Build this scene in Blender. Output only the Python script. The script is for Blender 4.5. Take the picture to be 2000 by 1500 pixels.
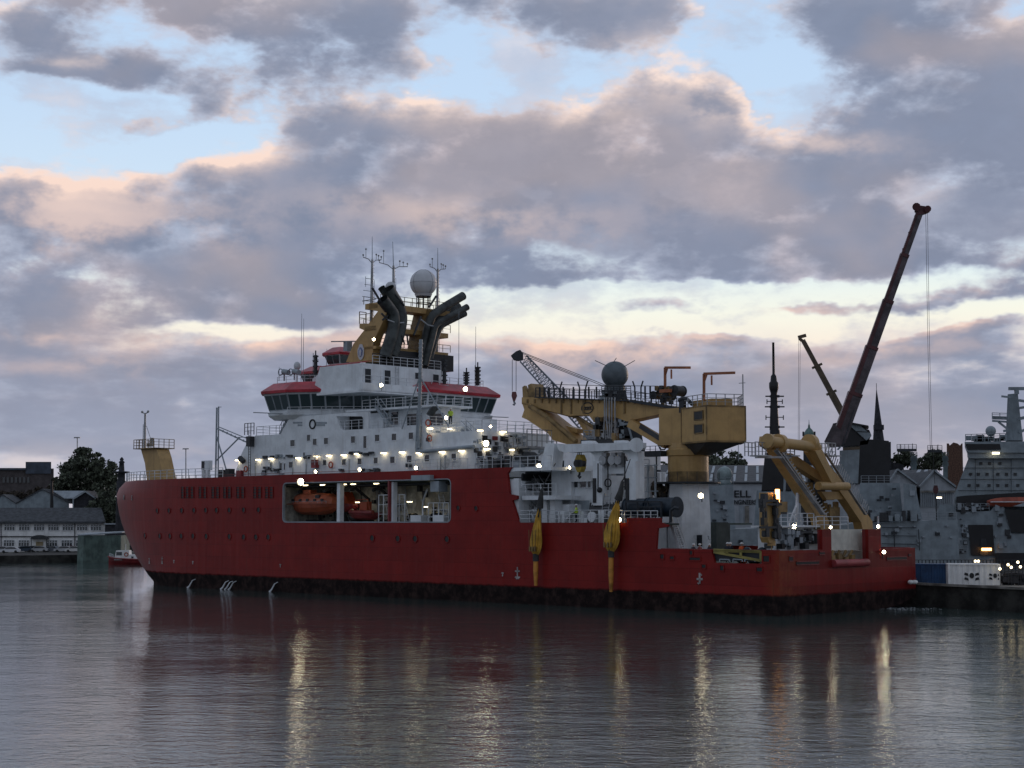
import bpy, bmesh, math, random
import numpy as np
from mathutils import Vector, Matrix
from mathutils.geometry import tessellate_polygon
random.seed(7)
# ------------------------------------------------------------------ scene, camera
for o in list(bpy.data.objects): bpy.data.objects.remove(o)
SC = bpy.context.scene
F = 3200.0; YH = 1018.0; CAMZ = 9.25
PITCH = math.atan((YH-750)/F); CP, SP = math.cos(PITCH), math.sin(PITCH)
cam = bpy.data.objects.new('camera', bpy.data.cameras.new('camera'))
SC.collection.objects.link(cam); SC.camera = cam
cam.location = (0, 0, CAMZ); cam.rotation_euler = (math.pi/2+PITCH, 0, 0)
cam.data.sensor_width = 36; cam.data.lens = F/2000*36
cam.data.clip_start = 0.5; cam.data.clip_end = 9000
SC.view_settings.view_transform = 'Standard'; SC.view_settings.look = 'None'
SC.view_settings.exposure = 0.18; SC.view_settings.gamma = 1.0

# ------------------------------------------------------------------ world: evening sky with broken cloud
class NT:
    def __init__(s, tree): s.t = tree
    def n(s, typ, **kw):
        nd = s.t.nodes.new(typ)
        for k, v in kw.items(): setattr(nd, k, v)
        return nd
    def plug(s, sock, v):
        if isinstance(v, bpy.types.NodeSocket): s.t.links.new(v, sock)
        elif v is not None: sock.default_value = v
    def m(s, op, a, b=None, c=None, clamp=False):
        nd = s.n('ShaderNodeMath', operation=op); nd.use_clamp = clamp
        for i, v in enumerate((a, b, c)):
            if v is not None: s.plug(nd.inputs[i], v)
        return nd.outputs[0]
    def mr(s, v, a, b, c=0.0, d=1.0, smooth=True):
        nd = s.n('ShaderNodeMapRange'); nd.clamp = True
        if smooth: nd.interpolation_type = 'SMOOTHSTEP'
        s.plug(nd.inputs[0], v)
        for i, x in enumerate((a, b, c, d)): s.plug(nd.inputs[i+1], x)
        return nd.outputs[0]
    def mix(s, f, a, b, typ='MIX'):
        nd = s.n('ShaderNodeMix'); nd.data_type = 'RGBA'; nd.blend_type = typ
        s.plug(nd.inputs[0], f); s.plug(nd.inputs[6], a); s.plug(nd.inputs[7], b)
        return nd.outputs[2]
    def comb(s, x, y, z=0.0):
        nd = s.n('ShaderNodeCombineXYZ')
        for i, v in enumerate((x, y, z)): s.plug(nd.inputs[i], v)
        return nd.outputs[0]
    def noise(s, vec, scale, detail=5, rough=0.55, dist=0.0, out=0):
        nd = s.n('ShaderNodeTexNoise'); s.plug(nd.inputs['Vector'], vec)
        nd.inputs['Scale'].default_value = scale; nd.inputs['Detail'].default_value = detail
        nd.inputs['Roughness'].default_value = rough; nd.inputs['Distortion'].default_value = dist
        return nd.outputs[out]
    def ramp(s, f, stops):
        nd = s.n('ShaderNodeValToRGB'); s.plug(nd.inputs[0], f)
        el = nd.color_ramp.elements
        el[0].position, el[0].color = stops[0][0], (*stops[0][1], 1)
        el[1].position, el[1].color = stops[-1][0], (*stops[-1][1], 1)
        for p, c in stops[1:-1]:
            e = el.new(p); e.color = (*c, 1)
        return nd.outputs[0]
def lin(r, g, b):
    f = lambda c: (c/255/12.92) if c/255 <= .04045 else ((c/255+.055)/1.055)**2.4
    return (f(r), f(g), f(b))
def lin4(*c): return (*lin(*c), 1)

def sky_picture(Wd=1400, Hd=700, X0=-1.15, X1=1.15, Y0=-.03, Y1=1.12, seed=5):
    """evening sky computed on a grid of azimuth x elevation: cloud density, then light marched through it"""
    rs = np.random.RandomState(seed)
    G = rs.rand(8, 256, 256, 2)*2-1; G /= np.linalg.norm(G, axis=-1, keepdims=True)+1e-6
    def perlin(x, y, k):
        xi, yi = np.floor(x).astype(int), np.floor(y).astype(int); fx, fy = x-xi, y-yi
        sx, sy = fx*fx*fx*(fx*(fx*6-15)+10), fy*fy*fy*(fy*(fy*6-15)+10); g = G[k % 8]
        def d(i, j):
            v = g[(yi+j) & 255, (xi+i) & 255]; return v[..., 0]*(fx-i)+v[..., 1]*(fy-j)
        a = d(0, 0)+(d(1, 0)-d(0, 0))*sx; b = d(0, 1)+(d(1, 1)-d(0, 1))*sx; return (a+(b-a)*sy)*1.5
    def fbm(x, y, sc, octv=5, gain=.5, k=0, billow=False):
        t, a, n = 0, 1, 0
        for o in range(octv):
            p = perlin(x*sc+o*17.3, y*sc+o*9.1, k+o); p = (np.abs(p)*2-.45) if billow else p; t = t+a*p; n += a; a *= gain; sc *= 2.03
        return t/n
    ss = lambda v, a, b: (lambda t: t*t*(3-2*t))(np.clip((v-a)/(b-a), 0, 1))
    X, Y = np.meshgrid(np.linspace(X0, X1, Wd), np.linspace(Y0, Y1, Hd))
    wx = fbm(X, Y*2, 2.6, 6, .6, 1); wy = fbm(X+5, Y*2, 2.6, 6, .6, 2)
    x, y = X+.15*wx, Y+.06*wy
    B = lambda cx, cy, rx, ry: np.exp(-((x-cx)/rx)**2-((y-cy)/ry)**2)
    P = lambda u, v, ru, rv: B((u-1000)/1000, (1018-v)/1000, ru/1000, rv/1000)
    D = np.full_like(X, -.10)
    for u, v, ru, rv, w in BANKS: D += w*P(u, v, ru, rv)
    D = np.clip(D*.84, -.46, .86)
    sq = 1.0
    lo = ss(-Y, -.50, -.25)
    nA = .85*fbm(X, Y*2.1, 3.6, 7, .60, 3)+.16*fbm(X, Y*1.7, 9, 5, .5, 4, True)
    nB = .80*fbm(X, Y*3.4, 4.6, 7, .58, 3)+.25*fbm(X, Y*3.4, 8, 5, .5, 4, True)
    n = nA*(1-lo)+nB*lo*.55
    D = D+n*1.75
    fill = P(1190, 440, 260, 65)+P(1450, 370, 210, 60)+P(1930, 450, 200, 60)+P(950, 330, 200, 60)+P(420, 540, 260, 50)
    D = np.maximum(D, .92*np.clip(fill*1.5, 0, 1)+.35*n-.05)
    soft = fbm(X+2, Y, 2.2, 2, .5, 7)
    alpha = ss(D, -.10, .66+.35*soft)
    veil = .55*ss(fbm(X+11, Y*2.2, 3.4, 7, .6, 2), -.06, .34); alpha = np.maximum(alpha, veil)
    T = ss(D, .15, 1.0)                    # optical thickness
    # march towards the light, which stands low on the upper right
    occ = 0; dx, dy = .55, .85; px, py = (X1-X0)/Wd, (Y1-Y0)/Hd
    for i, st in enumerate((.010, .024, .044, .07, .105, .15)):
        sh = np.roll(np.roll(T, -int(dx*st/px), 1), -int(dy*st/py), 0); occ = occ+sh*(.30, .26, .20, .16, .12, .10)[i]
    light = np.exp(-occ*3.4)
    side = ss(fbm(X+6, Y*1.3, 1.9, 3, .5, 5), -.25, .25)
    light = light*(.30+.70*ss(alpha, .25, .9))*(.22+.95*side)
    # curves of colour, in display values
    def L(*c): c = np.array(c)/255.; return np.where(c <= .04045, c/12.92, ((c+.055)/1.055)**2.4)
    def ramp(f, stops):
        out = np.zeros(f.shape+(3,)); ps = [s for s, _ in stops]; cs = np.array([L(*c) for _, c in stops])
        for i in range(3): out[..., i] = np.interp(f, ps, cs[:, i])
        return out
    clear = ramp(Y, [(0, (190, 188, 198)), (.10, (200, 196, 204)), (.22, (216, 206, 206)), (.32, (240, 224, 208)), (.40, (236, 236, 222)), (.48, (216, 230, 232)), (.60, (198, 217, 234)), (.8, (186, 209, 234)), (1.1, (176, 202, 232))])
    m = fbm(X+3, Y*1.7, 2.1, 4, .5, 6); m2 = fbm(X+8, Y*1.6*sq, 5.5, 6, .6, 0)
    mauve = ss(m, -.05, .40)[..., None]
    thin = L(168, 178, 199)*(1-mauve)+L(192, 182, 189)*mauve
    dense = L(122, 133, 156)*(1-mauve)+L(146, 144, 156)*mauve
    k = (ss(D+.55*m2, .12, 1.0))[..., None]
    body = thin*(1-k)+dense*k
    lowm = ss(-Y, -.38, -.10)[..., None]
    body = body*(1-.62*lowm)+L(158, 161, 178)*.62*lowm
    pink = ramp(Y, [(0, (214, 196, 194)), (.25, (240, 205, 186)), (.5, (242, 210, 194)), (.8, (243, 218, 204)), (1.1, (226, 214, 214))])
    body = body*(1+.12*m2[..., None])
    glow = 0
    for u, v, ru, rv, w in GLOW: glow = glow+w*P(u, v, ru, rv)
    glow = np.clip(glow, 0, 1)*(.55+.45*np.exp(-occ*1.2))*ss(m2+.35*fbm(X+4, Y*1.6, 7, 5, .6, 3), -.35, .25)
    lf = np.clip(light*1.15+glow*.85, 0, .93)[..., None]
    warm = (1-.30*lowm)
    cloud = body*(1-lf*warm)+pink*lf*warm
    a = alpha[..., None]
    col = clear*(1-a)+cloud*a
    # warm haze band above the far bank
    hz = (ss(-Y, -.17, -.09)*ss(fbm(X+1, Y*3, 3.2, 5, .55, 5), -.05, .25))[..., None]
    col = col*(1-.45*hz)+L(208, 194, 192)*.45*hz
    return np.clip(col, 0, 1.2)
# cloud banks: centre u v, radii, weight (picture thousandths: azimuth and elevation), negative = clear gap
BANKS = [(560,90,200,100,1.35),(700,130,120,60,.6),(430,60,70,80,.5),(690,70,110,90,.7),(250,30,150,45,1.0),(40,60,130,60,.9),(1080,30,250,60,1.2),(1240,60,110,45,.7),(1800,90,230,130,1.2),(1900,220,220,120,1.1),(1600,30,90,60,.5),
 (640,255,150,50,.9),(820,230,160,70,.9),(960,300,230,90,.9),(1240,180,150,70,.9),(1330,230,140,90,.9),(1150,350,450,90,1.0),(1620,390,420,80,1.3),(1950,430,320,130,1.5),(1350,470,460,75,1.35),(900,430,350,75,1.15),
 (160,178,170,34,1.35),(380,240,70,32,1.15),(280,265,60,22,.9),(30,90,80,50,.5),(40,380,140,70,.8),(180,430,220,60,.8),(430,390,150,65,1.1),(500,350,120,30,.6),(300,480,420,70,1.0),(300,570,480,70,1.1),(120,620,420,50,.8),(640,520,330,60,.9),(1000,520,320,40,.8),(1500,530,420,35,.8),(1900,510,220,45,.7),
 (1280,602,140,17,1.35),(1200,625,70,10,.5),(1640,592,120,11,1.2),(1850,604,240,17,1.45),(1960,580,60,10,.6),(1390,664,70,12,1.0),(1900,665,140,11,1.1),(1180,690,200,25,.5),(760,640,130,22,.5),(620,640,60,22,.3),
 (300,740,500,80,.95),(200,840,700,50,1.0),(1500,880,1000,60,1.1),(40,680,170,25,.6),(1300,760,900,80,1.1),(900,840,1500,70,1.0),(1750,700,300,30,.7),(700,700,250,35,.7),(1000,700,160,20,.3),
 (200,240,160,40,-.7),(380,130,60,60,-.5),(250,310,160,28,-.6),(430,190,40,60,-.4),(960,90,50,70,-.45),(1000,200,60,40,-.5),(1500,180,50,100,-.9),(1390,60,80,50,-.7),(1620,285,90,22,-.7),(860,50,50,60,-.5),(700,165,80,25,-.4),
 (1500,585,430,26,-1.15),(1700,640,330,24,-.9),(1050,600,190,30,-.7),(980,640,220,22,-.5),(440,650,150,16,-.95),(620,655,120,14,-.5),(1250,650,160,14,-.6),(30,270,90,25,-.6)]
# where the low light reaches the cloud tops
GLOW = [(130,385,230,75,.8),(440,322,170,34,.85),(250,450,220,45,.5),(60,480,120,40,.4),(820,170,110,50,.75),(1290,120,160,55,.95),(1420,190,80,65,.95),(1010,92,70,24,.9),(700,200,40,18,.8),(900,415,300,34,.55),(1650,312,90,18,.6),(540,680,230,24,.95),(1180,700,330,28,.8),
 (1300,592,110,12,.7),(980,460,220,28,.4),(1600,598,90,9,.7),(1850,655,140,14,.6),(80,662,80,12,.6),(160,725,200,18,.45),(1160,230,110,50,.4),(1750,700,200,16,.4),(120,160,70,14,.5)]
SUN_AZ, SUN_EL = 38.0, 5.0        # degrees to the right of the view axis, above the horizon
def build_world():
    w = bpy.data.worlds.new('World'); SC.world = w; w.use_nodes = True
    t = w.node_tree; t.nodes.clear(); N = NT(t)
    tc = N.n('ShaderNodeTexCoord'); sp = N.n('ShaderNodeSeparateXYZ'); N.plug(sp.inputs[0], tc.outputs['Generated'])
    dx, dy, dz = sp.outputs
    az = N.m('ARCTAN2', dx, dy); el = N.m('ARCSINE', dz)
    X = N.m('MULTIPLY', az, 3.2); Yv = N.m('MULTIPLY', el, 3.2)
    # the computed evening sky covers the part towards the dock; broken grey cloud fills the rest
    arr = sky_picture(); h_, w_ = arr.shape[:2]
    img = bpy.data.images.new('evening_sky', w_, h_, alpha=False, float_buffer=True); img.colorspace_settings.name = 'Non-Color'
    img.pixels.foreach_set(np.concatenate([arr, np.ones((h_, w_, 1))], -1).astype(np.float32).ravel()); img.update(); img.pack()
    uv = N.comb(N.m('MULTIPLY', N.m('ADD', X, 1.15), 1/2.3), N.m('MULTIPLY', N.m('ADD', Yv, .03), 1/1.15), 0)
    it = N.n('ShaderNodeTexImage'); it.image = img; it.extension = 'EXTEND'; it.interpolation = 'Linear'; N.plug(it.inputs[0], uv)
    sky = N.n('ShaderNodeTexSky', sky_type='NISHITA'); sky.sun_disc = False
    sky.sun_elevation = math.radians(SUN_EL); sky.sun_rotation = math.radians(SUN_AZ)
    ns = N.n('ShaderNodeVectorMath', operation='SCALE'); N.plug(ns.inputs[0], sky.outputs[0]); ns.inputs['Scale'].default_value = .10
    st = N.n('ShaderNodeMapping'); st.inputs['Scale'].default_value = (1, 1, 2.2); N.plug(st.inputs[0], tc.outputs['Generated'])
    cn = N.mr(N.noise(st.outputs[0], 3.0, 4, .55), .38, .60)
    far = N.mix(cn, N.mix(.35, lin4(178, 196, 222), ns.outputs[0]), N.mix(N.mr(dz, 0, .7), lin4(160, 154, 166), lin4(132, 138, 156)))
    edge = N.m('MAXIMUM', N.mr(N.m('ABSOLUTE', X), .98, 1.14), N.mr(Yv, 1.0, 1.11))
    col = N.mix(edge, it.outputs[0], far)
    # the sky behind the camera and overhead is duller
    back = N.m('MAXIMUM', N.mr(dy, .55, -.3), N.mr(dz, .36, .75))
    col = N.mix(N.m('MULTIPLY', back, .55), col, (.26, .29, .35, 1))
    bg = N.n('ShaderNodeBackground'); N.plug(bg.inputs[0], col); bg.inputs[1].default_value = 1.0
    out = N.n('ShaderNodeOutputWorld'); t.links.new(bg.outputs[0], out.inputs[0])
build_world()
sd = bpy.data.lights.new('sun', 'SUN'); sd.energy = .5; sd.angle = math.radians(14); sd.color = (1, .78, .66)
so = bpy.data.objects.new('sun', sd); SC.collection.objects.link(so)
a_, e_ = math.radians(SUN_AZ), math.radians(SUN_EL+3)
so.rotation_euler = Vector((math.sin(a_)*math.cos(e_), math.cos(a_)*math.cos(e_), math.sin(e_))).to_track_quat('Z', 'Y').to_euler()

# ------------------------------------------------------------------ measuring helpers
C0 = Vector((0, 0, CAMZ)); FW = Vector((0, CP, SP)); UP = Vector((0, -SP, CP))
def ray(u, v): return Vector((1, 0, 0))*((u-1000)/F)+FW+UP*((750-v)/F)
HEAD = math.atan((1000+2300)/(F/CP))
HV = Vector((-math.sin(HEAD), math.cos(HEAD), 0)); NV = Vector((math.cos(HEAD), math.sin(HEAD), 0))
_r = ray(1522, 1120); ORG = Vector((_r.x/_r.y*154, 154, 0))
# ship coordinates (s forward from the stern, t from port side to starboard, z up)
def T(u, v, t):
    r = ray(u, v); k = ((ORG+NV*t-C0).dot(NV))/r.dot(NV); P = C0+r*k-ORG; return (P.dot(HV), t, P.z)
def S(u, v, s):
    r = ray(u, v); k = ((ORG+HV*s-C0).dot(HV))/r.dot(HV); P = C0+r*k-ORG; return (s, P.dot(NV), P.z)
def Z(u, v, z):
    r = ray(u, v); k = (z-CAMZ)/r.z; P = C0+r*k-ORG; return (P.dot(HV), P.dot(NV), z)
def W(u, v, y):
    r = ray(u, v); k = y/r.y; P = C0+r*k; return (P.x, P.y, P.z)
def proj(p):
    d = Vector(p)-C0; k = d.dot(FW); return (1000+F*d.x/k, 750-F*d.dot(UP)/k)
def ship2w(p): return ORG+HV*p[0]+NV*p[1]+Vector((0, 0, p[2]))

# ------------------------------------------------------------------ objects
COL = SC.collection
class Frame:
    def __init__(s, ship=False, org=(0, 0, 0)): s.ship, s.o = ship, Vector(org)
    def conv(s, p):
        q = Vector(p)-s.o
        return Vector((q.x, -q.y, q.z)) if s.ship else q
    def place(s, e):
        if s.ship:
            e.location = ship2w(s.o); e.rotation_euler = (0, 0, HEAD+math.pi/2)
        else: e.location = s.o
def thing(name, label, cat, org=(0, 0, 0), ship=False, group=None):
    e = bpy.data.objects.new(name, None); COL.objects.link(e); e.empty_display_size = .5
    e['label'] = label; e['category'] = cat
    if group: e['group'] = group
    fr = Frame(ship, org); fr.place(e); e_fr[e.name] = fr
    return e
e_fr = {}
def copy_tree(o, loc, rz, label):
    c = o.copy(); COL.objects.link(c); c.location = loc; c.rotation_euler = (0, 0, rz); c['label'] = label
    for ch in list(o.children):
        k = ch.copy(); COL.objects.link(k); k.parent = c
        for g in list(ch.children):
            m = g.copy(); COL.objects.link(m); m.parent = k
    return c
class MB:
    def __init__(s): s.v, s.f, s.m, s.sm, s.cur, s.marks = [], [], [], [], 0, []
    def add(s, vs, fs, smooth=False):
        b = len(s.v); s.v += [tuple(x) for x in vs]
        for f in fs: s.f.append([i+b for i in f]); s.m.append(s.cur); s.sm.append(smooth)
        return s
    def use(s, i): s.cur = i; return s
    def prism(s, poly, off, holes=()):
        """poly: 3-D points in one plane, extruded by the vector off; holes allowed"""
        off = Vector(off); loops = [[Vector(p) for p in poly]]+[[Vector(p) for p in h] for h in holes]
        flat = [p for l in loops for p in l]; n = len(flat)
        tris = tessellate_polygon(loops)
        fs = [list(t) for t in tris]+[[i+n for i in reversed(t)] for t in tris]
        b = 0
        for l in loops:
            k = len(l)
            for i in range(k): j = (i+1) % k; fs.append([b+i, b+j, b+j+n, b+i+n])
            b += k
        return s.add(flat+[p+off for p in flat], fs)
    def box(s, a, b):
        (x0, y0, z0), (x1, y1, z1) = a, b
        vs = [(x, y, z) for z in (z0, z1) for y in (y0, y1) for x in (x0, x1)]
        return s.add(vs, [(0, 2, 3, 1), (4, 5, 7, 6), (0, 1, 5, 4), (2, 6, 7, 3), (0, 4, 6, 2), (1, 3, 7, 5)])
    def bar(s, p, q, w, h=None, up=(0, 0, 1)):
        h = h or w; p, q = Vector(p), Vector(q); d = (q-p).normalized(); up = Vector(up)
        if abs(d.dot(up)) > .98: up = Vector((1, 0, 0))
        a = d.cross(up).normalized()*w/2; b = a.cross(d).normalized()*h/2
        vs = [p-a-b, p+a-b, p+a+b, p-a+b, q-a-b, q+a-b, q+a+b, q-a+b]
        return s.add(vs, [(3, 2, 1, 0), (4, 5, 6, 7), (0, 1, 5, 4), (1, 2, 6, 5), (2, 3, 7, 6), (3, 0, 4, 7)])
    def tube(s, pts, r, n=6, cap=True):
        pts = [Vector(p) for p in pts]; rs = r if isinstance(r, (list, tuple)) else [r]*len(pts)
        vs, fs = [], []; prev = None
        for i, p in enumerate(pts):
            d = (pts[min(i+1, len(pts)-1)]-pts[max(i-1, 0)]).normalized()
            if prev is None:
                a = d.cross(Vector((0, 0, 1))) if abs(d.z) < .9 else d.cross(Vector((1, 0, 0)))
            else: a = prev-d*prev.dot(d)
            a.normalize(); b = d.cross(a); prev = a
            for k in range(n):
                an = 2*math.pi*k/n; vs.append(p+(a*math.cos(an)+b*math.sin(an))*rs[i])
        for i in range(len(pts)-1):
            for k in range(n):
                j = (k+1) % n; fs.append((i*n+k, i*n+j, (i+1)*n+j, (i+1)*n+k))
        s.add(vs, fs, n > 6)
        if cap: s.add(vs[:n], [list(range(n))[::-1]]); s.add(vs[-n:], [list(range(n))])
        return s
    def ball(s, c, r, nu=16, nv=10, sq=(1, 1, 1), z0=-1.0):
        c = Vector(c); vs, fs = [], []
        for j in range(nv+1):
            zz = z0+(1-z0)*j/nv; ph = math.asin(max(-1, min(1, -math.cos(math.pi*j/nv)))) if z0 == -1 else math.asin(zz)
            for i in range(nu):
                an = 2*math.pi*i/nu
                vs.append(c+Vector((math.cos(an)*math.cos(ph)*r*sq[0], math.sin(an)*math.cos(ph)*r*sq[1], math.sin(ph)*r*sq[2])))
        for j in range(nv):
            for i in range(nu): k = (i+1) % nu; fs.append((j*nu+i, j*nu+k, (j+1)*nu+k, (j+1)*nu+i))
        return s.add(vs, fs, True)
    def lathe(s, c, prof, n=20, smooth=True):
        c = Vector(c); vs, fs = [], []
        for r, z in prof:
            for i in range(n): an = 2*math.pi*i/n; vs.append(c+Vector((r*math.cos(an), r*math.sin(an), z)))
        for j in range(len(prof)-1):
            for i in range(n): k = (i+1) % n; fs.append((j*n+i, j*n+k, (j+1)*n+k, (j+1)*n+i))
        s.add(vs, fs, smooth); s.add(vs[:n], [list(range(n))[::-1]]); s.add(vs[-n:], [list(range(n))]); return s
    def rail(s, pts, h=1.1, gap=1.6, r=.027, rows=3):
        s.marks.append(len(s.f))
        pts = [Vector(p) for p in pts]
        for i in range(len(pts)-1):
            a, b = pts[i], pts[i+1]; n = max(1, round((b-a).length/gap))
            for k in range(n+(1 if i == len(pts)-2 else 0)):
                q = a.lerp(b, k/n); s.bar(q, q+Vector((0, 0, h)), r*2)
            for j in range(rows):
                z = Vector((0, 0, h*(j+1)/rows)); s.bar(a+z, b+z, r*(2 if j == rows-1 else 1.4))
        return s
    def ring(s, c, R, r, axis='t', n=16):
        c = Vector(c); pts = []
        for i in range(n+1):
            a = 2*math.pi*i/n; x, y = R*math.cos(a), R*math.sin(a)
            pts.append(c+(Vector((x, 0, y)) if axis == 't' else Vector((0, x, y)) if axis == 's' else Vector((x, y, 0))))
        return s.tube(pts, r, 6, False)
    def ladder(s, a, b, w=.5, side=(1, 0, 0), step=.35, r=.03):
        a, b, sd_ = Vector(a), Vector(b), Vector(side).normalized()*w/2
        s.bar(a-sd_, b-sd_, r*2); s.bar(a+sd_, b+sd_, r*2)
        n = max(2, int((b-a).length/step))
        for i in range(1, n): q = a.lerp(b, i/n); s.bar(q-sd_, q+sd_, r*1.5)
        return s
    def parts(s, name, mats, parent, loose=True):
        """every separate piece becomes a part of its own"""
        grp = []
        if loose:
            par = list(range(len(s.v)))
            def find(a):
                while par[a] != a: par[a] = par[par[a]]; a = par[a]
                return a
            for f in s.f:
                for i in f[1:]: par[find(i)] = find(f[0])
            d = {}
            for k, f in enumerate(s.f): d.setdefault(find(f[0]), []).append(k)
            grp = list(d.values())
        else:
            cuts = [0]+[x for x in s.marks if x > 0]+[len(s.f)]; grp = [list(range(a, b)) for a, b in zip(cuts, cuts[1:]) if b > a]
        for g in grp:
            q = MB(); mp = {}
            for k in g:
                for i in s.f[k]:
                    if i not in mp: mp[i] = len(q.v); q.v.append(s.v[i])
                q.f.append([mp[i] for i in s.f[k]]); q.m.append(s.m[k]); q.sm.append(s.sm[k])
            q.build(name, mats, parent)
    def build(s, name, mats, parent=None, label=None, kind=None, root=None, bevel=0):
        mats = mats if isinstance(mats, (list, tuple)) else [mats]
        r = root or parent
        while r is not None and r.parent is not None: r = r.parent
        fr = e_fr.get(r.name, Frame()) if r else Frame()
        me = bpy.data.meshes.new(name)
        me.from_pydata([fr.conv(p) for p in s.v], [], s.f)
        for mt in mats: me.materials.append(mt)
        me.polygons.foreach_set('material_index', s.m); me.polygons.foreach_set('use_smooth', s.sm)
        me.validate(); bm = bmesh.new(); bm.from_mesh(me)
        bmesh.ops.recalc_face_normals(bm, faces=bm.faces); bm.to_mesh(me); bm.free()
        o = bpy.data.objects.new(name, me); COL.objects.link(o)
        if parent: o.parent = parent
        if label: o['label'] = label
        if kind: o['kind'] = kind
        if bevel:
            b = o.modifiers.new('bevel', 'BEVEL'); b.width = bevel; b.segments = 2; b.limit_method = 'ANGLE'
        return o
def solo(mb, name, mats, label, cat, org=(0, 0, 0), ship=False, group=None):
    """a thing that is one mesh"""
    fr = Frame(ship, org); mb2 = mb
    tmp = thing(name+'_tmp', label, cat, org, ship)
    o = mb2.build(name, mats, tmp); o.parent = None
    fr.place(o); o['label'] = label; o['category'] = cat
    if group: o['group'] = group
    bpy.data.objects.remove(tmp); return o
def curve_text(txt, size, depth, mat, name, parent, loc, rot, label=None):
    c = bpy.data.curves.new(name, 'FONT'); c.body = txt; c.size = size; c.extrude = depth; c.align_x = 'LEFT'
    c.offset = size*.018
    o = bpy.data.objects.new(name, c); COL.objects.link(o)
    dg = bpy.context.evaluated_depsgraph_get(); me = bpy.data.meshes.new_from_object(o.evaluated_get(dg))
    bpy.data.objects.remove(o)
    o = bpy.data.objects.new(name, me); COL.objects.link(o); me.materials.clear(); me.materials.append(mat)
    o.parent = parent; o.location = loc; o.rotation_euler = rot
    return o

# ------------------------------------------------------------------ materials
def pmat(name, col, rough=.5, metal=0, var=.18, vscale=.7, bump=.0, bscale=8, spec=.4, emit=None, es=0, dirt=None, streak=0):
    m = bpy.data.materials.new(name); m.use_nodes = True; t = m.node_tree; N = NT(t)
    b = t.nodes['Principled BSDF']; b.inputs['Roughness'].default_value = rough; b.inputs['Metallic'].default_value = metal
    b.inputs['Specular IOR Level'].default_value = spec
    tc = N.n('ShaderNodeTexCoord'); o = tc.outputs['Object']
    if emit:
        b.inputs['Emission Color'].default_value = (*emit, 1); b.inputs['Emission Strength'].default_value = es
    c = (*col, 1)
    nz = N.noise(o, vscale, 6, .6)
    dark = (*[x*(1-var*1.6) for x in col], 1); lite = (*[min(1, x*(1+var)) for x in col], 1)
    base = N.mix(N.mr(nz, .35, .65), dark, lite)
    if streak:
        mp = N.n('ShaderNodeMapping'); mp.inputs['Scale'].default_value = (2.2, 2.2, .12); N.plug(mp.inputs[0], o)
        sk = N.mr(N.noise(mp.outputs[0], 1.5, 5, .65), .52, .72)
        base = N.mix(N.m('MULTIPLY', sk, streak), base, (*(dirt or (.12, .07, .04)), 1))
    N.plug(b.inputs['Base Color'], base)
    if bump:
        bp = N.n('ShaderNodeBump'); bp.inputs['Strength'].default_value = bump; bp.inputs['Distance'].default_value = .1
        N.plug(bp.inputs['Height'], N.noise(o, bscale, 4, .6)); t.links.new(bp.outputs[0], b.inputs['Normal'])
    return m
def glow(name, col, st):
    m = bpy.data.materials.new(name); m.use_nodes = True; b = m.node_tree.nodes['Principled BSDF']
    b.inputs['Base Color'].default_value = (*col, 1); b.inputs['Emission Color'].default_value = (*col, 1); b.inputs['Emission Strength'].default_value = st
    return m
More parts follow.
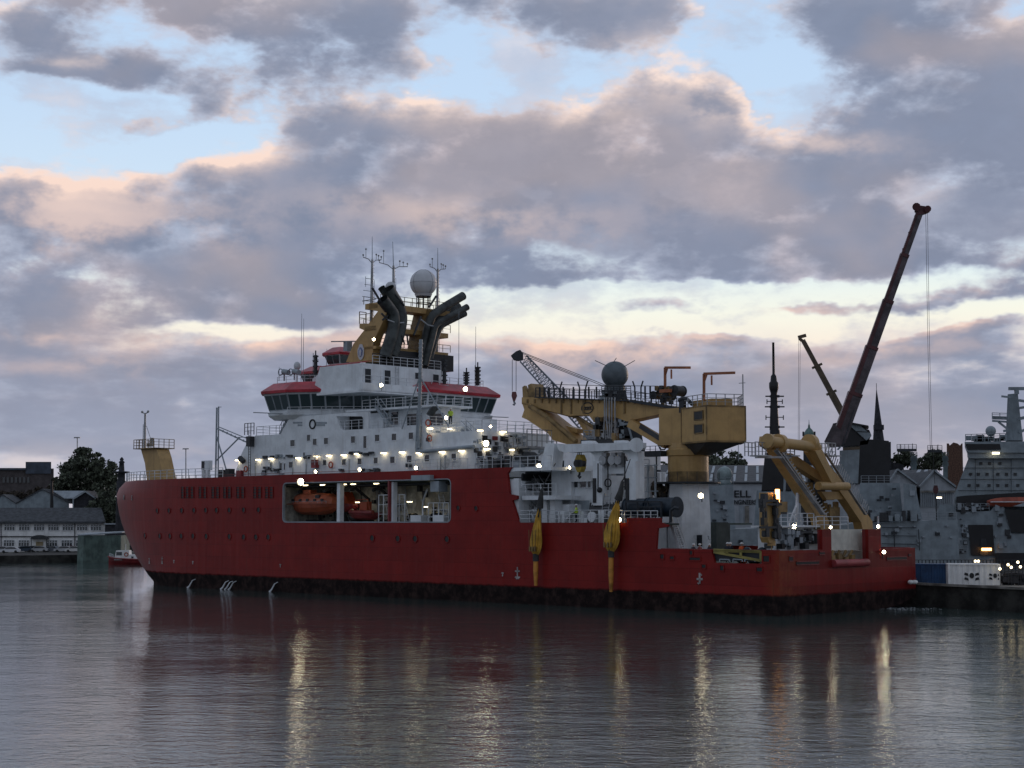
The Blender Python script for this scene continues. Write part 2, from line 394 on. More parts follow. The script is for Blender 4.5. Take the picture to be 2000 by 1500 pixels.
def hull_mat():
    m = bpy.data.materials.new('red_hull_paint'); m.use_nodes = True; t = m.node_tree; N = NT(t)
    b = t.nodes['Principled BSDF']; tc = N.n('ShaderNodeTexCoord'); o = tc.outputs['Object']
    sp = N.n('ShaderNodeSeparateXYZ'); N.plug(sp.inputs[0], o)
    nz = N.noise(o, .35, 6, .62); nf = N.noise(o, 3.0, 6, .7)
    red = N.mix(N.mr(nz, .3, .7), (.205, .014, .013, 1), (.265, .019, .016, 1))
    red = N.mix(N.mr(nf, .55, .8, 0, .35), red, (.11, .022, .016, 1))
    # plate seams: rows and butts
    br = N.n('ShaderNodeTexBrick'); N.plug(br.inputs['Vector'], N.comb(sp.outputs[0], sp.outputs[2], 0))
    br.inputs['Scale'].default_value = 1; br.inputs['Brick Width'].default_value = 7.0; br.inputs['Row Height'].default_value = 1.55
    br.inputs['Mortar Size'].default_value = .03; br.inputs['Mortar Smooth'].default_value = .3
    for i, c in enumerate(((1, 1, 1, 1), (.84, .84, .84, 1), (.6, .6, .6, 1))): br.inputs[i+1].default_value = c
    red = N.mix(.8, red, br.outputs[0], 'MULTIPLY')
    # rust and old primer where the stern corner rubs on the quay
    cr = N.m('MULTIPLY', N.mr(sp.outputs[0], 2.2, .0), N.mr(sp.outputs[1], -5.5, -1.0)); red = N.mix(N.m('MULTIPLY', cr, N.mr(N.noise(o, .8, 5, .7), .35, .65, .15, .75)), red, (.26, .060, .022, 1))
    # pale scuff lines left by fenders and ice
    mp = N.n('ShaderNodeMapping'); mp.inputs['Scale'].default_value = (.25, .25, 7); N.plug(mp.inputs[0], o)
    sc = N.m('MULTIPLY', N.mr(N.noise(mp.outputs[0], 1.4, 5, .75), .66, .74), N.mr(N.noise(o, .22, 2, .5), .5, .62))
    red = N.mix(N.m('MULTIPLY', sc, .5), red, (.30, .17, .16, 1))
    mp2 = N.n('ShaderNodeMapping'); mp2.inputs['Scale'].default_value = (2.4, 2.4, .10); N.plug(mp2.inputs[0], o)
    rs = N.mr(N.noise(mp2.outputs[0], 1.0, 5, .65), .58, .75)
    red = N.mix(N.m('MULTIPLY', rs, .5), red, (.11, .034, .020, 1))
    zl = N.m('ADD', sp.outputs[2], N.m('MULTIPLY', N.m('SUBTRACT', N.noise(o, .8, 5, .7), .5), .45))
    boot = N.mix(N.mr(N.noise(o, .9, 6, .7), .40, .72), (.014, .010, .010, 1), (.055, .034, .030, 1))
    base = N.mix(N.mr(zl, 2.12, 2.50), boot, red)
    N.plug(b.inputs['Base Color'], base); N.plug(b.inputs['Roughness'], N.mr(zl, 2.28, 2.42, .85, .40)); N.plug(b.inputs['Specular IOR Level'], N.mr(zl, 2.28, 2.42, .06, .16))
    bp = N.n('ShaderNodeBump'); bp.inputs['Strength'].default_value = .22; bp.inputs['Distance'].default_value = .2
    N.plug(bp.inputs['Height'], N.m('ADD', N.noise(mp2.outputs[0], .45, 2, .5), N.m('MULTIPLY', br.outputs[1], -.15))); t.links.new(bp.outputs[0], b.inputs['Normal'])
    return m
M = dict(
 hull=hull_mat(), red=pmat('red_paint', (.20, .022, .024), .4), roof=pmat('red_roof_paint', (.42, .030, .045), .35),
 white=pmat('white_paint', (.74, .77, .79), .42, var=.07, streak=.22, dirt=(.34, .30, .26)), cream=pmat('cream_paint', (.62, .60, .52), .5, var=.1, streak=.3, dirt=(.3, .25, .18)),
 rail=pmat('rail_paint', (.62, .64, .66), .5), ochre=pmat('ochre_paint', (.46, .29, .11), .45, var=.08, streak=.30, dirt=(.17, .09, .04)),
 ochred=pmat('worn_and_shaded_ochre', (.24, .155, .06), .55, var=.3, streak=.5), deck=pmat('deck_green', (.06, .08, .07), .7),
 dark=pmat('dark_steel', (.035, .038, .042), .5), pipe=pmat('sooty_pipe', (.045, .052, .05), .5, var=.4, bump=.2, bscale=2),
 black=pmat('black_paint', (.012, .013, .015), .45), glass=pmat('window_glass', (.015, .02, .026), .06, spec=.7, var=.0),
 bglass=pmat('bridge_glass', (.03, .05, .055), .05, spec=.8, var=.0), orange=pmat('orange_grp', (.40, .075, .03), .4, var=.1),
 grey=pmat('warship_grey', (.24, .285, .31), .5, var=.12, streak=.3, dirt=(.09, .10, .11)), lgrey=pmat('light_grey_steel', (.30, .34, .37), .5, var=.1, streak=.3, dirt=(.16, .17, .18)),
 dgrey=pmat('dark_grey_radar', (.026, .031, .038), .55, var=.15), steel=pmat('galvanised_steel', (.33, .34, .35), .45, metal=.3),
 radome=pmat('radome_white', (.55, .56, .58), .5, var=.05), bluedrum=pmat('blue_drum', (.016, .030, .046), .45, var=.25),
 bag=pmat('yellow_bag', (.66, .38, .05), .6, var=.2, streak=.3, dirt=(.2, .12, .03), bump=.4, bscale=3), rope=pmat('rope', (.05, .05, .05), .8),
 davit=pmat('orange_steel', (.36, .12, .05), .5), blue=pmat('blue_container', (.016, .06, .15), .5, var=.2), brick=pmat('brick', (.12, .065, .045), .85, var=.25, vscale=3),
 slate=pmat('slate_roof', (.060, .065, .072), .75, var=.25, vscale=1.2), concrete=pmat('concrete', (.22, .21, .19), .85, var=.3, vscale=.6, bump=.3), quay=pmat('quay_wall', (.035, .034, .030), .85, var=.45, vscale=.5, bump=.5),
 render=pmat('white_render', (.80, .80, .78), .7, var=.08, streak=.3, dirt=(.35, .33, .3)), shed=pmat('shed_cladding', (.40, .43, .46), .6, var=.08, streak=.25, dirt=(.25, .25, .25)),
 stone=pmat('dark_stone', (.035, .036, .042), .9, var=.25, vscale=1.5), leaf=pmat('foliage', (.095, .110, .075), .8, var=.5, vscale=.9), bark=pmat('bark', (.05, .04, .03), .9),
 copper=pmat('copper_green', (.12, .20, .18), .6), hivis=pmat('hi_vis_yellow', (.55, .75, .06), .6, emit=None), hiorange=pmat('hi_vis_orange', (.80, .13, .03), .6), navy=pmat('navy_cloth', (.02, .025, .04), .8),
 skin=pmat('skin', (.45, .27, .2), .6), helmet=pmat('white_plastic', (.75, .75, .74), .4), tyre=pmat('rubber', (.02, .02, .02), .7), foam=pmat('white_water', (.55, .58, .6), .6),
 greenshed=pmat('green_cladding', (.12, .17, .15), .7, var=.2, streak=.4, dirt=(.06, .07, .05)), crimson=pmat('crane_red', (.075, .020, .022), .45, var=.3), cyel=pmat('crane_yellow', (.095, .068, .040), .5, var=.2),
 plume=pmat('spray', (.6, .62, .64), .5),
 lampw=glow('lamp_warm', (1, .82, .50), 4.5), lampf=glow('lamp_white', (1, .84, .56), 36), lampo=glow('lamp_orange', (1, .45, .12), 8), lampg=glow('lamp_dim', (1, .85, .6), 5),
)
def lamp_at(p, parent, energy=30, col=(1, .82, .58), r=.12, name='lamp_light'):
    """the light a lamp gives off, kept in its builder"""
    l = bpy.data.lights.new(name, 'POINT'); l.energy = energy*.22; l.color = col; l.shadow_soft_size = r
    o = bpy.data.objects.new(name, l); COL.objects.link(o)
    r_ = parent
    while r_.parent is not None: r_ = r_.parent
    o.parent = parent; o.location = e_fr[r_.name].conv(p) if r_.name in e_fr else p
    return o
# ================================================================== water
WZ = .4      # water level
def build_water():
    m = bpy.data.materials.new('harbour_water'); m.use_nodes = True; t = m.node_tree; N = NT(t); b = t.nodes['Principled BSDF']
    b.inputs['Base Color'].default_value = (.050, .074, .068, 1); b.inputs['Roughness'].default_value = .04; b.inputs['IOR'].default_value = 1.5
    b.inputs['Specular IOR Level'].default_value = .5
    tc = N.n('ShaderNodeTexCoord'); o = tc.outputs['Object']
    mp = N.n('ShaderNodeMapping'); mp.inputs['Scale'].default_value = (1, 1.5, 1); mp.inputs['Rotation'].default_value = (0, 0, .35); N.plug(mp.inputs[0], o)
    v = mp.outputs[0]
    a = N.noise(v, 1.0, 3, .5, .5); c = N.noise(v, 3.0, 3, .55, .6); d = N.noise(v, .16, 3, .5)
    calm = N.mr(N.noise(o, .022, 4, .6), .38, .60, .42, 1.0)
    h = N.m('ADD', N.m('MULTIPLY', a, .060), N.m('ADD', N.m('MULTIPLY', c, .022), N.m('MULTIPLY', d, .10)))
    bp = N.n('ShaderNodeBump'); bp.inputs['Distance'].default_value = 1.0; N.plug(bp.inputs['Strength'], N.m('MULTIPLY', calm, .85))
    N.plug(bp.inputs['Height'], h); t.links.new(bp.outputs[0], b.inputs['Normal'])
    mb = MB(); mb.add([(-4000, -300, WZ), (4000, -300, WZ), (4000, 6000, WZ), (-4000, 6000, WZ)], [(0, 1, 2, 3)])
    mb.build('water', m, kind='structure')
build_water()

# ================================================================== the red research ship
SHIP = thing('research_ship', 'big red polar research ship with white superstructure lying across the dock', 'ship', (0, 0, 0), True)
def rect(z0, z1, s0, s1, t): return [(s0, t, z0), (s1, t, z0), (s1, t, z1), (s0, t, z1)]
def rrect(s0, s1, z0, z1, t, r=.5):
    pts = []
    for cx, cz, a0 in ((s1-r, z1-r, 0), (s0+r, z1-r, 90), (s0+r, z0+r, 180), (s1-r, z0+r, 270)):
        for k in range(4): a = math.radians(a0+30*k); pts.append((cx+r*math.cos(a), t, cz+r*math.sin(a)))
    return pts
ZD, ZT, ZA = 9.1, 15.0, 6.5     # mid deck edge, upper hull edge, aft bulwark edge
S1 = 93.0
SIL = [(942, 245), (948, 238), (956, 231), (966, 228), (980, 229), (1000, 232), (1020, 237), (1045, 246), (1070, 257), (1090, 267), (1110, 281), (1125, 291), (1135, 300)]
def sil(v):
    for (v0, u0), (v1, u1) in zip(SIL, SIL[1:]):
        if v <= v1: return u0+(u1-u0)*(max(v, v0)-v0)/(v1-v0)
    return SIL[-1][1]
def plan(s2, n=26):
    out = []
    for i in range(n+1):
        th = math.pi/2*i/n
        out.append((S1+(s2-S1)*math.sin(th)**.92, 12.2*(1-math.cos(th)**1.0)))
    return out
def bow_s2(z):
    lo, hi = 98.0, 150.0
    for _ in range(30):
        mid = (lo+hi)/2; u, v = min(proj(ship2w((s, t, z))) for s, t in plan(mid))
        if u > sil(v): lo = mid
        else: hi = mid
    return (lo+hi)/2
def build_hull():
    mb = MB(); th = .3
    # port side plate with its openings
    p = lambda u, v: T(u, v, 0)
    bay0, bay1 = p(880, 1019)[0], p(552, 1020)[0]
    a = [(S1, 0, -1.5), (S1, 0, ZT), (p(1000, 913)[0], 0, 15.1)]
    a += [p(991, 925), p(995, 965), p(1010, 968), p(1010, 975), p(1000, 977.5), (p(1014, 1020)[0], 0, ZD)]
    a += [(p(1224, 1020)[0], 0, ZD), (p(1224, 1012)[0], 0, ZD+.48), (p(1290, 1012)[0], 0, ZD+.48), (p(1290, 1020)[0], 0, ZD), (p(1305, 1024)[0], 0, ZD-.25), p(1304, 1029), p(1284, 1032), (p(1281, 1070)[0], 0, ZA)]
    c0, c1 = p(1389, 1072)[0], p(1487, 1075)[0]
    a += [(c0, 0, ZA), (c0-.4, 0, 5.25), (c1, 0, 5.25), (c1, 0, ZA), (0, 0, ZA), (0, 0, .3), (1.5, 0, -.1), (5, 0, -1.5)]
    hole = rrect(bay0, bay1, ZD+.05, 14.0, 0, .55)
    holes = [hole]
    mb.prism(a, (0, th, 0), holes)
    # bulwark recess plate behind the lowered gangway
    # bow, both sides
    zs = [-1.5, 0, .8, 1.6, 2.4, 3.4, 4.6, 6, 7.5, 9, 10.5, 12, 13.2, 14.1, ZT]
    rows = [plan(bow_s2(z)) for z in zs]
    for side in (0, 1):
        vs, fs = [], []; n = len(rows[0])
        for z, row in zip(zs, rows):
            for s, t in row: vs.append((s, t if not side else 24.4-t, z))
        for j in range(len(zs)-1):
            for i in range(n-1): fs.append((j*n+i, j*n+i+1, (j+1)*n+i+1, (j+1)*n+i))
        mb.add(vs, fs, True)
    top = [(s, t+.35, ZT-1.15) for s, t in rows[-1]]; top += [(s, 24.05-t, ZT-1.15) for s, t in reversed(rows[-1])]
    # starboard side
    st = [(S1, 24.4, -1.5), (S1, 24.4, ZT), (35, 24.4, ZT), (33.5, 24.4, ZD), (26, 24.4, ZD), (26, 24.4, ZA), (0, 24.4, ZA), (0, 24.4, 1.6), (3.2, 24.4, .4), (7, 24.4, -1.5)]
    mb.prism(st, (0, -th, 0))
    # transom with two gantry posts
    q = lambda u, v: S(u, v, 0)
    tr = [(0, .3, .3), (0, .3, ZA), (0, 7.25, ZA), (0, 7.25, 8.45), (0, 8.8, 8.45), (0, 8.8, 5.15), (0, 15.45, 5.15), (0, 15.45, 8.45), (0, 17.8, 8.45), (0, 17.8, ZA), (0, 24.1, ZA), (0, 24.1, 1.5), (0, 21.5, .8), (0, 17, .2), (0, 12, -.1), (0, 6, -.1), (0, 2, .05)]
    mb.prism(tr, (.35, 0, 0))
    # counter
    R0 = [(0, .0), (0, 24.4)]; bt = [(0, .3), (2, .05), (6, -.1), (12, -.1), (17, .2), (21.5, .8), (24.3, 1.5)]
    for (ta, z_a), (tb_, z_b) in zip(bt, bt[1:]): mb.add([(.1, ta, z_a), (.1, tb_, z_b), (6, tb_, -1.2), (6, ta, -1.2)], [(0, 1, 2, 3)])
    mb.build('hull', M['hull'], SHIP)
    return bay0, bay1, top, rows, zs
BAY0, BAY1, FORETOP, BOWROWS, BOWZ = build_hull()
HULL = [o for o in SHIP.children if o.name.startswith('hull')][0]
# decks
mb = MB(); mb.prism(FORETOP, (0, 0, -.2)); mb.box((35, .3, 13.85), (S1, 24.1, 14.05)); mb.box((14.5, .3, 8.85), (19.6, 3.4, 9.05)); mb.box((19.6, .3, 8.85), (35.5, 6.0, 9.05)); mb.box((20.5, 6.0, 8.85), (35.5, 24.1, 9.05)); mb.box((.36, .3, 5.0), (22.0, 24.1, 5.2))
mb.build('deck', M['deck'], SHIP)
# gantry posts get depth
mb = MB(); mb.box((.36, 7.3, 5.2), (.6, 8.75, 8.44)); mb.box((.36, 15.5, 5.2), (.75, 17.7, 8.44)); mb.parts('gantry_post', M['red'], SHIP)
mb = MB(); mb.box((.4, .31, 6.42), (14.4, .75, 6.56)); mb.box((.4, 23.6, 6.42), (14.4, 24.09, 6.56)); mb.parts('bulwark_cap', M['red'], SHIP)
mb = MB(); mb.tube([(-.15, 8.85, 5.15), (-.15, 14.95, 5.15)], .38, 14); mb.build('stern_roller', pmat('worn_red_roller', (.30, .05, .055), .5, streak=.3), SHIP)
mb = MB(); q0_, q1_ = S(1622, 1034, 1.35), S(1694, 1034, 1.35); mb.box((1.35, q0_[1], 6.35), (1.6, q1_[1], 8.44)); mb.box((1.9, q0_[1], 5.2), (2.4, q1_[1], 6.3)); mb.build('stern_screen', M['cream'], SHIP)
mb = MB()
for k in range(5): mb.tube([(1.2+k*.1, 9.2+k*1.15, 5.3), (1.2, 9.8+k*1.15, 6.35)], .14, 6); mb.box((1.0, 9.2+k*1.2, 5.2), (1.5, 9.8+k*1.2, 5.2+.5+.2*(k % 3)))
mb.build('stern_winch_gear', M['ochred'], SHIP)
# slots and fairleads in stern plating
def hull_t(s, z):
    """distance of the shell from the port plane at (s, z)"""
    if s <= S1: return 0.0
    for (z0, r0), (z1, r1) in zip(zip(BOWZ, BOWROWS), zip(BOWZ[1:], BOWROWS[1:])):
        if z <= z1:
            def at(r):
                for (a, b), (c, d) in zip(r, r[1:]):
                    if s <= c: return b+(d-b)*(s-a)/max(1e-6, c-a)
                return 12.2
            k = (z-z0)/(z1-z0); return at(r0)*(1-k)+at(r1)*k
    return 0
def on_shell(u, v):
    """point of the hull side under a pixel, by marching"""
    t = 0.0
    for _ in range(40):
        s, _t, z = T(u, v, t); n = hull_t(s, z)
        if abs(n-t) < .01: break
        t += (n-t)*.5
    s, _t, z = T(u, v, t); e = .4
    ds = (hull_t(s+e, z)-hull_t(s-e, z))/(2*e)
    nrm = Vector((ds, -1, 0)).normalized()      # outward in (s,t,z)
    return Vector((s, t, z)), nrm
def porthole(u, v, r=.34):
    c, n = on_shell(u, v); mb = MB(); n = Vector((n.x, n.y, 0)); a = Vector((-n.y, n.x, 0)); b = Vector((0, 0, 1))
    ring = lambda R, o_: [c+n*o_+(a*math.cos(k*math.pi/7)+b*math.sin(k*math.pi/7))*R for k in range(14)]
    vs = ring(r*1.28, -.06)+ring(r*1.28, .08)+ring(r, .08)+ring(r*.95, .02); fs = []
    for j in range(3):
        for k in range(14): fs.append((j*14+k, j*14+(k+1) % 14, (j+1)*14+(k+1) % 14, (j+1)*14+k))
    mb.add(vs, fs); mb.use(1).add(ring(r*.96, .03), [list(range(14))])
    mb.build('porthole', [M['hull'], M['black']], HULL)
for u in (307, 330, 355, 379, 402, 423, 448, 476, 505): porthole(u, 997.5-(u-300)*.008)
for u, v in ((283, 1046), (312, 1047), (332, 1047), (354, 1047), (377, 1047), (403, 1047.5), (448, 1048), (476, 1049), (500, 1049), (524, 1049), (727, 1051), (777, 1052), (811, 1052.5), (873, 1053)): porthole(u, v, .36)
for u, v in ((895, 992), (930, 993)): porthole(u, v, .28)
# pairs of tall slatted vents below the rail
for u in (357, 371, 396, 421, 444, 470, 503, 526):
    mb = MB()
    for du in ((0,) if u == 357 else (-4.6, 4.6)):
        for dz in range(7):
            pass
        c0, n0 = on_shell(u+du, 951); c1, n1 = on_shell(u+du, 973)
        a = Vector((-n0.y, n0.x, 0))*.30
        mb.use(1).add([c0+n0*.04-a, c0+n0*.04+a, c1+n0*.04+a, c1+n0*.04-a], [(0, 1, 2, 3)])
        mb.use(0)
        for dz in range(4):
            q = c0.lerp(c1, (dz+.5)/4)+n0*.08; mb.bar(q-a*1.1, q+a*1.1, .05, .07)
        for sg in (-1, 1): mb.bar(c0+n0*.06+a*sg*1.15, c1+n0*.06+a*sg*1.15, .07)
    mb.build('vent_grille', [M['hull'], M['black']], HULL)
# freeing ports, fairleads, scuppers
def plate(u0, v0, u1, v1, mt, name, t=-.03, frame=True):
    a, b = T(u0, v0, t), T(u1, v1, t); mb = MB(); mb.prism(rrect(min(a[0], b[0]), max(a[0], b[0]), min(a[2], b[2]), max(a[2], b[2]), t, .12*min(1, abs(a[2]-b[2]))), (0, .04, 0)); mb.use(1)
    if frame:
        s0, s1, z0, z1 = min(a[0], b[0])-.08, max(a[0], b[0])+.08, min(a[2], b[2])-.08, max(a[2], b[2])+.08
        for p_, q_ in (((s0, t, z0), (s1, t, z0)), ((s0, t, z1), (s1, t, z1)), ((s0, t, z0), (s0, t, z1)), ((s1, t, z0), (s1, t, z1))): mb.bar(p_, q_, .09)
    mb.build(name, [mt, M['hull']], HULL)
for r_ in ((1290, 1083, 1296, 1091), (1309, 1087, 1316, 1092), (1347, 1076, 1352, 1083), (1347, 1089, 1367, 1094), (1371, 1103, 1378, 1109), (1407, 1105, 1413, 1114), (1478, 1109, 1488, 1116), (1491, 1086, 1502, 1097)):
    plate(*r_, M['black'], 'fairlead')
mb = MB()
a, b = T(1387, 1074, .4), T(1489, 1097, .4); mb.box((b[0], .32, b[2]), (a[0], .42, a[2]+.1)); mb.build('recess_plate', M['dgrey'], HULL)
def tplate(u0, v0, u1, v1, mt, name):
    a, b = S(u0, v0, -.03), S(u1, v1, -.03); mb = MB(); mb.box((-.04, a[1], b[2]), (.02, b[1], a[2])); mb.use(1)
    mb.bar((-.06, a[1], b[2]), (-.06, b[1], b[2]), .08); mb.bar((-.06, a[1], a[2]), (-.06, b[1], a[2]), .08); mb.build(name, [mt, M['red']], HULL)
for r_ in ((1541, 1087, 1549, 1096), (1555, 1097, 1600, 1102), (1600, 1078, 1611, 1083), (1732, 1088, 1771, 1093), (1774, 1082, 1780, 1086)): tplate(*r_, M['black'], 'fairlead')
# white load and thruster marks
WM = pmat('white_mark', (.42, .38, .37), .6, var=.3)
def mark(u, v, kind):
    c, n = on_shell(u, v); a = Vector((-n.y, n.x, 0)); mb = MB(); o = c+n*.03; z = Vector((0, 0, 1))
    def ln(p, q, w=.11): mb.bar(o+a*p[0]+z*p[1], o+a*q[0]+z*q[1], .05, w, up=n) if False else mb.bar(o+a*p[0]+z*p[1], o+a*q[0]+z*q[1], w, .05, up=n)
    if kind == 'cross':
        ln((0, -.3), (0, .75), .16); ln((-.35, .3), (.35, .3), .16); ln((-.38, -.35), (.38, -.35), .16); ln((-.2, -.5), (.2, -.5), .12)
    elif kind == 'thruster':
        ln((-.36, 0), (.36, 0), .2); ln((0, -.45), (0, .6), .2); ln((-.25, .35), (-.1, .5), .12); ln((.25, -.35), (.1, -.5), .12)
    elif kind == 'anchor':
        ln((0, -.4), (0, .5)); ln((-.25, .2), (.25, .2)); ln((-.22, -.25), (.22, -.25)); ln((-.22, -.45), (.22, -.45))
    else: ln((-.15, .15), (.15, .15), .16); ln((0, -.2), (0, .1), .12)
    mb.build('hull_mark', WM, HULL)
for u, v, k in ((292, 1094, 'anchor'), (317, 1094, 'anchor'), (340, 1097, 'tick'), (377, 1099, 'tick'), (982, 1122, 'tick'), (1011, 1121, 'cross'), (1367, 1131, 'thruster'), (548, 1105, 'tick')): mark(u, v, k)
for ch, u, v in (('M', 241, 976), ('S', 257, 977)):
    c, n = on_shell(u, v); ang = math.atan2(-n.y, n.x)+math.pi/2
    lc = e_fr[SHIP.name].conv(c+n*.05)
    curve_text(ch, 1.0, .02, WM, 'name_letter', HULL, lc, (math.pi/2, 0, ang))

# ---------------------------------------------------------------- boat bay in the side
mb = MB(); s0, s1, z0, z1, tb = BAY0-1.2, BAY1+.8, ZD-.15, 13.84, 6.2
mb.box((s0, tb, z0), (s1, tb+.2, z1)); mb.box((s0, .31, z0-.2), (s1, tb+.2, z0)); mb.box((s0-.2, .31, z0-.2), (s0, tb+.2, z1)); mb.box((s1, .31, z0-.2), (s1+.2, tb+.2, z1))
mb.build('boat_bay', pmat('bay_paint', (.44, .43, .37), .6, var=.3, streak=.6, dirt=(.12, .10, .08)), SHIP); BAYO = [o for o in SHIP.children if o.name == 'boat_bay'][0]
mb = MB()
for u in (661, 765):
    a = T(u, 980, .32)[0]; mb.box((a-.28, .31, ZD-.1), (a+.28, .95, 14.0))
for z in (ZD+.02, 13.98): pass
mb.parts('bay_pillar', M['white'], BAYO)
mb = MB(); q0 = rrect(BAY0-.06, BAY1+.06, ZD-.02, 14.07, -.02, .6); q1 = rrect(BAY0+.05, BAY1-.05, ZD+.11, 13.96, -.02, .5)
mb.prism(q0, (0, .35, 0), [q1]); mb.build('bay_frame', M['lgrey'], BAYO)
mb = MB()
for u in (762,): a = T(u, 980, .2)[0]; mb.box((a-.1, -.05, ZD+.1), (a+.16, .3, 14.0))
mb.build('bay_post', M['red'], BAYO)
mb = MB(); rnd = random.Random(3)
for k in range(46):      # pipes, boxes and cable trays on the back wall
    s = s0+.5+rnd.random()*(s1-s0-1); z = z0+.2+rnd.random()*4.2; w = .15+rnd.random()*.5
    mb.use(rnd.choice((0, 0, 1, 2))); mb.box((s, tb-.1-.5*rnd.random(), z), (s+w, tb-.02, z+w*(.5+rnd.random())))
for k in range(12): s = s0+1+k*(s1-s0-2)/11; mb.use(k % 2); mb.tube([(s, tb-.25, z0), (s+.3*(k % 3), tb-.25, z1)], .06, 5)
for k in range(5): mb.use(0).tube([(s0, 1.2+k*1.1, z1-.25), (s1, 1.2+k*1.1, z1-.25)], .11, 6)
mb.parts('bay_fitting', [M['dark'], M['lgrey'], M['black']], BAYO)
mb = MB()
for a, b in ((741, 760), (770, 792), (838, 878)):
    sa, sb = T(a, 1000, 1.2)[0], T(b, 1000, 1.2)[0]
    mb.rail([(sa, 1.1, z0), (sb, 1.1, z0)], 3.4 if b < 800 else 2.4, .9, .045, 3)
    mb.ladder(((sa+sb)/2, 2.5, z0), ((sa+sb)/2, 1.4, z0+3.4), .8, (1, 0, 0))
sa = T(826, 1000, 2)[0]
mb.tube([(sa, 2, z0), (sa, 2, z0+2.6), (sa-1.2, 1.6, z0+4)], .12, 6); mb.build('bay_rail', M['rail'], BAYO)
mb = MB()
for u in (590, 640, 690, 735): # davit arms
    s = T(u, 980, 2.5)[0]; mb.use(0); mb.tube([(s, 5.5, z0), (s, 5.0, z0+3), (s+.1, 3.0, z1-.6), (s+.1, 2.0, z1-.9)], .2, 6)
    mb.bar((s-.4, 5.5, z0+.3), (s+.4, 3.5, z0+.3), .4)
for u in (560, 690, 800, 845): s = T(u, 1000, 2.5)[0]; mb.use(1); mb.tube([(s-.5, 3, z0+.7), (s+.5, 3, z0+.7)], .55, 12); mb.use(0).box((s-.7, 2.4, z0), (s+.7, 3.6, z0+.3))
for u in (818, 862): s = T(u, 1010, 1.5)[0]; mb.use(2); mb.box((s-.9, 1.0, z0), (s+.9, 2.6, z0+1.0))
mb.parts('boat_davit', [M['dark'], M['black'], M['white']], BAYO)
mb = MB(); s = T(562, 1002, 2)[0]; mb.ring((s, 1.6, z0+1.2), .42, .09, 't'); mb.build('hose_reel', M['black'], BAYO)
a = T(855, 940, .8); mb = MB(); mb.box((a[0]-1.0, .0, 12.6), (a[0]+.4, 1.4, 13.8)); mb.box((a[0]-.2, -.6, 13.9), (a[0]+3.0, .4, 14.5)); mb.build('shell_door_housing', M['lgrey'], BAYO)
BL = [(597, 945, 12), (630, 945, 10), (672, 942, 12), (690, 942, 8), (735, 940, 10), (846, 943, 8), (569, 982, 8), (699, 981, 5), (800, 980, 8), (831, 990, 8)]
for u, v, e in BL:
    t = 1.2 if v < 960 else 4.0; p = Vector(T(u, v, t)); p.z = min(p.z, z1-.12)
    mb = MB(); mb.box(p-Vector((.35, .12, .06)), p+Vector((.35, .12, .04))); mb.use(1).box(p+Vector((-.4, -.15, .04)), p+Vector((.4, .15, .09)))
    o = mb.build('bay_lamp', [M['lampw'], M['white']], BAYO); lamp_at(p-Vector((0, 0, .2)), o, e*2.2, (1, .84, .52))

# ---------------------------------------------------------------- superstructure
tp = lambda t: (lambda u, v: T(u, v, t))
p1 = tp(1.0)
def flat(pts, **k): return pts
ZU = 20.3
mb = MB()
front = [p1(452, 936), p1(470, 890), p1(483, 863), p1(499, 851)]
A = [(front[0][0], 1, 13.9)]+front[1:3]+[(front[3][0], 1, ZU)]
A += [(p1(548, 849)[0], 1, ZU), (p1(566, 818)[0], 1, 22.4), (59.9, 1, 22.4), (59.9, 1, ZU), (p1(830, 831)[0], 1, ZU), (p1(841, 873)[0], 1, 17.8), (p1(925, 871)[0], 1, 17.8), (p1(936, 915)[0], 1, 13.9)]
hole = [p1(657, 813), p1(663, 833), p1(668, 840), p1(711, 838), p1(711, 818), p1(706, 813)]
hole = [(x, 1, z) for x, _, z in hole]
mb.prism(A, (0, .35, 0), [hole])
B = [(x, 1.36, z) for x, _, z in A]; hb = [(x, 1.36, z) for x, _, z in hole]
# body behind the side wall, with the side balcony cut out as a recess
cut0, cut1 = min(x for x, _, _ in hole)-.3, max(x for x, _, _ in hole)+.3
mb2 = MB(); tE = S(909, 800, 50.5)[1]+.3; tF = S(928, 850, 49.9)[1]
fwd = [(x, 3.4, z) for x, _, z in B[:6]]+[(59.91, 3.4, 22.4), (59.91, 3.4, 13.9)]
mb2.prism(fwd, (0, 19.6, 0)); mb2.box((50.0, 3.4, 13.9), (59.9, tF, ZU)); mb2.box((49.4, tF+.01, 13.9), (59.9, 22.5, 19.3))
low = [(A[0][0], 1.36, 13.9), (A[1][0], 1.36, A[1][2]), (A[2][0], 1.36, A[2][2]), (A[3][0], 1.36, ZU), (p1(548, 849)[0], 1.36, ZU), (p1(566, 818)[0], 1.36, 22.4), (cut1, 1.36, 22.4), (cut1, 1.36, 20.25), (A[8][0], 1.36, 20.25), (A[9][0], 1.36, 17.78), (A[10][0], 1.36, 17.78), (A[11][0], 1.36, 13.9)]
mb2.prism(low, (0, 2.03, 0))
mb2.v += []; sup = MB(); sup.v = mb.v+mb2.v; nb = len(mb.v); sup.f = mb.f+[[i+nb for i in f] for f in mb2.f]; sup.m = mb.m+mb2.m; sup.sm = mb.sm+mb2.sm
SUP = sup.build('superstructure', M['white'], SHIP)
# aft part of the house (faces the stern)
mb = MB(); t0, t1 = 1.36, 23.0
mb.box((41.0, t0, 13.9), (49.0, t1, 17.8)) if False else None
mb.box((41.0, 1.4, 13.9), (49.3, 12.6, 19.4)); mb.box((41.6, 12.6, 13.9), (49.3, 23, 17.8))
mb.build('aft_deckhouse', M['white'], SHIP); AFT = [o for o in SHIP.children if o.name == 'aft_deckhouse'][0]
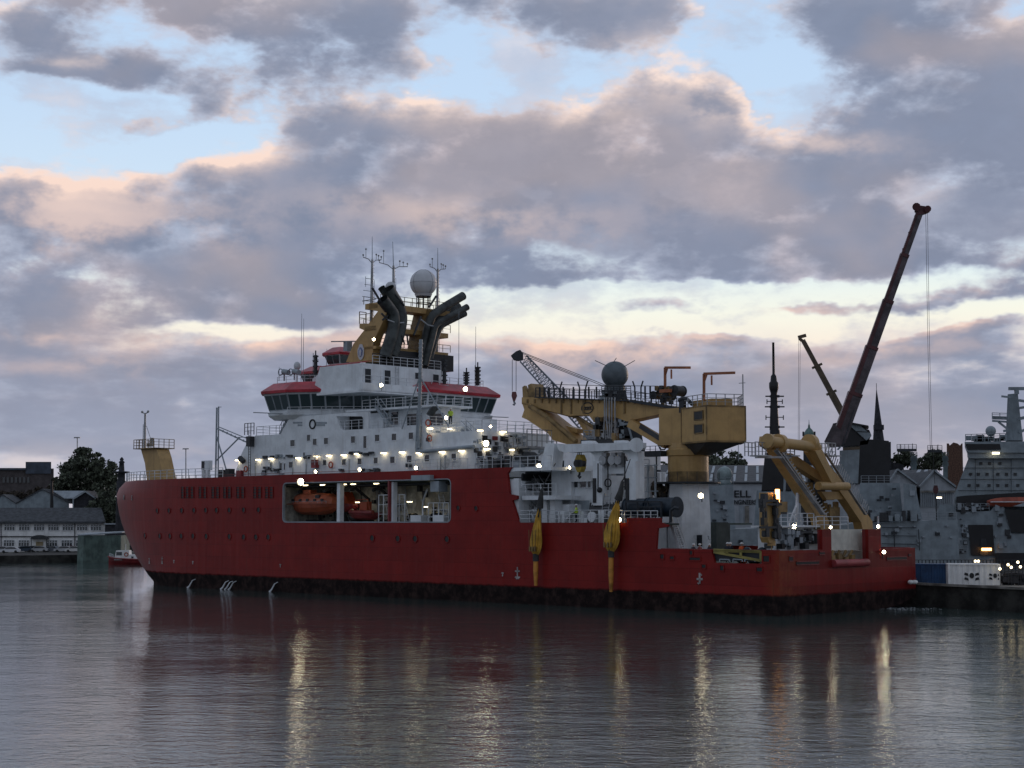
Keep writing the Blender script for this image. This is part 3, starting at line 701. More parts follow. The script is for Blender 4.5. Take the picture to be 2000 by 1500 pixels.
# deck level between, with shaded recess
mb = MB(); mb.box((50.6, 4.2, ZU), (59.88, tE-1.0, 22.6)); mb.build('upper_deckhouse', M['white'], SHIP); UPH = [o for o in SHIP.children if o.name == 'upper_deckhouse'][0]
mb = MB(); mb.box((49.6, 2.6, 22.62), (66, tE, 22.86)); mb.build('bridge_deck', M['white'], SHIP)

# windows
def win_t(u0, v0, u1, v1, t, parent, mt='glass', fr='white', name='window'):
    a, b = T(u0, v0, t-.02), T(u1, v1, t-.02); s0, s1, z0, z1 = b[0], a[0], b[2], a[2]
    mb = MB(); mb.box((s0, t-.03, z0), (s1, t+.02, z1)); mb.use(1)
    for p, q in (((s0, z0), (s1, z0)), ((s0, z1), (s1, z1)), ((s0, z0), (s0, z1)), ((s1, z0), (s1, z1))): mb.bar((p[0], t-.03, p[1]), (q[0], t-.03, q[1]), .10)
    return mb.build(name, [M[mt], M[fr]], parent)
def win_s(u0, v0, u1, v1, s, parent, mt='glass', fr='white', name='window'):
    a, b = S(u0, v0, s-.02), S(u1, v1, s-.02); t0, t1, z0, z1 = a[1], b[1], b[2], a[2]
    mb = MB(); mb.box((s-.03, t0, z0), (s+.02, t1, z1)); mb.use(1)
    for p, q in (((t0, z0), (t1, z0)), ((t0, z1), (t1, z1)), ((t0, z0), (t0, z1)), ((t1, z0), (t1, z1))): mb.bar((s-.03, p[0], p[1]), (s-.03, q[0], q[1]), .10)
    return mb.build(name, [M[mt], M[fr]], parent)
zx = lambda x, y: (420+x*.24666, 660+y*.24666)      # picture crop -> photo pixels
for x0, y0, x1, y1 in ((597, 807, 634, 860), (728, 765, 757, 817), (775, 797, 808, 850), (863, 790, 898, 843), (1077, 777, 1112, 833), (1266, 765, 1306, 820), (1399, 757, 1439, 812), (1534, 748, 1573, 803),
                       (1003, 957, 1040, 1008), (1128, 951, 1165, 1003), (1256, 945, 1292, 997), (1387, 938, 1426, 993), (1520, 931, 1560, 987), (1660, 925, 1700, 980), (585, 980, 620, 1030), (1872, 915, 1912, 968)):
    win_t(*zx(x0, y0), *zx(x1, y1), 1.0, SUP)
for x0, y0, x1, y1 in ((1175, 775, 1203, 875), (698, 905, 716, 955), (850, 965, 885, 1012), (513, 988, 534, 1050), (545, 990, 560, 1048), (438, 993, 453, 1060)): win_t(*zx(x0, y0), *zx(x1, y1), 1.0, SUP, name='door')
# black panels stand for the shade inside the upper house openings
for x0, y0, x1, y1 in ((968, 625, 1175, 725), (1190, 603, 1290, 700)): win_t(*zx(x0, y0), *zx(x1, y1), 3.4 if x0 < 1000 else 4.2, SUP if x0 < 1000 else UPH, name='opening', mt='black')
for x0, y0, x1, y1 in ((1395, 585, 1455, 690), (1520, 600, 1640, 690), (1700, 600, 1810, 690)): win_t(*zx(x0, y0), *zx(x1, y1), 4.2, UPH, name='window')
# rails along decks
mb = MB()
def rr(p, q, h=1.1, g=1.5): mb.rail([p, q], h, g)
mb.rail([(49.8, 1.15, ZU), (59.7, 1.15, ZU)], 1.15, 1.4); mb.rail([(cut0+.2, 1.25, p1(690, 838)[2]), (cut1-.2, 1.25, p1(690, 838)[2])], 1.1, 1.3)
mb.rail([(49.7, 2.7, 22.86), (63, 2.7, 22.86)], 1.1, 1.5); mb.rail([(49.7, 2.7, 22.86), (49.7, tE, 22.86), (58, tE, 22.86)], 1.1, 1.6)
mb.rail([(49.9, 1.2, ZU), (49.9, tF, ZU)], 1.1, 1.6)
mb.rail([(41.1, 1.6, 19.4), (41.1, 12.5, 19.4), (49.2, 12.5, 19.4)], 1.25, 1.3); mb.rail([(41.1, 1.6, 19.4), (49.2, 1.6, 19.4)], 1.1, 1.4)
mb.rail([(A[3][0]-.1, 1.1, ZU), (A[4][0]-.3, 1.1, ZU)], 1.15, 1.3); mb.rail([(A[3][0]-.1, 1.1, ZU), (A[3][0]-.1, 22, ZU)], 1.15, 2)
mb.rail([(40.9, .35, ZT-.0), (52, .35, ZT)], 1.3, 1.2); mb.rail([(35.5, .4, 15.1), (41, .4, 15.1)], 1.3, 1.3)
mb.parts('deck_rail', M['rail'], SHIP, False)
# bow rail follows the edge of the hull
mb = MB(); edge = [(s, t+.15, ZT) for s, t in BOWROWS[-1]]; pts = [(88, .15, ZT)]+edge[2:]
mb.rail(pts, 1.25, 1.6, .035); mb.rail([(s, 24.4-t, z) for s, t, z in pts], 1.25, 1.6, .035); mb.build('foredeck_rail', M['rail'], SHIP)
mb = MB(); mb.bar((60, .28, ZT+.3), (88, .28, ZT+.3), .05); mb.bar((41, .28, ZT+.02), (88, .28, ZT+.02), .28, .1)
mb.build('hull_cap', M['red'], SHIP)

# ---------------------------------------------------------------- bridge
def inset(poly, d, z):
    c = sum((Vector((x, y)) for x, y in poly), Vector((0, 0)))/len(poly); n = len(poly); out = []
    ar = sum(poly[i][0]*poly[(i+1) % n][1]-poly[(i+1) % n][0]*poly[i][1] for i in range(n)); sg = 1 if ar > 0 else -1
    for i in range(n):
        a, b, c_ = Vector(poly[i-1]), Vector(poly[i]), Vector(poly[(i+1) % n])
        e1, e2 = (b-a).normalized(), (c_-b).normalized(); n1, n2 = Vector((-e1.y, e1.x))*sg, Vector((-e2.y, e2.x))*sg
        m_ = (n1+n2); m_ = m_/max(.35, m_.length_squared)*2; q = b+m_*d; out.append((q.x, q.y, z))
    return out
RP = [Z(510, 768, 25.5)[:2], Z(557, 764, 25.5)[:2], Z(605, 763, 25.5)[:2], Z(690, 762.5, 25.5)[:2], (64.6, 6.5), (62.2, 9.0), (60.1, 11.3), Z(977, 774.5, 25.5)[:2], (64.5, 26.4), (73.5, 26.4), (80, 21.5), (82, 15.5), (82, 8.5), (80.8, 1.0)]
def loft(mb, rings, caps=True):
    n = len(rings[0]); vs = [p for r in rings for p in r]; fs = []
    for j in range(len(rings)-1):
        for i in range(n): k = (i+1) % n; fs.append((j*n+i, j*n+k, (j+1)*n+k, (j+1)*n+i))
    if caps: fs += [list(range(n)), list(range(len(vs)-n, len(vs)))]
    mb.add(vs, fs)
mb = MB(); W0, W1 = inset(RP, .40, 25.28), inset(RP, 1.12, 23.2)
loft(mb, [inset(RP, 1.6, 22.15), inset(RP, .95, 22.6), inset(RP, .88, 23.0), inset(RP, 1.16, 23.1), W1, W0, inset(RP, .42, 25.35)]); BR = mb.build('bridge', M['white'], SHIP)
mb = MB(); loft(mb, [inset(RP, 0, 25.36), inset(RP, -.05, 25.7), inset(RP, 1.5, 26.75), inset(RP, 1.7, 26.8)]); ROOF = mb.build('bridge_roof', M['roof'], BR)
NW = {0: 3, 1: 2, 2: 3, 3: 3, 4: 2, 5: 1, 6: 8, 7: 2, 8: 4, 9: 4, 10: 4, 11: 4, 12: 4, 13: 2}
for i in range(len(RP)):
    j = (i+1) % len(RP); n = NW[i]; a0, b0, a1, b1 = Vector(W0[i]), Vector(W0[j]), Vector(W1[i]), Vector(W1[j])
    nrm = (b0-a0).cross(a1-a0).normalized(); c = Vector((70, 12, 24))
    if (a0-c).dot(nrm) < 0: nrm = -nrm
    for k in range(n):
        f0, f1 = (k+.05)/n, (k+.95)/n; L = lambda f, g: a0.lerp(b0, f).lerp(a1.lerp(b1, f), g)
        q = [L(f0, .06), L(f1, .06), L(f1, .95), L(f0, .95)]
        mb = MB(); mb.prism([p+nrm*.01 for p in q], nrm*.05); mb.use(1)
        for e in range(4): mb.bar(q[e]+nrm*.05, q[(e+1) % 4]+nrm*.05, .07)
        mb.build('window', [M['bglass'], M['lgrey']], BR)
mb = MB(); mb.bar((77.5, -2.9, 22.9), (75.5, .2, 22.8), .5, .08); mb.bar((61.5, 26.5, 22.9), (61, 22, 22.8), .5, .08); mb.build('wing_shelf', M['lgrey'], BR)
mb = MB(); mb.rail([(x, y, 22.62) for x, y, _ in inset(RP, .5, 0)][1:5], .9, 1.5, .03, 2); mb.build('wing_rail', M['rail'], BR)
mb = MB(); mb.rail([(x, y, 26.8) for x, y, _ in inset(RP, 2.0, 0)][0:4], .8, 1.5, .025, 2); mb.rail([(x, y, 26.8) for x, y, _ in inset(RP, 2.0, 0)][6:10], .8, 1.5, .025, 2); mb.build('roof_rail', M['rail'], BR)
# upper block above the bridge
mb = MB(); mb.box((62, 1.7, 25.15), (70, 15.2, 28.45)); mb.prism([(70, 2.6, 25.9), (72.6, 2.6, 25.9), (72.6, 2.6, 27.2), (70, 2.6, 28.3)], (0, 12, 0)); mb.box((61.2, 1.2, 25.0), (62, 15.6, 26.0)); mb.box((61.2, 1.2, 24.86), (70, 15.6, 25.14))
mb.prism([(70.0, 1.7, 28.45), (70, 1.7, 25.2), (71.5, 1.7, 25.2)], (0, 13.5, 0))
UB = mb.build('upper_block', M['white'], SHIP)
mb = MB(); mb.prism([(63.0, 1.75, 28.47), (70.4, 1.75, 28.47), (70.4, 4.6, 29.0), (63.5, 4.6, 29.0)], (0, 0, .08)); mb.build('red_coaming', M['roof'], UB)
for x0, y0, x1, y1 in ((1183, 240, 1235, 378), (1338, 252, 1390, 382), (1580, 272, 1615, 330), (1722, 285, 1772, 362)): win_s(*zx(x0, y0), *zx(x1, y1), 62.0, UB, mt='dgrey', name='door')
mb = MB(); mb.rail([(61.3, 1.3, 26.0), (61.3, 15.5, 26.0)], .9, 1.4, .03, 2); mb.rail([(62.1, 3.5, 28.45), (62.1, 15, 28.45)], 1.1, 1.2, .03, 3); mb.ladder(S(776, 756, 61.9), S(776, 716, 61.9), .5, (0, 1, 0)); mb.build('block_rail', M['rail'], UB)
# two small red-roofed lookout cabs forward of the mast
def cab(poly_u, zc, label):
    (u0, v0), (u1, v1), s, t, w, l = poly_u
for (u, v, sc_) in ((628, 728, 1.0), (668, 691, .85)):
    c = T(u, v, 8.0 if sc_ == 1 else 9.0); x, y, z = c; pl = [(x-2.4*sc_, y-2.6*sc_), (x+1.6*sc_, y-2.6*sc_), (x+3*sc_, y-1.0), (x+3*sc_, y+2.6), (x-2.4*sc_, y+2.6)]
    mb = MB(); loft(mb, [inset(pl, 1.2, z-2.6*sc_), inset(pl, .4, z-.3)]); mb.box((x-2.2, y-1.4, z-4), (x+1, y+2, z-2.5*sc_)); o = mb.build('lookout_cab', M['white'], UB)
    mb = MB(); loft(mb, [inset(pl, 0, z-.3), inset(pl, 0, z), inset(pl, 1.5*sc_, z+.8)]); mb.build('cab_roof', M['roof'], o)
    mb = MB(); w0, w1 = inset(pl, .38, z-.4), inset(pl, .8, z-1.6*sc_)
    for i in range(len(pl)):
        j = (i+1) % len(pl); a0, b0, a1, b1 = Vector(w0[i]), Vector(w0[j]), Vector(w1[i]), Vector(w1[j]); c3 = Vector((x, y, z)); nr = (b0-a0).cross(a1-a0).normalized(); nr = nr if (a0-c3).dot(nr) > 0 else -nr
        for k in range(2): f0, f1 = (k+.08)/2, (k+.92)/2; mb.prism([a0.lerp(b0, f0)+nr*.02, a0.lerp(b0, f1)+nr*.02, a1.lerp(b1, f1)+nr*.02, a1.lerp(b1, f0)+nr*.02], nr*.06)
    mb.build('window', M['bglass'], o)
# bridge-top gear: small domes, whips, lattice posts
def gear(u, v, t, kind, h=2.0, name='antenna'):
    b = Vector(T(u, v, t)); mb = MB(); z = Vector((0, 0, 1))
    if kind == 'dome': mb.tube([b, b+z*h], .10, 6); mb.ball(b+z*(h+.35), .45, 12, 8, (1, 1, 1.25)); mt = M['radome']; name = 'satellite_dome'
    elif kind == 'whip': mb.tube([b, b+z*h], [.05, .025], 5); mt = M['lgrey']; name = 'whip_antenna'
    elif kind == 'post':
        mb.bar(b, b+z*h, .34); mt = M['dark']; name = 'signal_post'
        for k in range(5): mb.box(b+Vector((-.35, -.2, h*(k+.6)/5)), b+Vector((.35, .2, h*(k+.6)/5+.18)))
        mb.bar(b+z*h, b+z*(h+.6), .12); mb.bar(b+Vector((.5, 0, h*.3)), b+Vector((.5, 0, h*1.1)), .05); mb.bar(b+Vector((-.6, 0, h*.8)), b+Vector((.7, 0, h*.8)), .06)
    elif kind == 'light':
        mb.bar(b, b+z*h*.6, .15); mb.tube([b+Vector((-.9, 0, h*.6)), b+Vector((.2, 0, h*.6+.2))], .35, 10); mb.ring(b+Vector((.8, 0, h*.7)), .42, .07, 't'); mb.bar(b+Vector((-.9, 0, h*.5)), b+Vector((.9, 0, h*.5)), .1); mt = M['lgrey']; name = 'searchlight'
    else: mt = M['dark']
    mb.build(name, mt, ROOF)
gear(555, 744, 2, 'light', 1.7); gear(575, 742, 2, 'light', 1.5); gear(580, 746, 3, 'dome', 1.7); gear(588, 745, 4, 'whip', 8.8); gear(592, 745, 5, 'whip', 8.2); gear(616, 742, 5, 'post', 3.2); gear(638, 720, 7, 'whip', 2.6)
gear(545, 744, 2, 'whip', 1.8); gear(868, 750, 14, 'post', 3.1); gear(896, 752, 16, 'whip', 9.5); gear(929, 753, 19, 'whip', 7.6); gear(933, 753, 19, 'post', 2.4); gear(911, 752, 17, 'post', 1.6)
# ---------------------------------------------------------------- mast gantry with exhausts
MAST = MB()
tA, tB = 5.6, 6.7
poly = [T(u, v, tA) for u, v in [(676, 707), (690, 672), (711, 645), (702, 641), (702, 632), (720, 632), (738, 608), (721, 604), (721, 592), (757, 597), (754, 612), (745, 634), (735, 655), (728, 676), (729, 707)]]
MAST.prism(poly, (0, tB-tA, 0))
polyb = [Vector(S(u, v, 63.4)) for u, v in ((818, 712), (834, 712), (851, 622), (852, 604), (836, 604), (828, 640))]
def zs(u, v, s=65.0): return S(u, v, s)[2]
xa = max(p[0] for p in poly[8:10]); z1 = poly[8][2]
MAST.box((63.6, 5.6, z1-.75), (66.0, 18.0, z1-.05)); zm = S(770, 640, 64)[2]
MAST.box((63.9, 5.6, zm-.6), (66.0, 18.0, zm)); zl = S(780, 680, 64)[2]; MAST.box((63.9, 5.6, zl-.35), (66.0, 18.0, zl))
MASTO = MAST.build('mast', M['ochre'], SHIP)
mb = MB(); mb.prism(polyb, (2.6, 0, 0)); mb.build('starboard_leg', M['ochred'], MASTO)  # leg's shade put into the colour: darker ochre than the port leg
mb = MB(); mb.box((62.9, 7.45, 28.5), (68, 18, zl-.45)); mb.build('funnel_casing', M['black'], SHIP); CAS = [o for o in SHIP.children if o.name == 'funnel_casing'][0]
mb = MB(); mb.rail([(62.2, 3.6, 28.5), (62.2, 15.1, 28.5)], 1.3, 1.4, .035, 2); mb.build('casing_rail', M['dark'], CAS)
mb = MB()
for zz, a in ((z1-.05, 1.0), (zm, 1.0), (zl, .9)): mb.rail([(63.3, 5.8, zz), (63.3, 17.8, zz)], a, 1.3, .03, 2); mb.rail([(66.5, 5.8, zz), (66.5, 17.8, zz)], a, 1.3, .03, 2)
e = T(702, 632, tA); mb.rail([(e[0], tA, e[2]), (e[0]-2.4, tA, e[2])], 1.1, 1.0, .035, 2); mb.rail([(e[0], tA, e[2]), (e[0], tB, e[2])], 1.5, .9, .04, 2)
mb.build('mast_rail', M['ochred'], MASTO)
# emblem on the port leg: white shield shape with blue and gold
c = T(705, 688, tA-.06); mb = MB()
sh = [(0, 1.05), (.3, .95), (.45, .6), (.6, .45), (.62, 0), (.55, -.5), (.3, -.85), (0, -1.0), (-.3, -.85), (-.55, -.5), (-.62, 0), (-.6, .45), (-.45, .6), (-.3, .95)]
mb.prism([(c[0]+a, c[1], c[2]+b) for a, b in sh], (0, -.05, 0)); mb.use(1); mb.prism([(c[0]+a*.62, c[1]-.06, c[2]+b*.6) for a, b in sh], (0, -.05, 0)); mb.use(2)
mb.prism([(c[0]-.1, c[1]-.12, c[2]-.5), (c[0]+.1, c[1]-.12, c[2]-.5), (c[0]+.22, c[1]-.12, c[2]+.1), (c[0], c[1]-.12, c[2]+.45), (c[0]-.22, c[1]-.12, c[2]+.1)], (0, -.04, 0))
mb.build('emblem', [M['radome'], pmat('emblem_blue', (.16, .20, .36), .5), M['radome']], MASTO)
# dark bracing
mb = MB()
for t0 in (5.7, 16.3):
    pass
mb.bar(S(700, 640, 66), S(760, 700, 63), .01)
mb = MB()
B3 = lambda u, v, s=62.0: S(u, v, s)
mb.bar(B3(727, 562), B3(745, 592), .2); mb.bar(B3(790, 597), B3(772, 575), .16); mb.bar(B3(838, 600), B3(852, 578), .2); mb.bar(B3(747, 625), B3(762, 612), .18); mb.bar(B3(745, 612), B3(765, 632), .18)
mb.bar(B3(822, 618), B3(808, 655), .2); mb.bar(B3(785, 655), B3(790, 672), .15); mb.bar(B3(795, 655), B3(797, 674), .15)
mb.parts('mast_brace', M['dark'], MASTO)
mb = MB(); mb.tube([B3(758, 625, 61.6), B3(775, 631, 61.4), B3(789, 630, 61.6)], .09, 6); mb.tube([B3(822, 624, 61.6), B3(836, 635, 61.4), B3(846, 637, 61.6)], .09, 6); mb.build('pipe_strap', M['steel'], MASTO)
def pipe(pts, r, s):
    P_ = [Vector(S(u, v, s)) for u, v in pts]; out = [P_[0]]
    for a, b, c in zip(P_, P_[1:], P_[2:]):      # round the bends
        d1, d2 = (a-b).normalized(), (c-b).normalized(); k = min(1.0, (a-b).length*.4, (c-b).length*.4)
        for f in (0, .33, .66, 1): p = b+d1*k*(1-f)**2+d2*k*f**2; out.append(p)
    out.append(P_[-1]); mb = MB(); mb.tube(out, r, 18, False)
    e = out[-1]; d = (out[-1]-out[-2]).normalized(); mb.tube([e-d*.05, e+d*.02], r*1.07, 18, False); mb.use(1)
    mb.tube([e-d*.5, e-d*.49], r*.97, 18, True)
    mb.use(0)
    for f in (.25, .6): q = out[0].lerp(out[1], f); d = (out[1]-out[0]).normalized(); mb.tube([q-d*.06, q+d*.06], r*1.06, 18, False)
    mb.build('exhaust_pipe', [M['pipe'], M['black']], CAS)
pipe([(752, 698), (765, 655), (770, 632), (768, 612), (747, 585)], .76, 62.0)
pipe([(764, 696), (778, 650), (783, 622), (778, 600), (757, 565)], .88, 62.9)
pipe([(770, 690), (776, 640), (776, 615), (766, 595), (745, 562)], .45, 64.2)
pipe([(822, 712), (832, 655), (842, 618), (862, 603), (904, 578)], .55, 62.6)
pipe([(824, 705), (836, 655), (846, 628), (862, 618), (895, 598)], .52, 64.2)
pipe([(830, 715), (843, 665), (850, 635), (866, 625), (912, 600)], .42, 61.7)
pipe([(838, 705), (848, 668), (859, 637), (872, 629), (907, 612)], .46, 63.2)
# tall poles
def pole(u, vb, vm, vt, s, arms, name='mast_pole'):
    b, m_, t_ = Vector(S(u[0], vb, s)), Vector(S(u[1], vm, s)), Vector(S(u[2], vt, s)); mb = MB()
    mb.tube([b, b.lerp(m_, .5), m_], [.22, .19, .14], 8); mb.use(1).tube([m_, t_], [.06, .03], 5); mb.use(0)
    k = int((m_-b).length/.45)
    for i in range(k): q = b.lerp(m_, (i+.5)/k); mb.bar(q, q+Vector((0, .4, 0)), .04)
    mb.bar(b+Vector((0, .4, 0)), b.lerp(m_, .7)+Vector((0, .4, 0)), .04)
    for w in arms:
        q = m_; mb.tube([q+Vector((0, -w, .15)), q+Vector((0, -w*.4, 0)), q+Vector((0, 0, -.5)), q+Vector((0, w*.4, 0)), q+Vector((0, w, .15))], .06, 5)
        for e_, h_ in ((-w, .3), (-w*.7, 1.1 if w < 1.6 else 1.6), (w*.45, .6), (w*.7, .5), (w, .4)): r = q+Vector((0, e_, .12)); mb.bar(r, r+Vector((0, 0, h_)), .05); mb.ball(r+Vector((0, 0, h_)), .13, 6, 4)
    mb.build(name, [M['steel'], M['lgrey']], MASTO)
pole((725, 727, 727), 640, 507, 462, 66, (1.5,)); pole((769, 768.5, 767), 598, 519, 472, 66, (2.4,)); pole((853, 855, 855), 720, 525, 484, 66, (1.4,))
mb = MB()
for k in range(4): q = S(725, 545+k*12, 66); mb.bar(q, Vector(q)+Vector((0, -.9-.2*k, 0)), .06); 
q = Vector(S(714, 560, 66)); mb.bar(q, q+Vector((0, 0, 1.3)), .05)
a, b = S(708, 588, 66), S(734, 584, 66); mb.bar(a, b, .12); a = T(672, 668, 7); mb.bar((a[0]+.8, 5.5, a[2]), (a[0]-1.6, 8.5, a[2]+.1), .35, .12); mb.box((a[0]-.9, 6.8, a[2]-1.2), (a[0]-.1, 7.6, a[2]))
mb.parts('radar_scanner', M['lgrey'], MASTO)
mb = MB(); c = Vector(S(827, 553, 65)); mb.ball(c, 1.75, 28, 18); mb.lathe(c, [(1.0, -1.75), (1.15, -1.45)], 20)
mb.build('radome', M['radome'], MASTO)
mb = MB(); mb.ring(c, 1.765, .025, 's', 32); mb.ring(c, 1.765, .025, 't', 32); mb.ring(c, 1.765, .025, 'z', 32); mb.build('radome_seam', M['steel'], MASTO)
mb = MB()
for k in range(8):
    a = k*math.pi/4; q = c+Vector((math.cos(a)*.85, math.sin(a)*.85, -1.7)); mb.bar(q, (q.x, q.y, z1-.05), .1)
mb.ring(c-Vector((0, 0, 1.75)), .9, .12, 'z'); mb.ring(c-Vector((0, 0, 2.6)), .9, .06, 'z'); mb.build('radome_stand', M['dark'], MASTO)
mb = MB(); c = Vector(S(763, 562, 66)); mb.ball(c, .72, 16, 10, (1, 1, 1.1)); mb.tube([c-Vector((0, 0, .6)), (c.x, c.y, z1)], .2, 8); mb.build('satellite_dome', M['radome'], MASTO)

# ---------------------------------------------------------------- stowed derrick pole and crutch
mb = MB(); b, t_ = Vector(T(818, 875, .7)), Vector(T(822, 663, .7)); mb.tube([b, t_], .20, 10); mb.tube([b+Vector((.45, 0, 0)), t_+Vector((.45, 0, -8))], .14, 6)
k = 26
for i in range(k): q = b.lerp(t_, i/k); mb.tube([q-Vector((0, 0, .05)), q+Vector((0, 0, .05))], .27, 8)
mb.bar(T(820, 735, .7), T(785, 838, .7), .11); mb.bar(T(822, 738, .7), T(876, 832, .7), .11)
mb.tube([T(816, 862, .6), T(814, 880, .6), T(824, 882, .6), T(925, 872, .6)], .22, 8); mb.build('derrick_pole', M['lgrey'], SHIP)
# wall lights along the house
FIT = [((464, 899), 1), ((504, 898), 1), ((529, 896), 1), ((582, 895), 1), ((618, 891), 1), ((642, 890), 1), ((671, 889), 1), ((697, 887), 1), ((749, 885), 1), ((785, 883.5), 1), ((818, 885), 1), ((863, 883), 1), ((901, 881), 1)]
def fitting(p, parent, st='lampw', e=16, axis='t', light=True):
    p = Vector(p); mb = MB(); w = Vector((.34, .14, .07)) if axis == 't' else Vector((.14, .34, .07))
    mb.box(p-w, p+w); mb.use(1); w2 = w+Vector((.05, .05, -.02)); mb.box(p-w2+Vector((0, 0, .12)), p+w2+Vector((0, 0, .12)))
    o = mb.build('wall_lamp', [M[st], M['white']], parent)
    if light: lamp_at(p-Vector((0, .25, .25) if axis == 't' else (.25, 0, .25)), o, e)
    return o
for (u, v), t in FIT: fitting(T(u, v, .78), SUP, e=13)
for u, v in ((938, 841), (983, 843.5), (951.6, 877), (999, 879)): fitting(S(u, v, 40.8), AFT, axis='s', e=14)
fitting(S(840, 837, 49), SUP, axis='s', e=14); fitting(S(898, 839.5, 48.8), SUP, axis='s', e=14); fitting(S(879, 838, 48.8), SUP, axis='s', e=10)
def flood(p, parent, d=(-.35, -1, -.12), st='lampf', e=45, r=.2, name='floodlight', bracket=.7):
    p = Vector(p); r = r*.72; mb = MB(); D = Vector(d).normalized(); mb.tube([p-D*.05, p+D*.02], [r, r], 12); mb.use(1); mb.tube([p+D*.16, p-D*.06], [r*1.25, r*1.22], 12, False); mb.tube([p-D*.07, p-D*.4], [r*1.2, r*.7], 12); mb.bar(p-D*.3, p-D*.3-Vector((0, 0, bracket)), .07)
    o = mb.build(name, [M[st], M['dark']], parent)
    return o
for u, v, t, par, r in ((588, 941, -.45, HULL, .52), (703, 917, .2, HULL, .24), (813, 914, .2, HULL, .26), (617, 921, .2, HULL, .24)): flood(T(u, v, t-.35), par, r=r, e=60)
flood(S(745, 752, 61.0), UB, (-1, -.9, -.15), r=.26); flood(S(909, 760, 59.5), BR, (-1, -.9, -.15), r=.36, e=70); flood(S(730, 663, 62.6), MASTO, (-1, -.9, -.15), r=.22)
flood(S(949, 866, 40.6), AFT, (-1, -.9, -.15), r=.42, e=110); flood(S(871, 816, 49.5), SUP, (-1, -.9, -.15), r=.26); flood(S(958, 833, 41), AFT, (-1, -.9, -.15), r=.18, e=12); flood(S(935, 932-18, 41), AFT, (-1, -.9, -.15), r=.01, e=0) if False else None
flood(T(1053, 910, .3), SHIP, r=.30, e=60); flood(T(1209, 1015, -.2), SHIP, r=.32, e=80); flood(T(1113, 913, 3), SHIP, r=.18, e=20)
flood(S(1551, 1028, 3), SHIP, (-1, -.9, -.12), r=.27, e=50); flood(S(1622, 1030, .5), SHIP, (-1, -.9, -.12), r=.17, e=40); flood(S(1715, 1028, .5), SHIP, (-1, -.9, -.12), r=.20, e=50); flood(S(1726, 1078, -.35), SHIP, (-1, -.9, -.12), r=.22, e=10)

# door, lifebuoy and box clutter on the house side
mb = MB(); rnd = random.Random(11)
for x0, y0, x1, y1 in ((380, 975, 450, 1075), (440, 1020, 525, 1080), (370, 940, 640, 950), (480, 930, 620, 945), (1060, 905, 1150, 920), (1180, 905, 1255, 925), (990, 1040, 1010, 1050), (1270, 1040, 1290, 1050), (1510, 1000, 1535, 1015), (690, 935, 760, 950), (1130, 1040, 1290, 1048)):
    for k in range(7):
        a = T(*zx(x0+(x1-x0)*rnd.random(), y0+(y1-y0)*rnd.random()), .8); w = .12+.3*rnd.random(); mb.use(k % 2); mb.box((a[0]-w, .72, a[2]-w*.5), (a[0]+w, .99, a[2]+w*.4))
for u in (498, 545, 571, 597, 681, 860, 868): a = T(u, 930, .9); mb.use(1).tube([(a[0], .93, 14.0), (a[0], .93, 16.8)], .06, 5)
mb.parts('side_fitting', [M['dark'], M['lgrey']], SUP)
mb = MB(); a = T(623, 905, .6); mb.ladder((a[0]+.9, .55, 14), (a[0]+.9, .55, 18.2), .5); mb.rail([(a[0]-.8, .5, 16.2), (a[0]+2.2, .5, 16.2)], 1.1, .8, .03); mb.build('side_ladder', M['rail'], SUP)
mb = MB(); b = T(487, 925, .5); mb.ladder((b[0], .5, 14), (b[0], .5, 21.0), .45); mb.rail([(b[0]-1, .4, 20.4), (b[0]+1, .4, 20.4)], 1.5, .7, .04); mb.box((b[0]-.4, .2, 18.9), (b[0]+.4, .9, 20.2)); mb.tube([T(476, 902, .6), T(468, 894, .5)], .35, 6); mb.build('front_ladder', M['dark'], SUP)
mb = MB()
for x, y, w in ((195, 1080, 24), (790, 997, 22)): a = T(*zx(x, y), .7); mb.box((a[0]-.5, .5, a[2]-.5), (a[0]+.5, .98, a[2]+.5))
mb.build('fire_box', M['red'], SUP)
LBL = ['orange lifebuoy on the front of the white house beside the ladder', 'orange lifebuoy on the house side above the middle boat bay rail', 'orange lifebuoy inside the white side screen below the outside stair', 'orange lifebuoy on the rail of the upper deck behind the derrick pole']
for i, (u, v, kind) in enumerate(((480, 916, .5), (646, 908, .5), (839, 856, 0), (836, 826, 0))):
    p = Vector(T(u, v, .75)) if kind else Vector(S(u, v, 49.2 if i == 2 else 49.8)); mb = MB(); mb.ring((0, 0, 0) and p or p, .36, .085, 't' if kind else 's', 14)
    solo(mb, 'lifebuoy', M['orange'], LBL[i], 'lifebuoy', p, True, 'lifebuoys hung on the red ship')
# logos
mb = MB(); c = T(*zx(771, 683), .95); mb.ring(c, .55, .10, 't', 18); mb.build('ring_logo', M['black'], SUP)
mb = MB()
for x0, x1, y in ((618, 690, 671), (655, 690, 691), (800, 885, 672), (800, 870, 690)): mb.bar(T(*zx(x0, y), .97), T(*zx(x1, y), .97), .03, .22)
mb.build('logo_lettering', M['lgrey'], SUP)
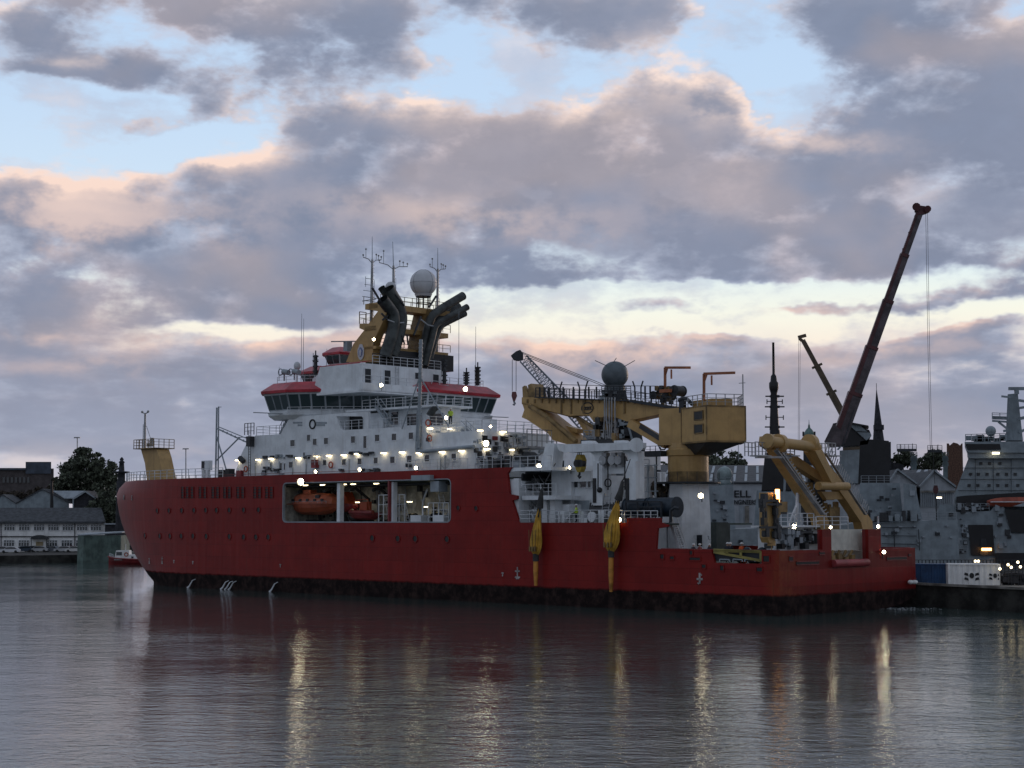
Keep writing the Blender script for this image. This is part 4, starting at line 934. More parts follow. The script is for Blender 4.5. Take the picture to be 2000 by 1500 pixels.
# neck struts and outside stair
mb = MB()
def stair(a, b, w, side):
    a, b = Vector(a), Vector(b); sd_ = Vector(side).normalized()*w; n = max(3, int(abs(b.z-a.z)/.24))
    for o in (Vector((0, 0, 0)), sd_): mb.bar(a+o, b+o, .08, .28); mb.bar(a+o+Vector((0, 0, 1)), b+o+Vector((0, 0, 1)), .06)
    for i in range(n+1): q = a.lerp(b, (i+.5)/(n+1)); mb.bar(q, q+sd_, .32, .06)
    for i in range(5): q = a.lerp(b, i/4); mb.bar(q, q+Vector((0, 0, 1)), .05)
stair(T(733, 794, 2.2), T(757, 828, 2.2), .8, (0, 1, 0)); mb.build('outside_stair', M['lgrey'], SUP); mb = MB(); stair(T(560, 820, 2), T(546, 848, 2), .8, (0, 1, 0)); mb.build('outside_stair', M['lgrey'], SUP)
mb = MB()
stair(S(911, 838, 46.0), S(946, 871, 46.0-2.2), .9, (1, 0, 0)); mb.build('aft_stair', M['lgrey'], AFT)
mb = MB(); mb.prism([S(880, 834, 48.5), S(893, 831, 48.5), S(914, 833, 48.5), S(914, 838, 48.5), S(885, 842, 48.5)], (-2.2, 0, 0)); mb.build('stair_landing', M['white'], AFT)
mb = MB(); mb.tube([S(840, 812, 50.5), S(846, 800, 50.3), S(854, 795, 50.0)], [.5, .42, .34], 12); mb.build('vent_pipe', M['pipe'], UPH)

# windows and fittings on the aft faces
za = lambda x, y: (780+x*.17333, 700+y*.17333)
for x0, y0, x1, y1 in ((925, 862, 998, 942), (1128, 868, 1200, 945), (1235, 862, 1300, 895), (870, 1065, 938, 1130), (1100, 1072, 1175, 1130), (1282, 1080, 1350, 1210)): win_s(*za(x0, y0), *za(x1, y1), 41.0, AFT)
for x0, y0, x1, y1 in ((715, 850, 810, 925), (605, 860, 640, 905), (440, 870, 480, 920)): win_s(*za(x0, y0), *za(x1, y1), 49.4, SUP, mt='dark', name='locker')
mb = MB(); rnd = random.Random(5)
for k in range(60):
    u, v = 925+rnd.random()*140, 850+rnd.random()*60; a = S(u, v, 40.9); w = .08+.22*rnd.random(); mb.use(rnd.choice((0, 1, 1))); mb.box((40.75, a[1]-w, a[2]-w), (40.99, a[1]+w, a[2]+w))
for k in range(26):
    u, v = 835+rnd.random()*80, 845+rnd.random()*25; a = S(u, v, 49.3); w = .07+.2*rnd.random(); mb.use(rnd.choice((0, 1))); mb.box((49.15, a[1]-w, a[2]-w), (49.38, a[1]+w, a[2]+w))
mb.use(2); a, b = S(962, 852, 40.9), S(970, 860, 40.9); mb.box((40.7, a[1], b[2]), (40.95, b[1], a[2])); a, b = S(986, 889, 40.9), S(996, 897, 40.9); mb.box((40.7, a[1], b[2]), (40.95, b[1], a[2]))
mb.parts('aft_fitting', [M['dark'], M['lgrey'], M['red']], AFT)
mb = MB(); P0, P1 = S(1008, 872, 39), S(1066, 872, 39); mb.box((37.2, P0[1], P0[2]-.2), (40.9, P1[1], P0[2])); mb.rail([(37.3, P0[1], P0[2]), (37.3, P1[1], P0[2])], 1.9, .8, .045, 3); mb.rail([(37.3, P0[1], P0[2]), (40.9, P0[1], P0[2])], 1.4, .8, .04, 3)
for t_ in (P0[1]+1.2, P1[1]-.3): mb.bar((38, t_, P0[2]), (38, t_, 15), .16)
mb.bar((38, P1[1]-.5, P0[2]), (38, P0[1], 15.2), .12)
mb.build('aft_platform', M['steel'], AFT)
# items on the deck at the hull edge: reels, lockers, rails
mb = MB(); rnd = random.Random(8)
for k in range(30): u = 875+rnd.random()*180; a = T(u, 908, 1.5+3*rnd.random()); w = .2+.5*rnd.random(); mb.use(rnd.choice((0, 0, 1))); mb.box((a[0]-w, a[1]-w, 15), (a[0]+w, a[1]+w, 15+.4+rnd.random()*1.1))
for u in (876, 898, 1035): a = T(u, 905, 1.5); mb.use(0); mb.tube([(a[0], 1.0, 16), (a[0], 2.0, 16)], .8, 16)
mb.parts('deck_gear', [M['dark'], M['lgrey']], SHIP)

# ---------------------------------------------------------------- working deck amidships
mb = MB(); s35 = T(1001, 914, .3)[0]; a = T(1078, 914, .3)[0]
mb.box((a, .2, 14.65), (s35+.2, 9, 15.05)); z2 = T(1040, 971, 1)[2]; mb.box((T(1085, 970, .6)[0], .6, z2-.3), (33.9, 10, z2+.15)); mb.box((32.0, 9, ZD), (40.9, 23, 15)); mb.box((34.2, .4, ZD), (40.9, 9, 13.9))
mb.build('stepped_deck', M['white'], SHIP); STP = [o for o in SHIP.children if o.name == 'stepped_deck'][0]
mb = MB(); mb.rail([(a+.1, .3, 15.05), (s35, .3, 15.05)], 1.2, 1.2); mb.rail([(T(1085, 970, .6)[0], .7, z2+.15), (34.6, .7, z2+.15)], 1.25, 1.2); mb.rail([(T(1215, 1018, .2)[0], .2, ZD), (T(1016, 1018, .2)[0], .2, ZD)], 1.3, 1.5, .035); mb.rail([(14.8, .3, ZD), (20, .3, ZD)], 1.2, .9, .035)
mb.parts('working_deck_rail', M['rail'], SHIP, False)
mb = MB(); stair(T(1026, 924, 2.5), T(1052, 962, 2.5), .9, (0, 1, 0)); stair(T(1026, 978, 2.0), T(1050, 1016, 2.0), .9, (0, 1, 0)); mb.build('deck_stair', M['steel'], STP)
mb = MB(); rnd = random.Random(4)
for k in range(26): a = T(1004+rnd.random()*80, 930+rnd.random()*28, 6); w = .1+.25*rnd.random(); mb.use(rnd.choice((0, 0, 1))); mb.box((34.05, a[1]-5.5+rnd.random()*6, a[2]-w), (34.19, a[1]-5.2+rnd.random()*6, a[2]+w*1.5))
for k in range(14): a = T(1020+rnd.random()*60, 985+rnd.random()*30, 3); w = .2+.3*rnd.random(); mb.use(rnd.choice((0, 1))); mb.box((a[0]-w, 2, ZD), (a[0]+w, 3.5, ZD+.5+1.2*rnd.random()))
for u in (1066, 1082): a = T(u, 1000, 1.6); mb.use(1).prism([(a[0]+.6, 1.6, ZD), (a[0]-.2, 1.6, ZD), (a[0]-.1, 1.6, ZD+2.6), (a[0]+.6, 1.6, ZD+2.6)], (0, 1.2, 0))
mb.parts('deck_box', [M['dark'], M['white']], STP)
mb = MB(); mb.prism([T(1054, 914, 1.5), T(1066, 866, 1.5), T(1083, 866, 1.5), T(1078, 914, 1.5)], (0, 1.6, 0)); mb.build('raked_pillar', M['white'], STP)
# hangar block with control windows
mb = MB(); s_ = lambda u, t: T(u, 950, t)[0]
x0, x1 = s_(1155, 4), s_(1081, 4); mb.box((x1-2.6, 4, ZD), (x1+.3, 12, 15)); mb.box((x0, 4.6, ZD), (x1-2.6, 12, 14.2)); mb.prism([(x0, 4.6, 13.6), (x0, 3.9, 13.5), (x0, 3.9, 14.6), (x0, 4.9, 15.2), (x0, 6, 15.2), (x0, 6, 13.6)], (x1-2.6-x0, 0, 0))
mb.prism([T(1082, 1016, 2.6), T(1077, 985, 2.6), T(1100, 985, 2.6), T(1112, 985, 2.6), T(1112, 1016, 2.6)], (0, 2.4, 0))
mb.box((x0+.2, 7, 15), (x1, 16, 17.0)); mb.box((x0-1.5, 10, ZD), (x0, 14, 13.2)); mb.build('hangar_block', M['white'], SHIP); HB = [o for o in SHIP.children if o.name == 'hangar_block'][0]
for u0, u1 in ((1117, 1130), (1133, 1146), (1148, 1155)): win_t(u0, 936, u1, 953, 4.55, HB)
win_t(1118, 977, 1153, 1001, 4.55, HB, mt='lgrey', name='shutter'); win_t(1086, 899, 1103, 913, 6.9, HB)
for u0, u1, v0, v1 in ((1175, 1190, 918, 950), (1205, 1218, 918, 950)):
    a = T(u0, v0, 9.9); b = T(u1, v1, 9.9); mb = MB(); mb.box((b[0], 9.8, b[2]), (a[0], 9.98, a[2])); mb.build('hangar_door', M['lgrey'], HB)
# side launching gantry
mb = MB(); g = lambda u, v, t=1.6: T(u, v, t)
mb.prism([g(1088, 872), (g(1088, 863)[0], 1.6, g(1088, 868)[2]), g(1243, 864), g(1243, 874), g(1238, 878), g(1104, 884), g(1092, 880)], (0, 1.6, 0)); mb.tube([g(1243, 869, 1.4), g(1243, 869, 3.6)], .75, 16)
for u in (1162, 1227):
    s = g(u, 930)[0]; mb.box((s-.75, 1.9, 10.9), (s+.55, 3.3, g(u, 900)[2])); q = g(u, 900)
    mb.prism([(s-.75, 2.4, q[2]-.4), (s+.55, 2.4, q[2]-.4), (s+.75, 2.4, q[2]+.6), (s+2.6, 2.4, q[2]+1.7), (s+2.6, 2.4, q[2]+2.2), (s+1.4, 2.4, q[2]+2.2), (s-.6, 2.4, q[2]+.9)], (0, .9, 0))
mb.box((g(1227, 930)[0], 2.6, 14.2), (g(1162, 930)[0], 3.2, 15.0)); mb.box((g(1240, 930)[0], 3.4, ZD), (g(1150, 930)[0], 9, 11.0))
GAN = mb.build('side_gantry', M['white'], SHIP)
mb = MB()
for u in (1160.5, 1224.5): a, b = g(u, 934, 1.8), g(u, 982, 1.8); mb.box((a[0]-.2, 1.78, b[2]), (a[0]+.2, 1.92, a[2]))
for u in (1180, 1213): s = g(u, 940)[0]; mb.tube([(s, 2.0, 13.6), (s, 2.6, 13.6)], .62, 14) if False else mb.ring((s, 2.2, g(u, 943)[2]), .42, .07, 't'); mb.bar((s, 2.2, 12.5), (s, 2.2, 16), .10)
mb.tube([g(1168, 905), g(1168, 955)], .07, 6); mb.ball(g(1171, 957), .3, 8, 6); mb.build('gantry_track', M['black'], GAN)
mb = MB()
for u in (1182, 1212, 1200): s = g(u, 905, 2.4)[0]; mb.tube([(s, 1.9, 15.6), (s, 2.9, 15.6)], .5, 12); mb.box((s-.3, 2.2, 14.9), (s+.3, 2.8, 16.4))
mb.rail([g(1240, 918, 3), g(1190, 918, 3)], 1.0, 1, .035)
for u, v in ((1180, 985), (1207, 985)): s = g(u, v)[0]; mb.ladder((s, 1.5, 9.2), (s, 2.2, 12.2), .9, (1, 0, 0))
mb.parts('gantry_sheave', M['steel'], GAN)
mb = MB(); s = g(1188, 1000)[0]; mb.tube([(s-.3, 2.6, 10.2), (s+2.8, 2.6, 10.2)], .85, 16)
for k in range(8): mb.bar((s-.5+.5*k, 1.8, ZD), (s-.2+.45*k, 2.2, 11.2), .12)
mb.build('deck_winch', M['dark'], SHIP)
# tanks and net drums further aft
mb = MB(); c = T(1250, 930, 8); mb.tube([(c[0]-1.2, 8, c[2]), (c[0]+1.2, 8, c[2])], 1.2, 18); c = T(1255, 960, 8); mb.tube([(c[0], 8, ZD), (c[0], 8, c[2]+.8)], 1.1, 16); mb.parts('white_tank', M['white'], SHIP)
mb = MB()
for u in (1238, 1252, 1266, 1280): s = T(u, 960, 6)[0]; mb.bar((s, 6, ZD), (s, 6, 15.2), .16)
for z in (10.8, 12.4, 13.8, 15.1): mb.bar((T(1235, 960, 6)[0], 6, z), (T(1285, 960, 6)[0], 6, z), .1)
mb.rail([T(1232, 920, 6), T(1268, 920, 6)], 1.2, .8); mb.build('pipe_rack', M['lgrey'], SHIP)
mb = MB()
for u0, u1, r in ((1226, 1266, .92), (1272, 1322, .98)):
    a, b = T(u0, 996, 2.4), T(u1, 996, 2.4); z = ZD+.62+.95; mb.tube([(a[0], 2.4, z), (b[0], 2.4, z)], r, 26); 
    for s in (a[0], b[0]): mb.tube([(s-.06, 2.4, z), (s+.06, 2.4, z)], r+.08, 26)
mb.parts('net_drum', M['bluedrum'], SHIP)
mb = MB(); a, b = T(1222, 980, 1.2), T(1290, 980, 1.2); mb.bar(a, b, .14)
for u in (1222, 1245, 1266, 1292): s = T(u, 990, 1.2)[0]; mb.bar((s, 1.2, ZD+.4), (s, 1.2, a[2]), .14)
for u in (1257, 1310): s = T(u, 1010, .8)[0]; mb.tube([(s, .8, ZD), (s, .8, ZD+1.2), (s-.5, .8, ZD+1.5), (s-1.1, .8, ZD+1.4)], .16, 8)
mb.rail([(14.6, .6, ZD+.1), (17.5, .6, ZD+.1)], 1.5, .7, .05); mb.build('drum_frame', M['dgrey'], SHIP)
mb = MB(); rnd = random.Random(2); a = T(1295, 966, 9)
for k in range(46): mb.ball((a[0]+rnd.uniform(-1, 1), 9+rnd.uniform(-1, 1), a[2]+rnd.uniform(-1.2, 1.2)), .25+.2*rnd.random(), 6, 5)
mb.build('cable_bundle', pmat('brown_cable', (.07, .055, .04), .8, var=.5), SHIP)
mb = MB(); rnd = random.Random(6)
for k in range(18): u = 1090+rnd.random()*130; a = T(u, 1012, 1.4); w = .15+.35*rnd.random(); mb.use(rnd.choice((0, 1, 1))); mb.box((a[0]-w, 1.4, ZD), (a[0]+w, 2.2, ZD+.4+rnd.random()*.9))
a = T(1156, 1014, 1.0); mb.use(1).tube([(a[0], .9, ZD+.6), (a[0], 1.1, ZD+.6)], .55, 14); mb.use(1); mb.bar(T(1109, 1015, 1.0), T(1121, 1001, 1.0), .7, .08); mb.parts('working_deck_gear', [M['dark'], M['white']], SHIP)

# ---------------------------------------------------------------- big knuckle boom crane
tC = 10.0; c_ = lambda u, v, t=tC-1: T(u, v, t)
ax = T(1344, 900, tC)[0]
CR = MB()
zr, zb_ = T(1344, 940, tC)[2], T(1344, 866, tC)[2]; zc0, zc1 = zb_, T(1344, 793, tC)[2]
CR.lathe((ax, tC, 0), [(2.15, zr-.2), (2.15, zr+2.6), (2.3, zr+2.7), (2.3, zr+3.3), (2.1, zr+3.4), (2.0, zb_)], 28, False)
CR.box((ax-1.0, tC-1.9, zb_-.2), (ax+2.4, tC+1.9, zc1-.3)); CR.build('crane_pedestal', M['ochre'], SHIP); CP = [o for o in SHIP.children if o.name == 'crane_pedestal'][0]
mb = MB(); mb.lathe((ax, tC, 0), [(3.4, zr-.25), (3.4, zr-.1)], 28, False)
for k in range(20): a = k*math.pi/10; mb.bar((ax+3.3*math.cos(a), tC+3.3*math.sin(a), zr-.1), (ax+3.3*math.cos(a), tC+3.3*math.sin(a), zr+.9), .04)
mb.build('crane_platform', M['dgrey'], CP)
mb = MB(); mb.lathe((ax, tC, 0), [(2.17, zr-.1), (2.17, zr+1.0)], 28, True); mb.build('pedestal_band', M['ochred'], CP)
mb = MB(); zz = zr-.3
lo = [T(1302, 1022, tC-2)[0], T(1393, 1068, tC-2)[0]]
oct_ = lambda r, z, dx=0, dy=0: [(ax+dx+r*math.cos(math.pi/8+k*math.pi/4), tC+dy+r*math.sin(math.pi/8+k*math.pi/4), z) for k in range(8)]; loft(mb, [oct_(2.45, 5.2, -.15, -.2), oct_(2.45, ZD, -.05, -.15), oct_(2.2, zz)]); mb.prism([(ax+1.5, tC-2.0, zz-1.5), (lo[0]+.8, tC-2.0, ZD), (ax, tC-2.0, ZD)], (0, 2, 0)); CB = mb.build('crane_base', M['white'], SHIP)
mb = MB(); mb.box((19.6, .35, 5.2), (19.8, 13, 8.84)); mb.box((14.5, .34, 8.6), (19.5, .6, 8.84)); mb.build('base_skirt', M['white'], CB); mb = MB(); stair((15.6, 3.4, 8.95), (14.2, 3.6, 5.3), .8, (0, 1, 0)); mb.build('base_stair', M['rail'], CB); mb = MB(); [mb.box((19.3, 1.2+k*1.7, 5.2), (19.58, 2.3+k*1.7, 7.2+.4*(k % 2))) for k in range(3)]; mb.parts('locker', M['dark'], CB)
a = T(1369, 968, tC-2.6); flood(a, CB, r=.33, e=60)
for u0, v0, u1, v1 in ((1360, 1044, 1373, 1068), (1386-30, 1046, 1390-32, 1052), (1383, 1046, 1386, 1054)): win_t(u0, v0, u1, v1, tC-2.72, CB, mt='dgrey', name='door')
# winch house: eight-sided box
hp = lambda z: [Z(1331, 800, z)[:2], Z(1380, 800, z)[:2], Z(1456, 800, z)[:2]]
zt, zlw = T(1380, 793, 7)[2], T(1380, 861, 7)[2]
f1, f2, f3 = T(1331, 830, 8.1), T(1380, 830, 6.0), None
e1 = Vector((f1[0], 8.1)); e2 = Vector((f2[0], 6.0)); 
best = min(((abs(proj(ship2w((s, t, (zt+zlw)/2)))[0]-1456), s, t) for s in [8+.25*k for k in range(40)] for t in [11+.25*k for k in range(20)] if abs((s-e2.x)*-.75+(t-e2.y)*.66) < 9), key=lambda x: x[0])
e3 = Vector((10.2, 10.4))
for _ in range(200):
    uu = proj(ship2w((e3.x, e3.y, (zt+zlw)/2)))[0]; e3 += Vector((-.02, .02))*((1456-uu)/4)
e4 = e3+Vector((3.2, 3.4)); e5 = e4+Vector((4.5, .2)); e6 = Vector((f1[0]+2.0, 11.5))
HP = [tuple(e) for e in (e1, e2, e3, e4, e5, e6)]
mb = MB(); loft(mb, [inset(HP, 0, zlw), inset(HP, 0, zt)]); mb.prism([(x, y, zt) for x, y, _ in inset(HP, 1.2, 0)[:5]], (0, 0, .8))
HO = mb.build('winch_house', M['ochre'], SHIP)
mb = MB(); loft(mb, [inset(HP, -.06, zlw-.18), inset(HP, -.06, zlw-.02)]); loft(mb, [inset(HP, -.04, zt-.12), inset(HP, -.04, zt+.03)])
for i in range(5): q = HP[i]; mb.bar((q[0], q[1], zlw), (q[0], q[1], zt), .12)
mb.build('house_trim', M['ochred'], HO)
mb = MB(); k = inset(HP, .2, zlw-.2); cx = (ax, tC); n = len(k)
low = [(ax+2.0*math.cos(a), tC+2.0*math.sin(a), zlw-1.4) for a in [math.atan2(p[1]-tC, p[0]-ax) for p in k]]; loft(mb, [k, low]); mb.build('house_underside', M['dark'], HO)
fd = (e2-e1).normalized(); fn = Vector((fd.y, -fd.x)); fn = fn if fn.y < 0 else -fn
for va, vb in ((803, 820), (829, 846)):
    mb = MB(); za_, zb2 = T(1366, va, 6.7)[2], T(1366, vb, 6.7)[2]; p = e1.lerp(e2, .54); q = e1.lerp(e2, .88)
    o3 = Vector((fn.x, fn.y, 0)); quad = [Vector((p.x, p.y, zb2)), Vector((q.x, q.y, zb2)), Vector((q.x, q.y, za_)), Vector((p.x, p.y, za_))]; mb.prism([v+o3*.02 for v in quad], o3*.06); mb.use(1)
    for e in range(4): mb.bar(quad[e]+o3*.06, quad[(e+1) % 4]+o3*.06, .1)
    mb.build('window', [M['dgrey'], M['ochred']], HO)
mb = MB(); r8 = [(x, y, zt) for x, y, _ in inset(HP, .2, 0)]; mb.rail(r8[0:5], 1.2, 1.1, .035, 3); mb.bar((r8[2][0], r8[2][1], zt), (r8[2][0], r8[2][1], zt+3.3), .09); mb.bar((r8[2][0]-.3, r8[2][1], zt+2.4), (r8[2][0]+.5, r8[2][1], zt+2.4), .06); mb.build('house_rail', M['steel'], HO)
# main boom
mb = MB(); P_ = [c_(u, v) for u, v in [(1019, 776), (1050, 775), (1090, 777), (1180, 780), (1232, 782), (1332, 796), (1332, 806), (1305, 805), (1250, 817), (1224, 823), (1202, 815), (1178, 813), (1176, 822), (1158, 822), (1150, 811), (1110, 812), (1047, 796), (1019, 789)]]
mb.prism(P_, (0, 2.0, 0)); BOOM = mb.build('crane_boom', M['ochre'], SHIP)
mb = MB()
for u in (1097, 1116, 1220, 1140): a, b = c_(u, 782), c_(u, 808); mb.box((a[0]-.1, tC-1.12, b[2]), (a[0]+.1, tC-1.0, a[2]))
mb.bar(c_(1019, 777, tC-1.1), c_(1330, 797, tC-1.1), .1) if False else None
for k in range(20): u = 1030+k*14; a = c_(u, 783+max(0, (u-1232)*.12), tC-1.05); mb.box((a[0]-.12, tC-1.1, a[2]-.25), (a[0]+.1, tC-1.0, a[2]+.2))
mb.parts('boom_stiffener', M['ochred'], BOOM)
c = c_(1147, 797, tC-1.06); mb = MB(); pts = [(c[0]+.85*math.cos(a*math.pi/12), c[1], c[2]+.6*math.sin(a*math.pi/12)) for a in range(25)]; mb.tube(pts, .06, 5, False); mb.bar((c[0]-.6, c[1], c[2]+.12), (c[0]+.6, c[1], c[2]+.12), .08); mb.bar((c[0]-.6, c[1], c[2]-.15), (c[0]+.6, c[1], c[2]-.15), .08)
for k in range(5): mb.bar((c[0]-.5+.25*k, c[1], c[2]-.15), (c[0]-.45+.25*k, c[1], c[2]+.12), .08)
mb.build('boom_emblem', M['dark'], BOOM)
mb = MB(); P_ = [c_(u, v) for u, v in [(1019, 786), (1030, 789), (1062, 806), (1100, 836), (1132, 868), (1112, 869), (1080, 860), (1071, 847), (1048, 832), (1030, 820), (1019, 815), (1024, 800)]]; mb.prism(P_, (0, 2.2, 0))
mb.prism([c_(u, v, tC) for u, v in [(1085, 825), (1128, 838), (1127, 846), (1088, 835)]], (0, 1, 0)); mb.prism([c_(u, v, tC) for u, v in [(1125, 818), (1134, 820), (1155, 846), (1145, 850)]], (0, 1, 0))
mb.build('folded_jib', M['ochre'], BOOM)
mb = MB(); mb.tube([c_(1035, 793, tC-1.3), c_(1066, 812, tC-1.3), c_(1125, 862, tC-1.3)], .3, 10); mb.tube([c_(1070, 800, tC-.5), c_(1128, 815, tC-.5), c_(1165, 838, tC-.5)], .2, 8); mb.build('jib_ram', M['ochred'], BOOM)
mb = MB()
for t in (tC-1.2, tC+1.2): mb.bar(T(1232, 826, t), T(1303, 868, t), .9, .9)
mb.build('boom_ram', M['ochre'], BOOM)
mb = MB()
for t in (tC-1.2,): mb.bar(T(1250, 832, t-.5), T(1290, 857, t-.5), .15, .5); mb.tube([T(1285, 868, t), T(1290, 878, t), T(1298, 878, t), T(1305, 868, t)], .08, 5)
for u in (1283, 1287): pass
mb.tube([T(1296, 806, tC-1), T(1302, 813, tC-1), T(1306, 808, tC-1)], .08, 5); mb.build('ram_hose', M['dark'], BOOM)
# walkway with rails and rope horns on the boom
mb = MB(); a0, a1, a2 = c_(1046, 776, tC-1.3), c_(1232, 783, tC-1.3), c_(1332, 799, tC-1.3); mb.rail([a0, (a1[0], a1[1], a1[2]), a2], 1.1, .75, .035, 3); mb.bar(a0, a1, .5, .12); mb.bar(a1, a2, .5, .3)
b0, b1 = c_(1046, 777, tC+1.2), c_(1300, 790, tC+1.2); mb.rail([b0, b1], 1.1, 1.0, .035, 2)
for u in (1082, 1132, 1240):
    for d in (0, 12): q = Vector(c_(u+d, 778, tC)); mb.bar(q, q+Vector((0, 0, 1.2)), .12); mb.bar(q+Vector((0, 0, 1.2)), q+Vector((.3 if d == 0 else -.3, 0, 1.9)), .12)
for u in (1054, 1063, 1072, 1100, 1120, 1150, 1165, 1260, 1270): q = Vector(c_(u, 778, tC-1)); mb.bar(q, q+Vector((0, 0, 1.3)), .14)
mb.tube([c_(1082, 751, tC), c_(1170, 753, tC), c_(1285, 754, tC)], .035, 4)
mb.build('boom_walkway', M['dgrey'], BOOM)
mb = MB(); mb.prism([c_(1021, 776), c_(1020, 756), c_(1024, 753), c_(1032, 770), c_(1036, 776)], (0, .4, 0)); mb.prism([c_(1033, 776), c_(1031, 752), c_(1037, 749), c_(1041, 757), c_(1046, 776)], (0, 2, 0)); mb.build('boom_sheave', M['ochred'], BOOM)
mb = MB()
for u, v, r in ((1277, 772, .42), (1318, 763, .55), (1300, 773, .4)): a = c_(u, v, tC-.6); mb.use(0 if u != 1277 else 1); mb.tube([a, (a[0], tC+.6, a[2])], r, 18); mb.use(0); mb.tube([(a[0], tC-.75, a[2]), (a[0], tC-.65, a[2])], r*1.1, 18); mb.tube([(a[0], tC+.65, a[2]), (a[0], tC+.75, a[2])], r*1.1, 18)
rnd = random.Random(9)
for k in range(24): a = c_(1284+rnd.random()*38, 756+rnd.random()*32, tC-1.0+rnd.random()*1.2); w = .08+.18*rnd.random(); mb.use(k % 2); mb.box((a[0]-w, a[1]-w, a[2]-w), (a[0]+w, a[1]+w, a[2]+w))
mb.use(2); a = c_(1300, 764, tC-1.3); mb.box(Vector(a)-Vector((.7, .2, .15)), Vector(a)+Vector((.7, .2, .2))); mb.build('crane_winch', [M['dark'], M['ochred'], M['davit']], BOOM)
mb = MB(); pts = [c_(1326+26*k/6, 790-12*math.sin(math.pi*(k/6*.8+.2))*1.0, tC-1.8) for k in range(7)]; mb.tube(pts, .22, 8); a = c_(1330, 790, tC-1.8); mb.box((a[0]-.4, tC-1.9, a[2]-.9), (a[0]+.2, tC-1.4, a[2]+.5)); mb.build('hose_guide', M['dgrey'], BOOM)
mb = MB(); rnd = random.Random(41)
for u in (1181, 1185, 1190, 1195, 1201): mb.tube([c_(u, 776, tC-1.5), c_(u-1+rnd.random()*2, 815, tC-1.5), c_(u-4+rnd.random()*8, 856, tC-1.3)], .09, 6)
mb.use(1); mb.box(c_(1206, 864, tC-1), Vector(c_(1134, 859, tC-1))+Vector((0, 3, 0)))
for k in range(46): a = Vector(c_(1160+rnd.random()*44, 818+rnd.random()*40, tC-1.2+1.5*rnd.random())); w = .08+.26*rnd.random(); mb.use(rnd.choice((0, 1, 2))); mb.box(a-Vector((w, w, w*1.3)), a+Vector((w, w, w)))
mb.use(0); mb.rail([c_(1205, 858, tC-1.2), c_(1140, 858, tC-1.2)], 1.0, .8, .04); mb.build('boom_hydraulics', [M['steel'], M['dark'], M['ochred']], BOOM)
def davit(u, v0, v1, u2, dv, t, par):
    a, b, c = Vector(T(u, v0, t)), Vector(T(u, v1, t)), Vector(T(u2, v1-dv, t)); mb = MB(); mb.bar(a, b, .22); mb.bar(b, c, .22, .26); q = b.lerp(c, .25); mb.bar(q-Vector((0, 0, .2)), q-Vector((0, 0, 1.2)), .14); mb.bar(b-Vector((0, 0, .9)), b.lerp(c, .1), .14); mb.build('service_davit', M['davit'], par)
davit(1299, 770, 718, 1348, 0, tC-.5, BOOM); davit(1375, 782, 730, 1435, 2, 8, HO)
mb = MB(); a = T(1282, 890, tC-2); mb.box((a[0]-1.1, tC-2.6, a[2]-.1), (a[0]+1.1, tC-1.6, a[2]+.5)); mb.rail([(a[0]-1.1, tC-2.6, a[2]), (a[0]+1.1, tC-2.6, a[2])], 1.0, .7); mb.bar((a[0], tC-2, a[2]), (a[0], tC-2, zr), .1); mb.build('crane_step', M['dgrey'], CP)

# ---------------------------------------------------------------- stern: deckhouse, gantry and small crane
mb = MB(); q0, q1 = S(1487, 1030, 3.2), S(1603, 1036, 3.2); zz = q0[2]; mb.box((3.2, q0[1]+.4, 5.2), (3.9, q1[1]+.6, zz+.0)); mb.box((2.4, q0[1]-.6, zz), (4.0, q1[1]+.6, zz+.16)); 
SDH = mb.build('stern_deckhouse', M['white'], SHIP)
mb = MB(); rnd = random.Random(12)
for k in range(50): u, v = 1490+rnd.random()*108, 1037+rnd.random()*32; a = S(u, v, 3.1); w = .08+.3*rnd.random(); mb.use(rnd.choice((0, 1, 1, 2))); mb.box((2.95-.5*rnd.random(), a[1]-w, a[2]-w), (3.18, a[1]+w, a[2]+w))
mb.use(0); mb.tube([S(1562, 1052, 2.7), S(1562, 1043, 2.7), S(1568, 1040, 2.7), S(1583, 1040, 2.7)], .2, 8); mb.tube([S(1596, 1060, 2.7), S(1596, 1042, 2.7)], .45, 10)
mb.ladder(S(1537, 1069, 2.9), S(1537, 1036, 2.9), .5, (0, 1, 0)); mb.parts('winch_machinery', [M['dark'], M['lgrey'], M['black']], SDH)
mb = MB(); zt2 = zz+.16; mb.rail([(2.5, q0[1]-1.1, zt2), (2.5, q1[1], zt2)], 1.2, 1.1, .04); e_ = S(1668, 1035, 3); mb.rail([(2.0, 9.2, 8.5), (2.0, 14.9, 8.5)], 1.2, 1.3, .04)
mb.parts('stern_rail', M['rail'], SHIP, False); mb = MB(); mb.bar(S(1555, 1027, 3), S(1558, 960, 3), .25); mb.bar(S(1540, 1027, 3), S(1557, 985, 3), .2); mb.bar(S(1715, 1035, .6), S(1715, 1008, .6), .15)
mb.parts('stern_strut', M['rail'], SHIP)
GA = MB(); s_g = 1.8
def sg(u, v, s=s_g): return Vector(S(u, v, s))
def beam(l, s, d=1.0, w=None): GA.prism([sg(u, v, s) for u, v in l], (d, 0, 0))
# port leg: boomerang from hinge by the post up to the crosshead
beam([(1500, 852), (1522, 848), (1532, 862), (1538, 888), (1580, 955), (1620, 1018), (1617, 1034), (1603, 1034), (1600, 1016), (1565, 960), (1513, 880), (1498, 868)], 2.4, 1.0)
beam([(1572, 860), (1590, 855), (1612, 900), (1660, 955), (1704, 1018), (1705, 1035), (1685, 1035), (1682, 1020), (1640, 958), (1598, 900)], 2.4, 1.0)
beam([(1592, 880), (1606, 878), (1635, 940), (1626, 946)], .9, .9)
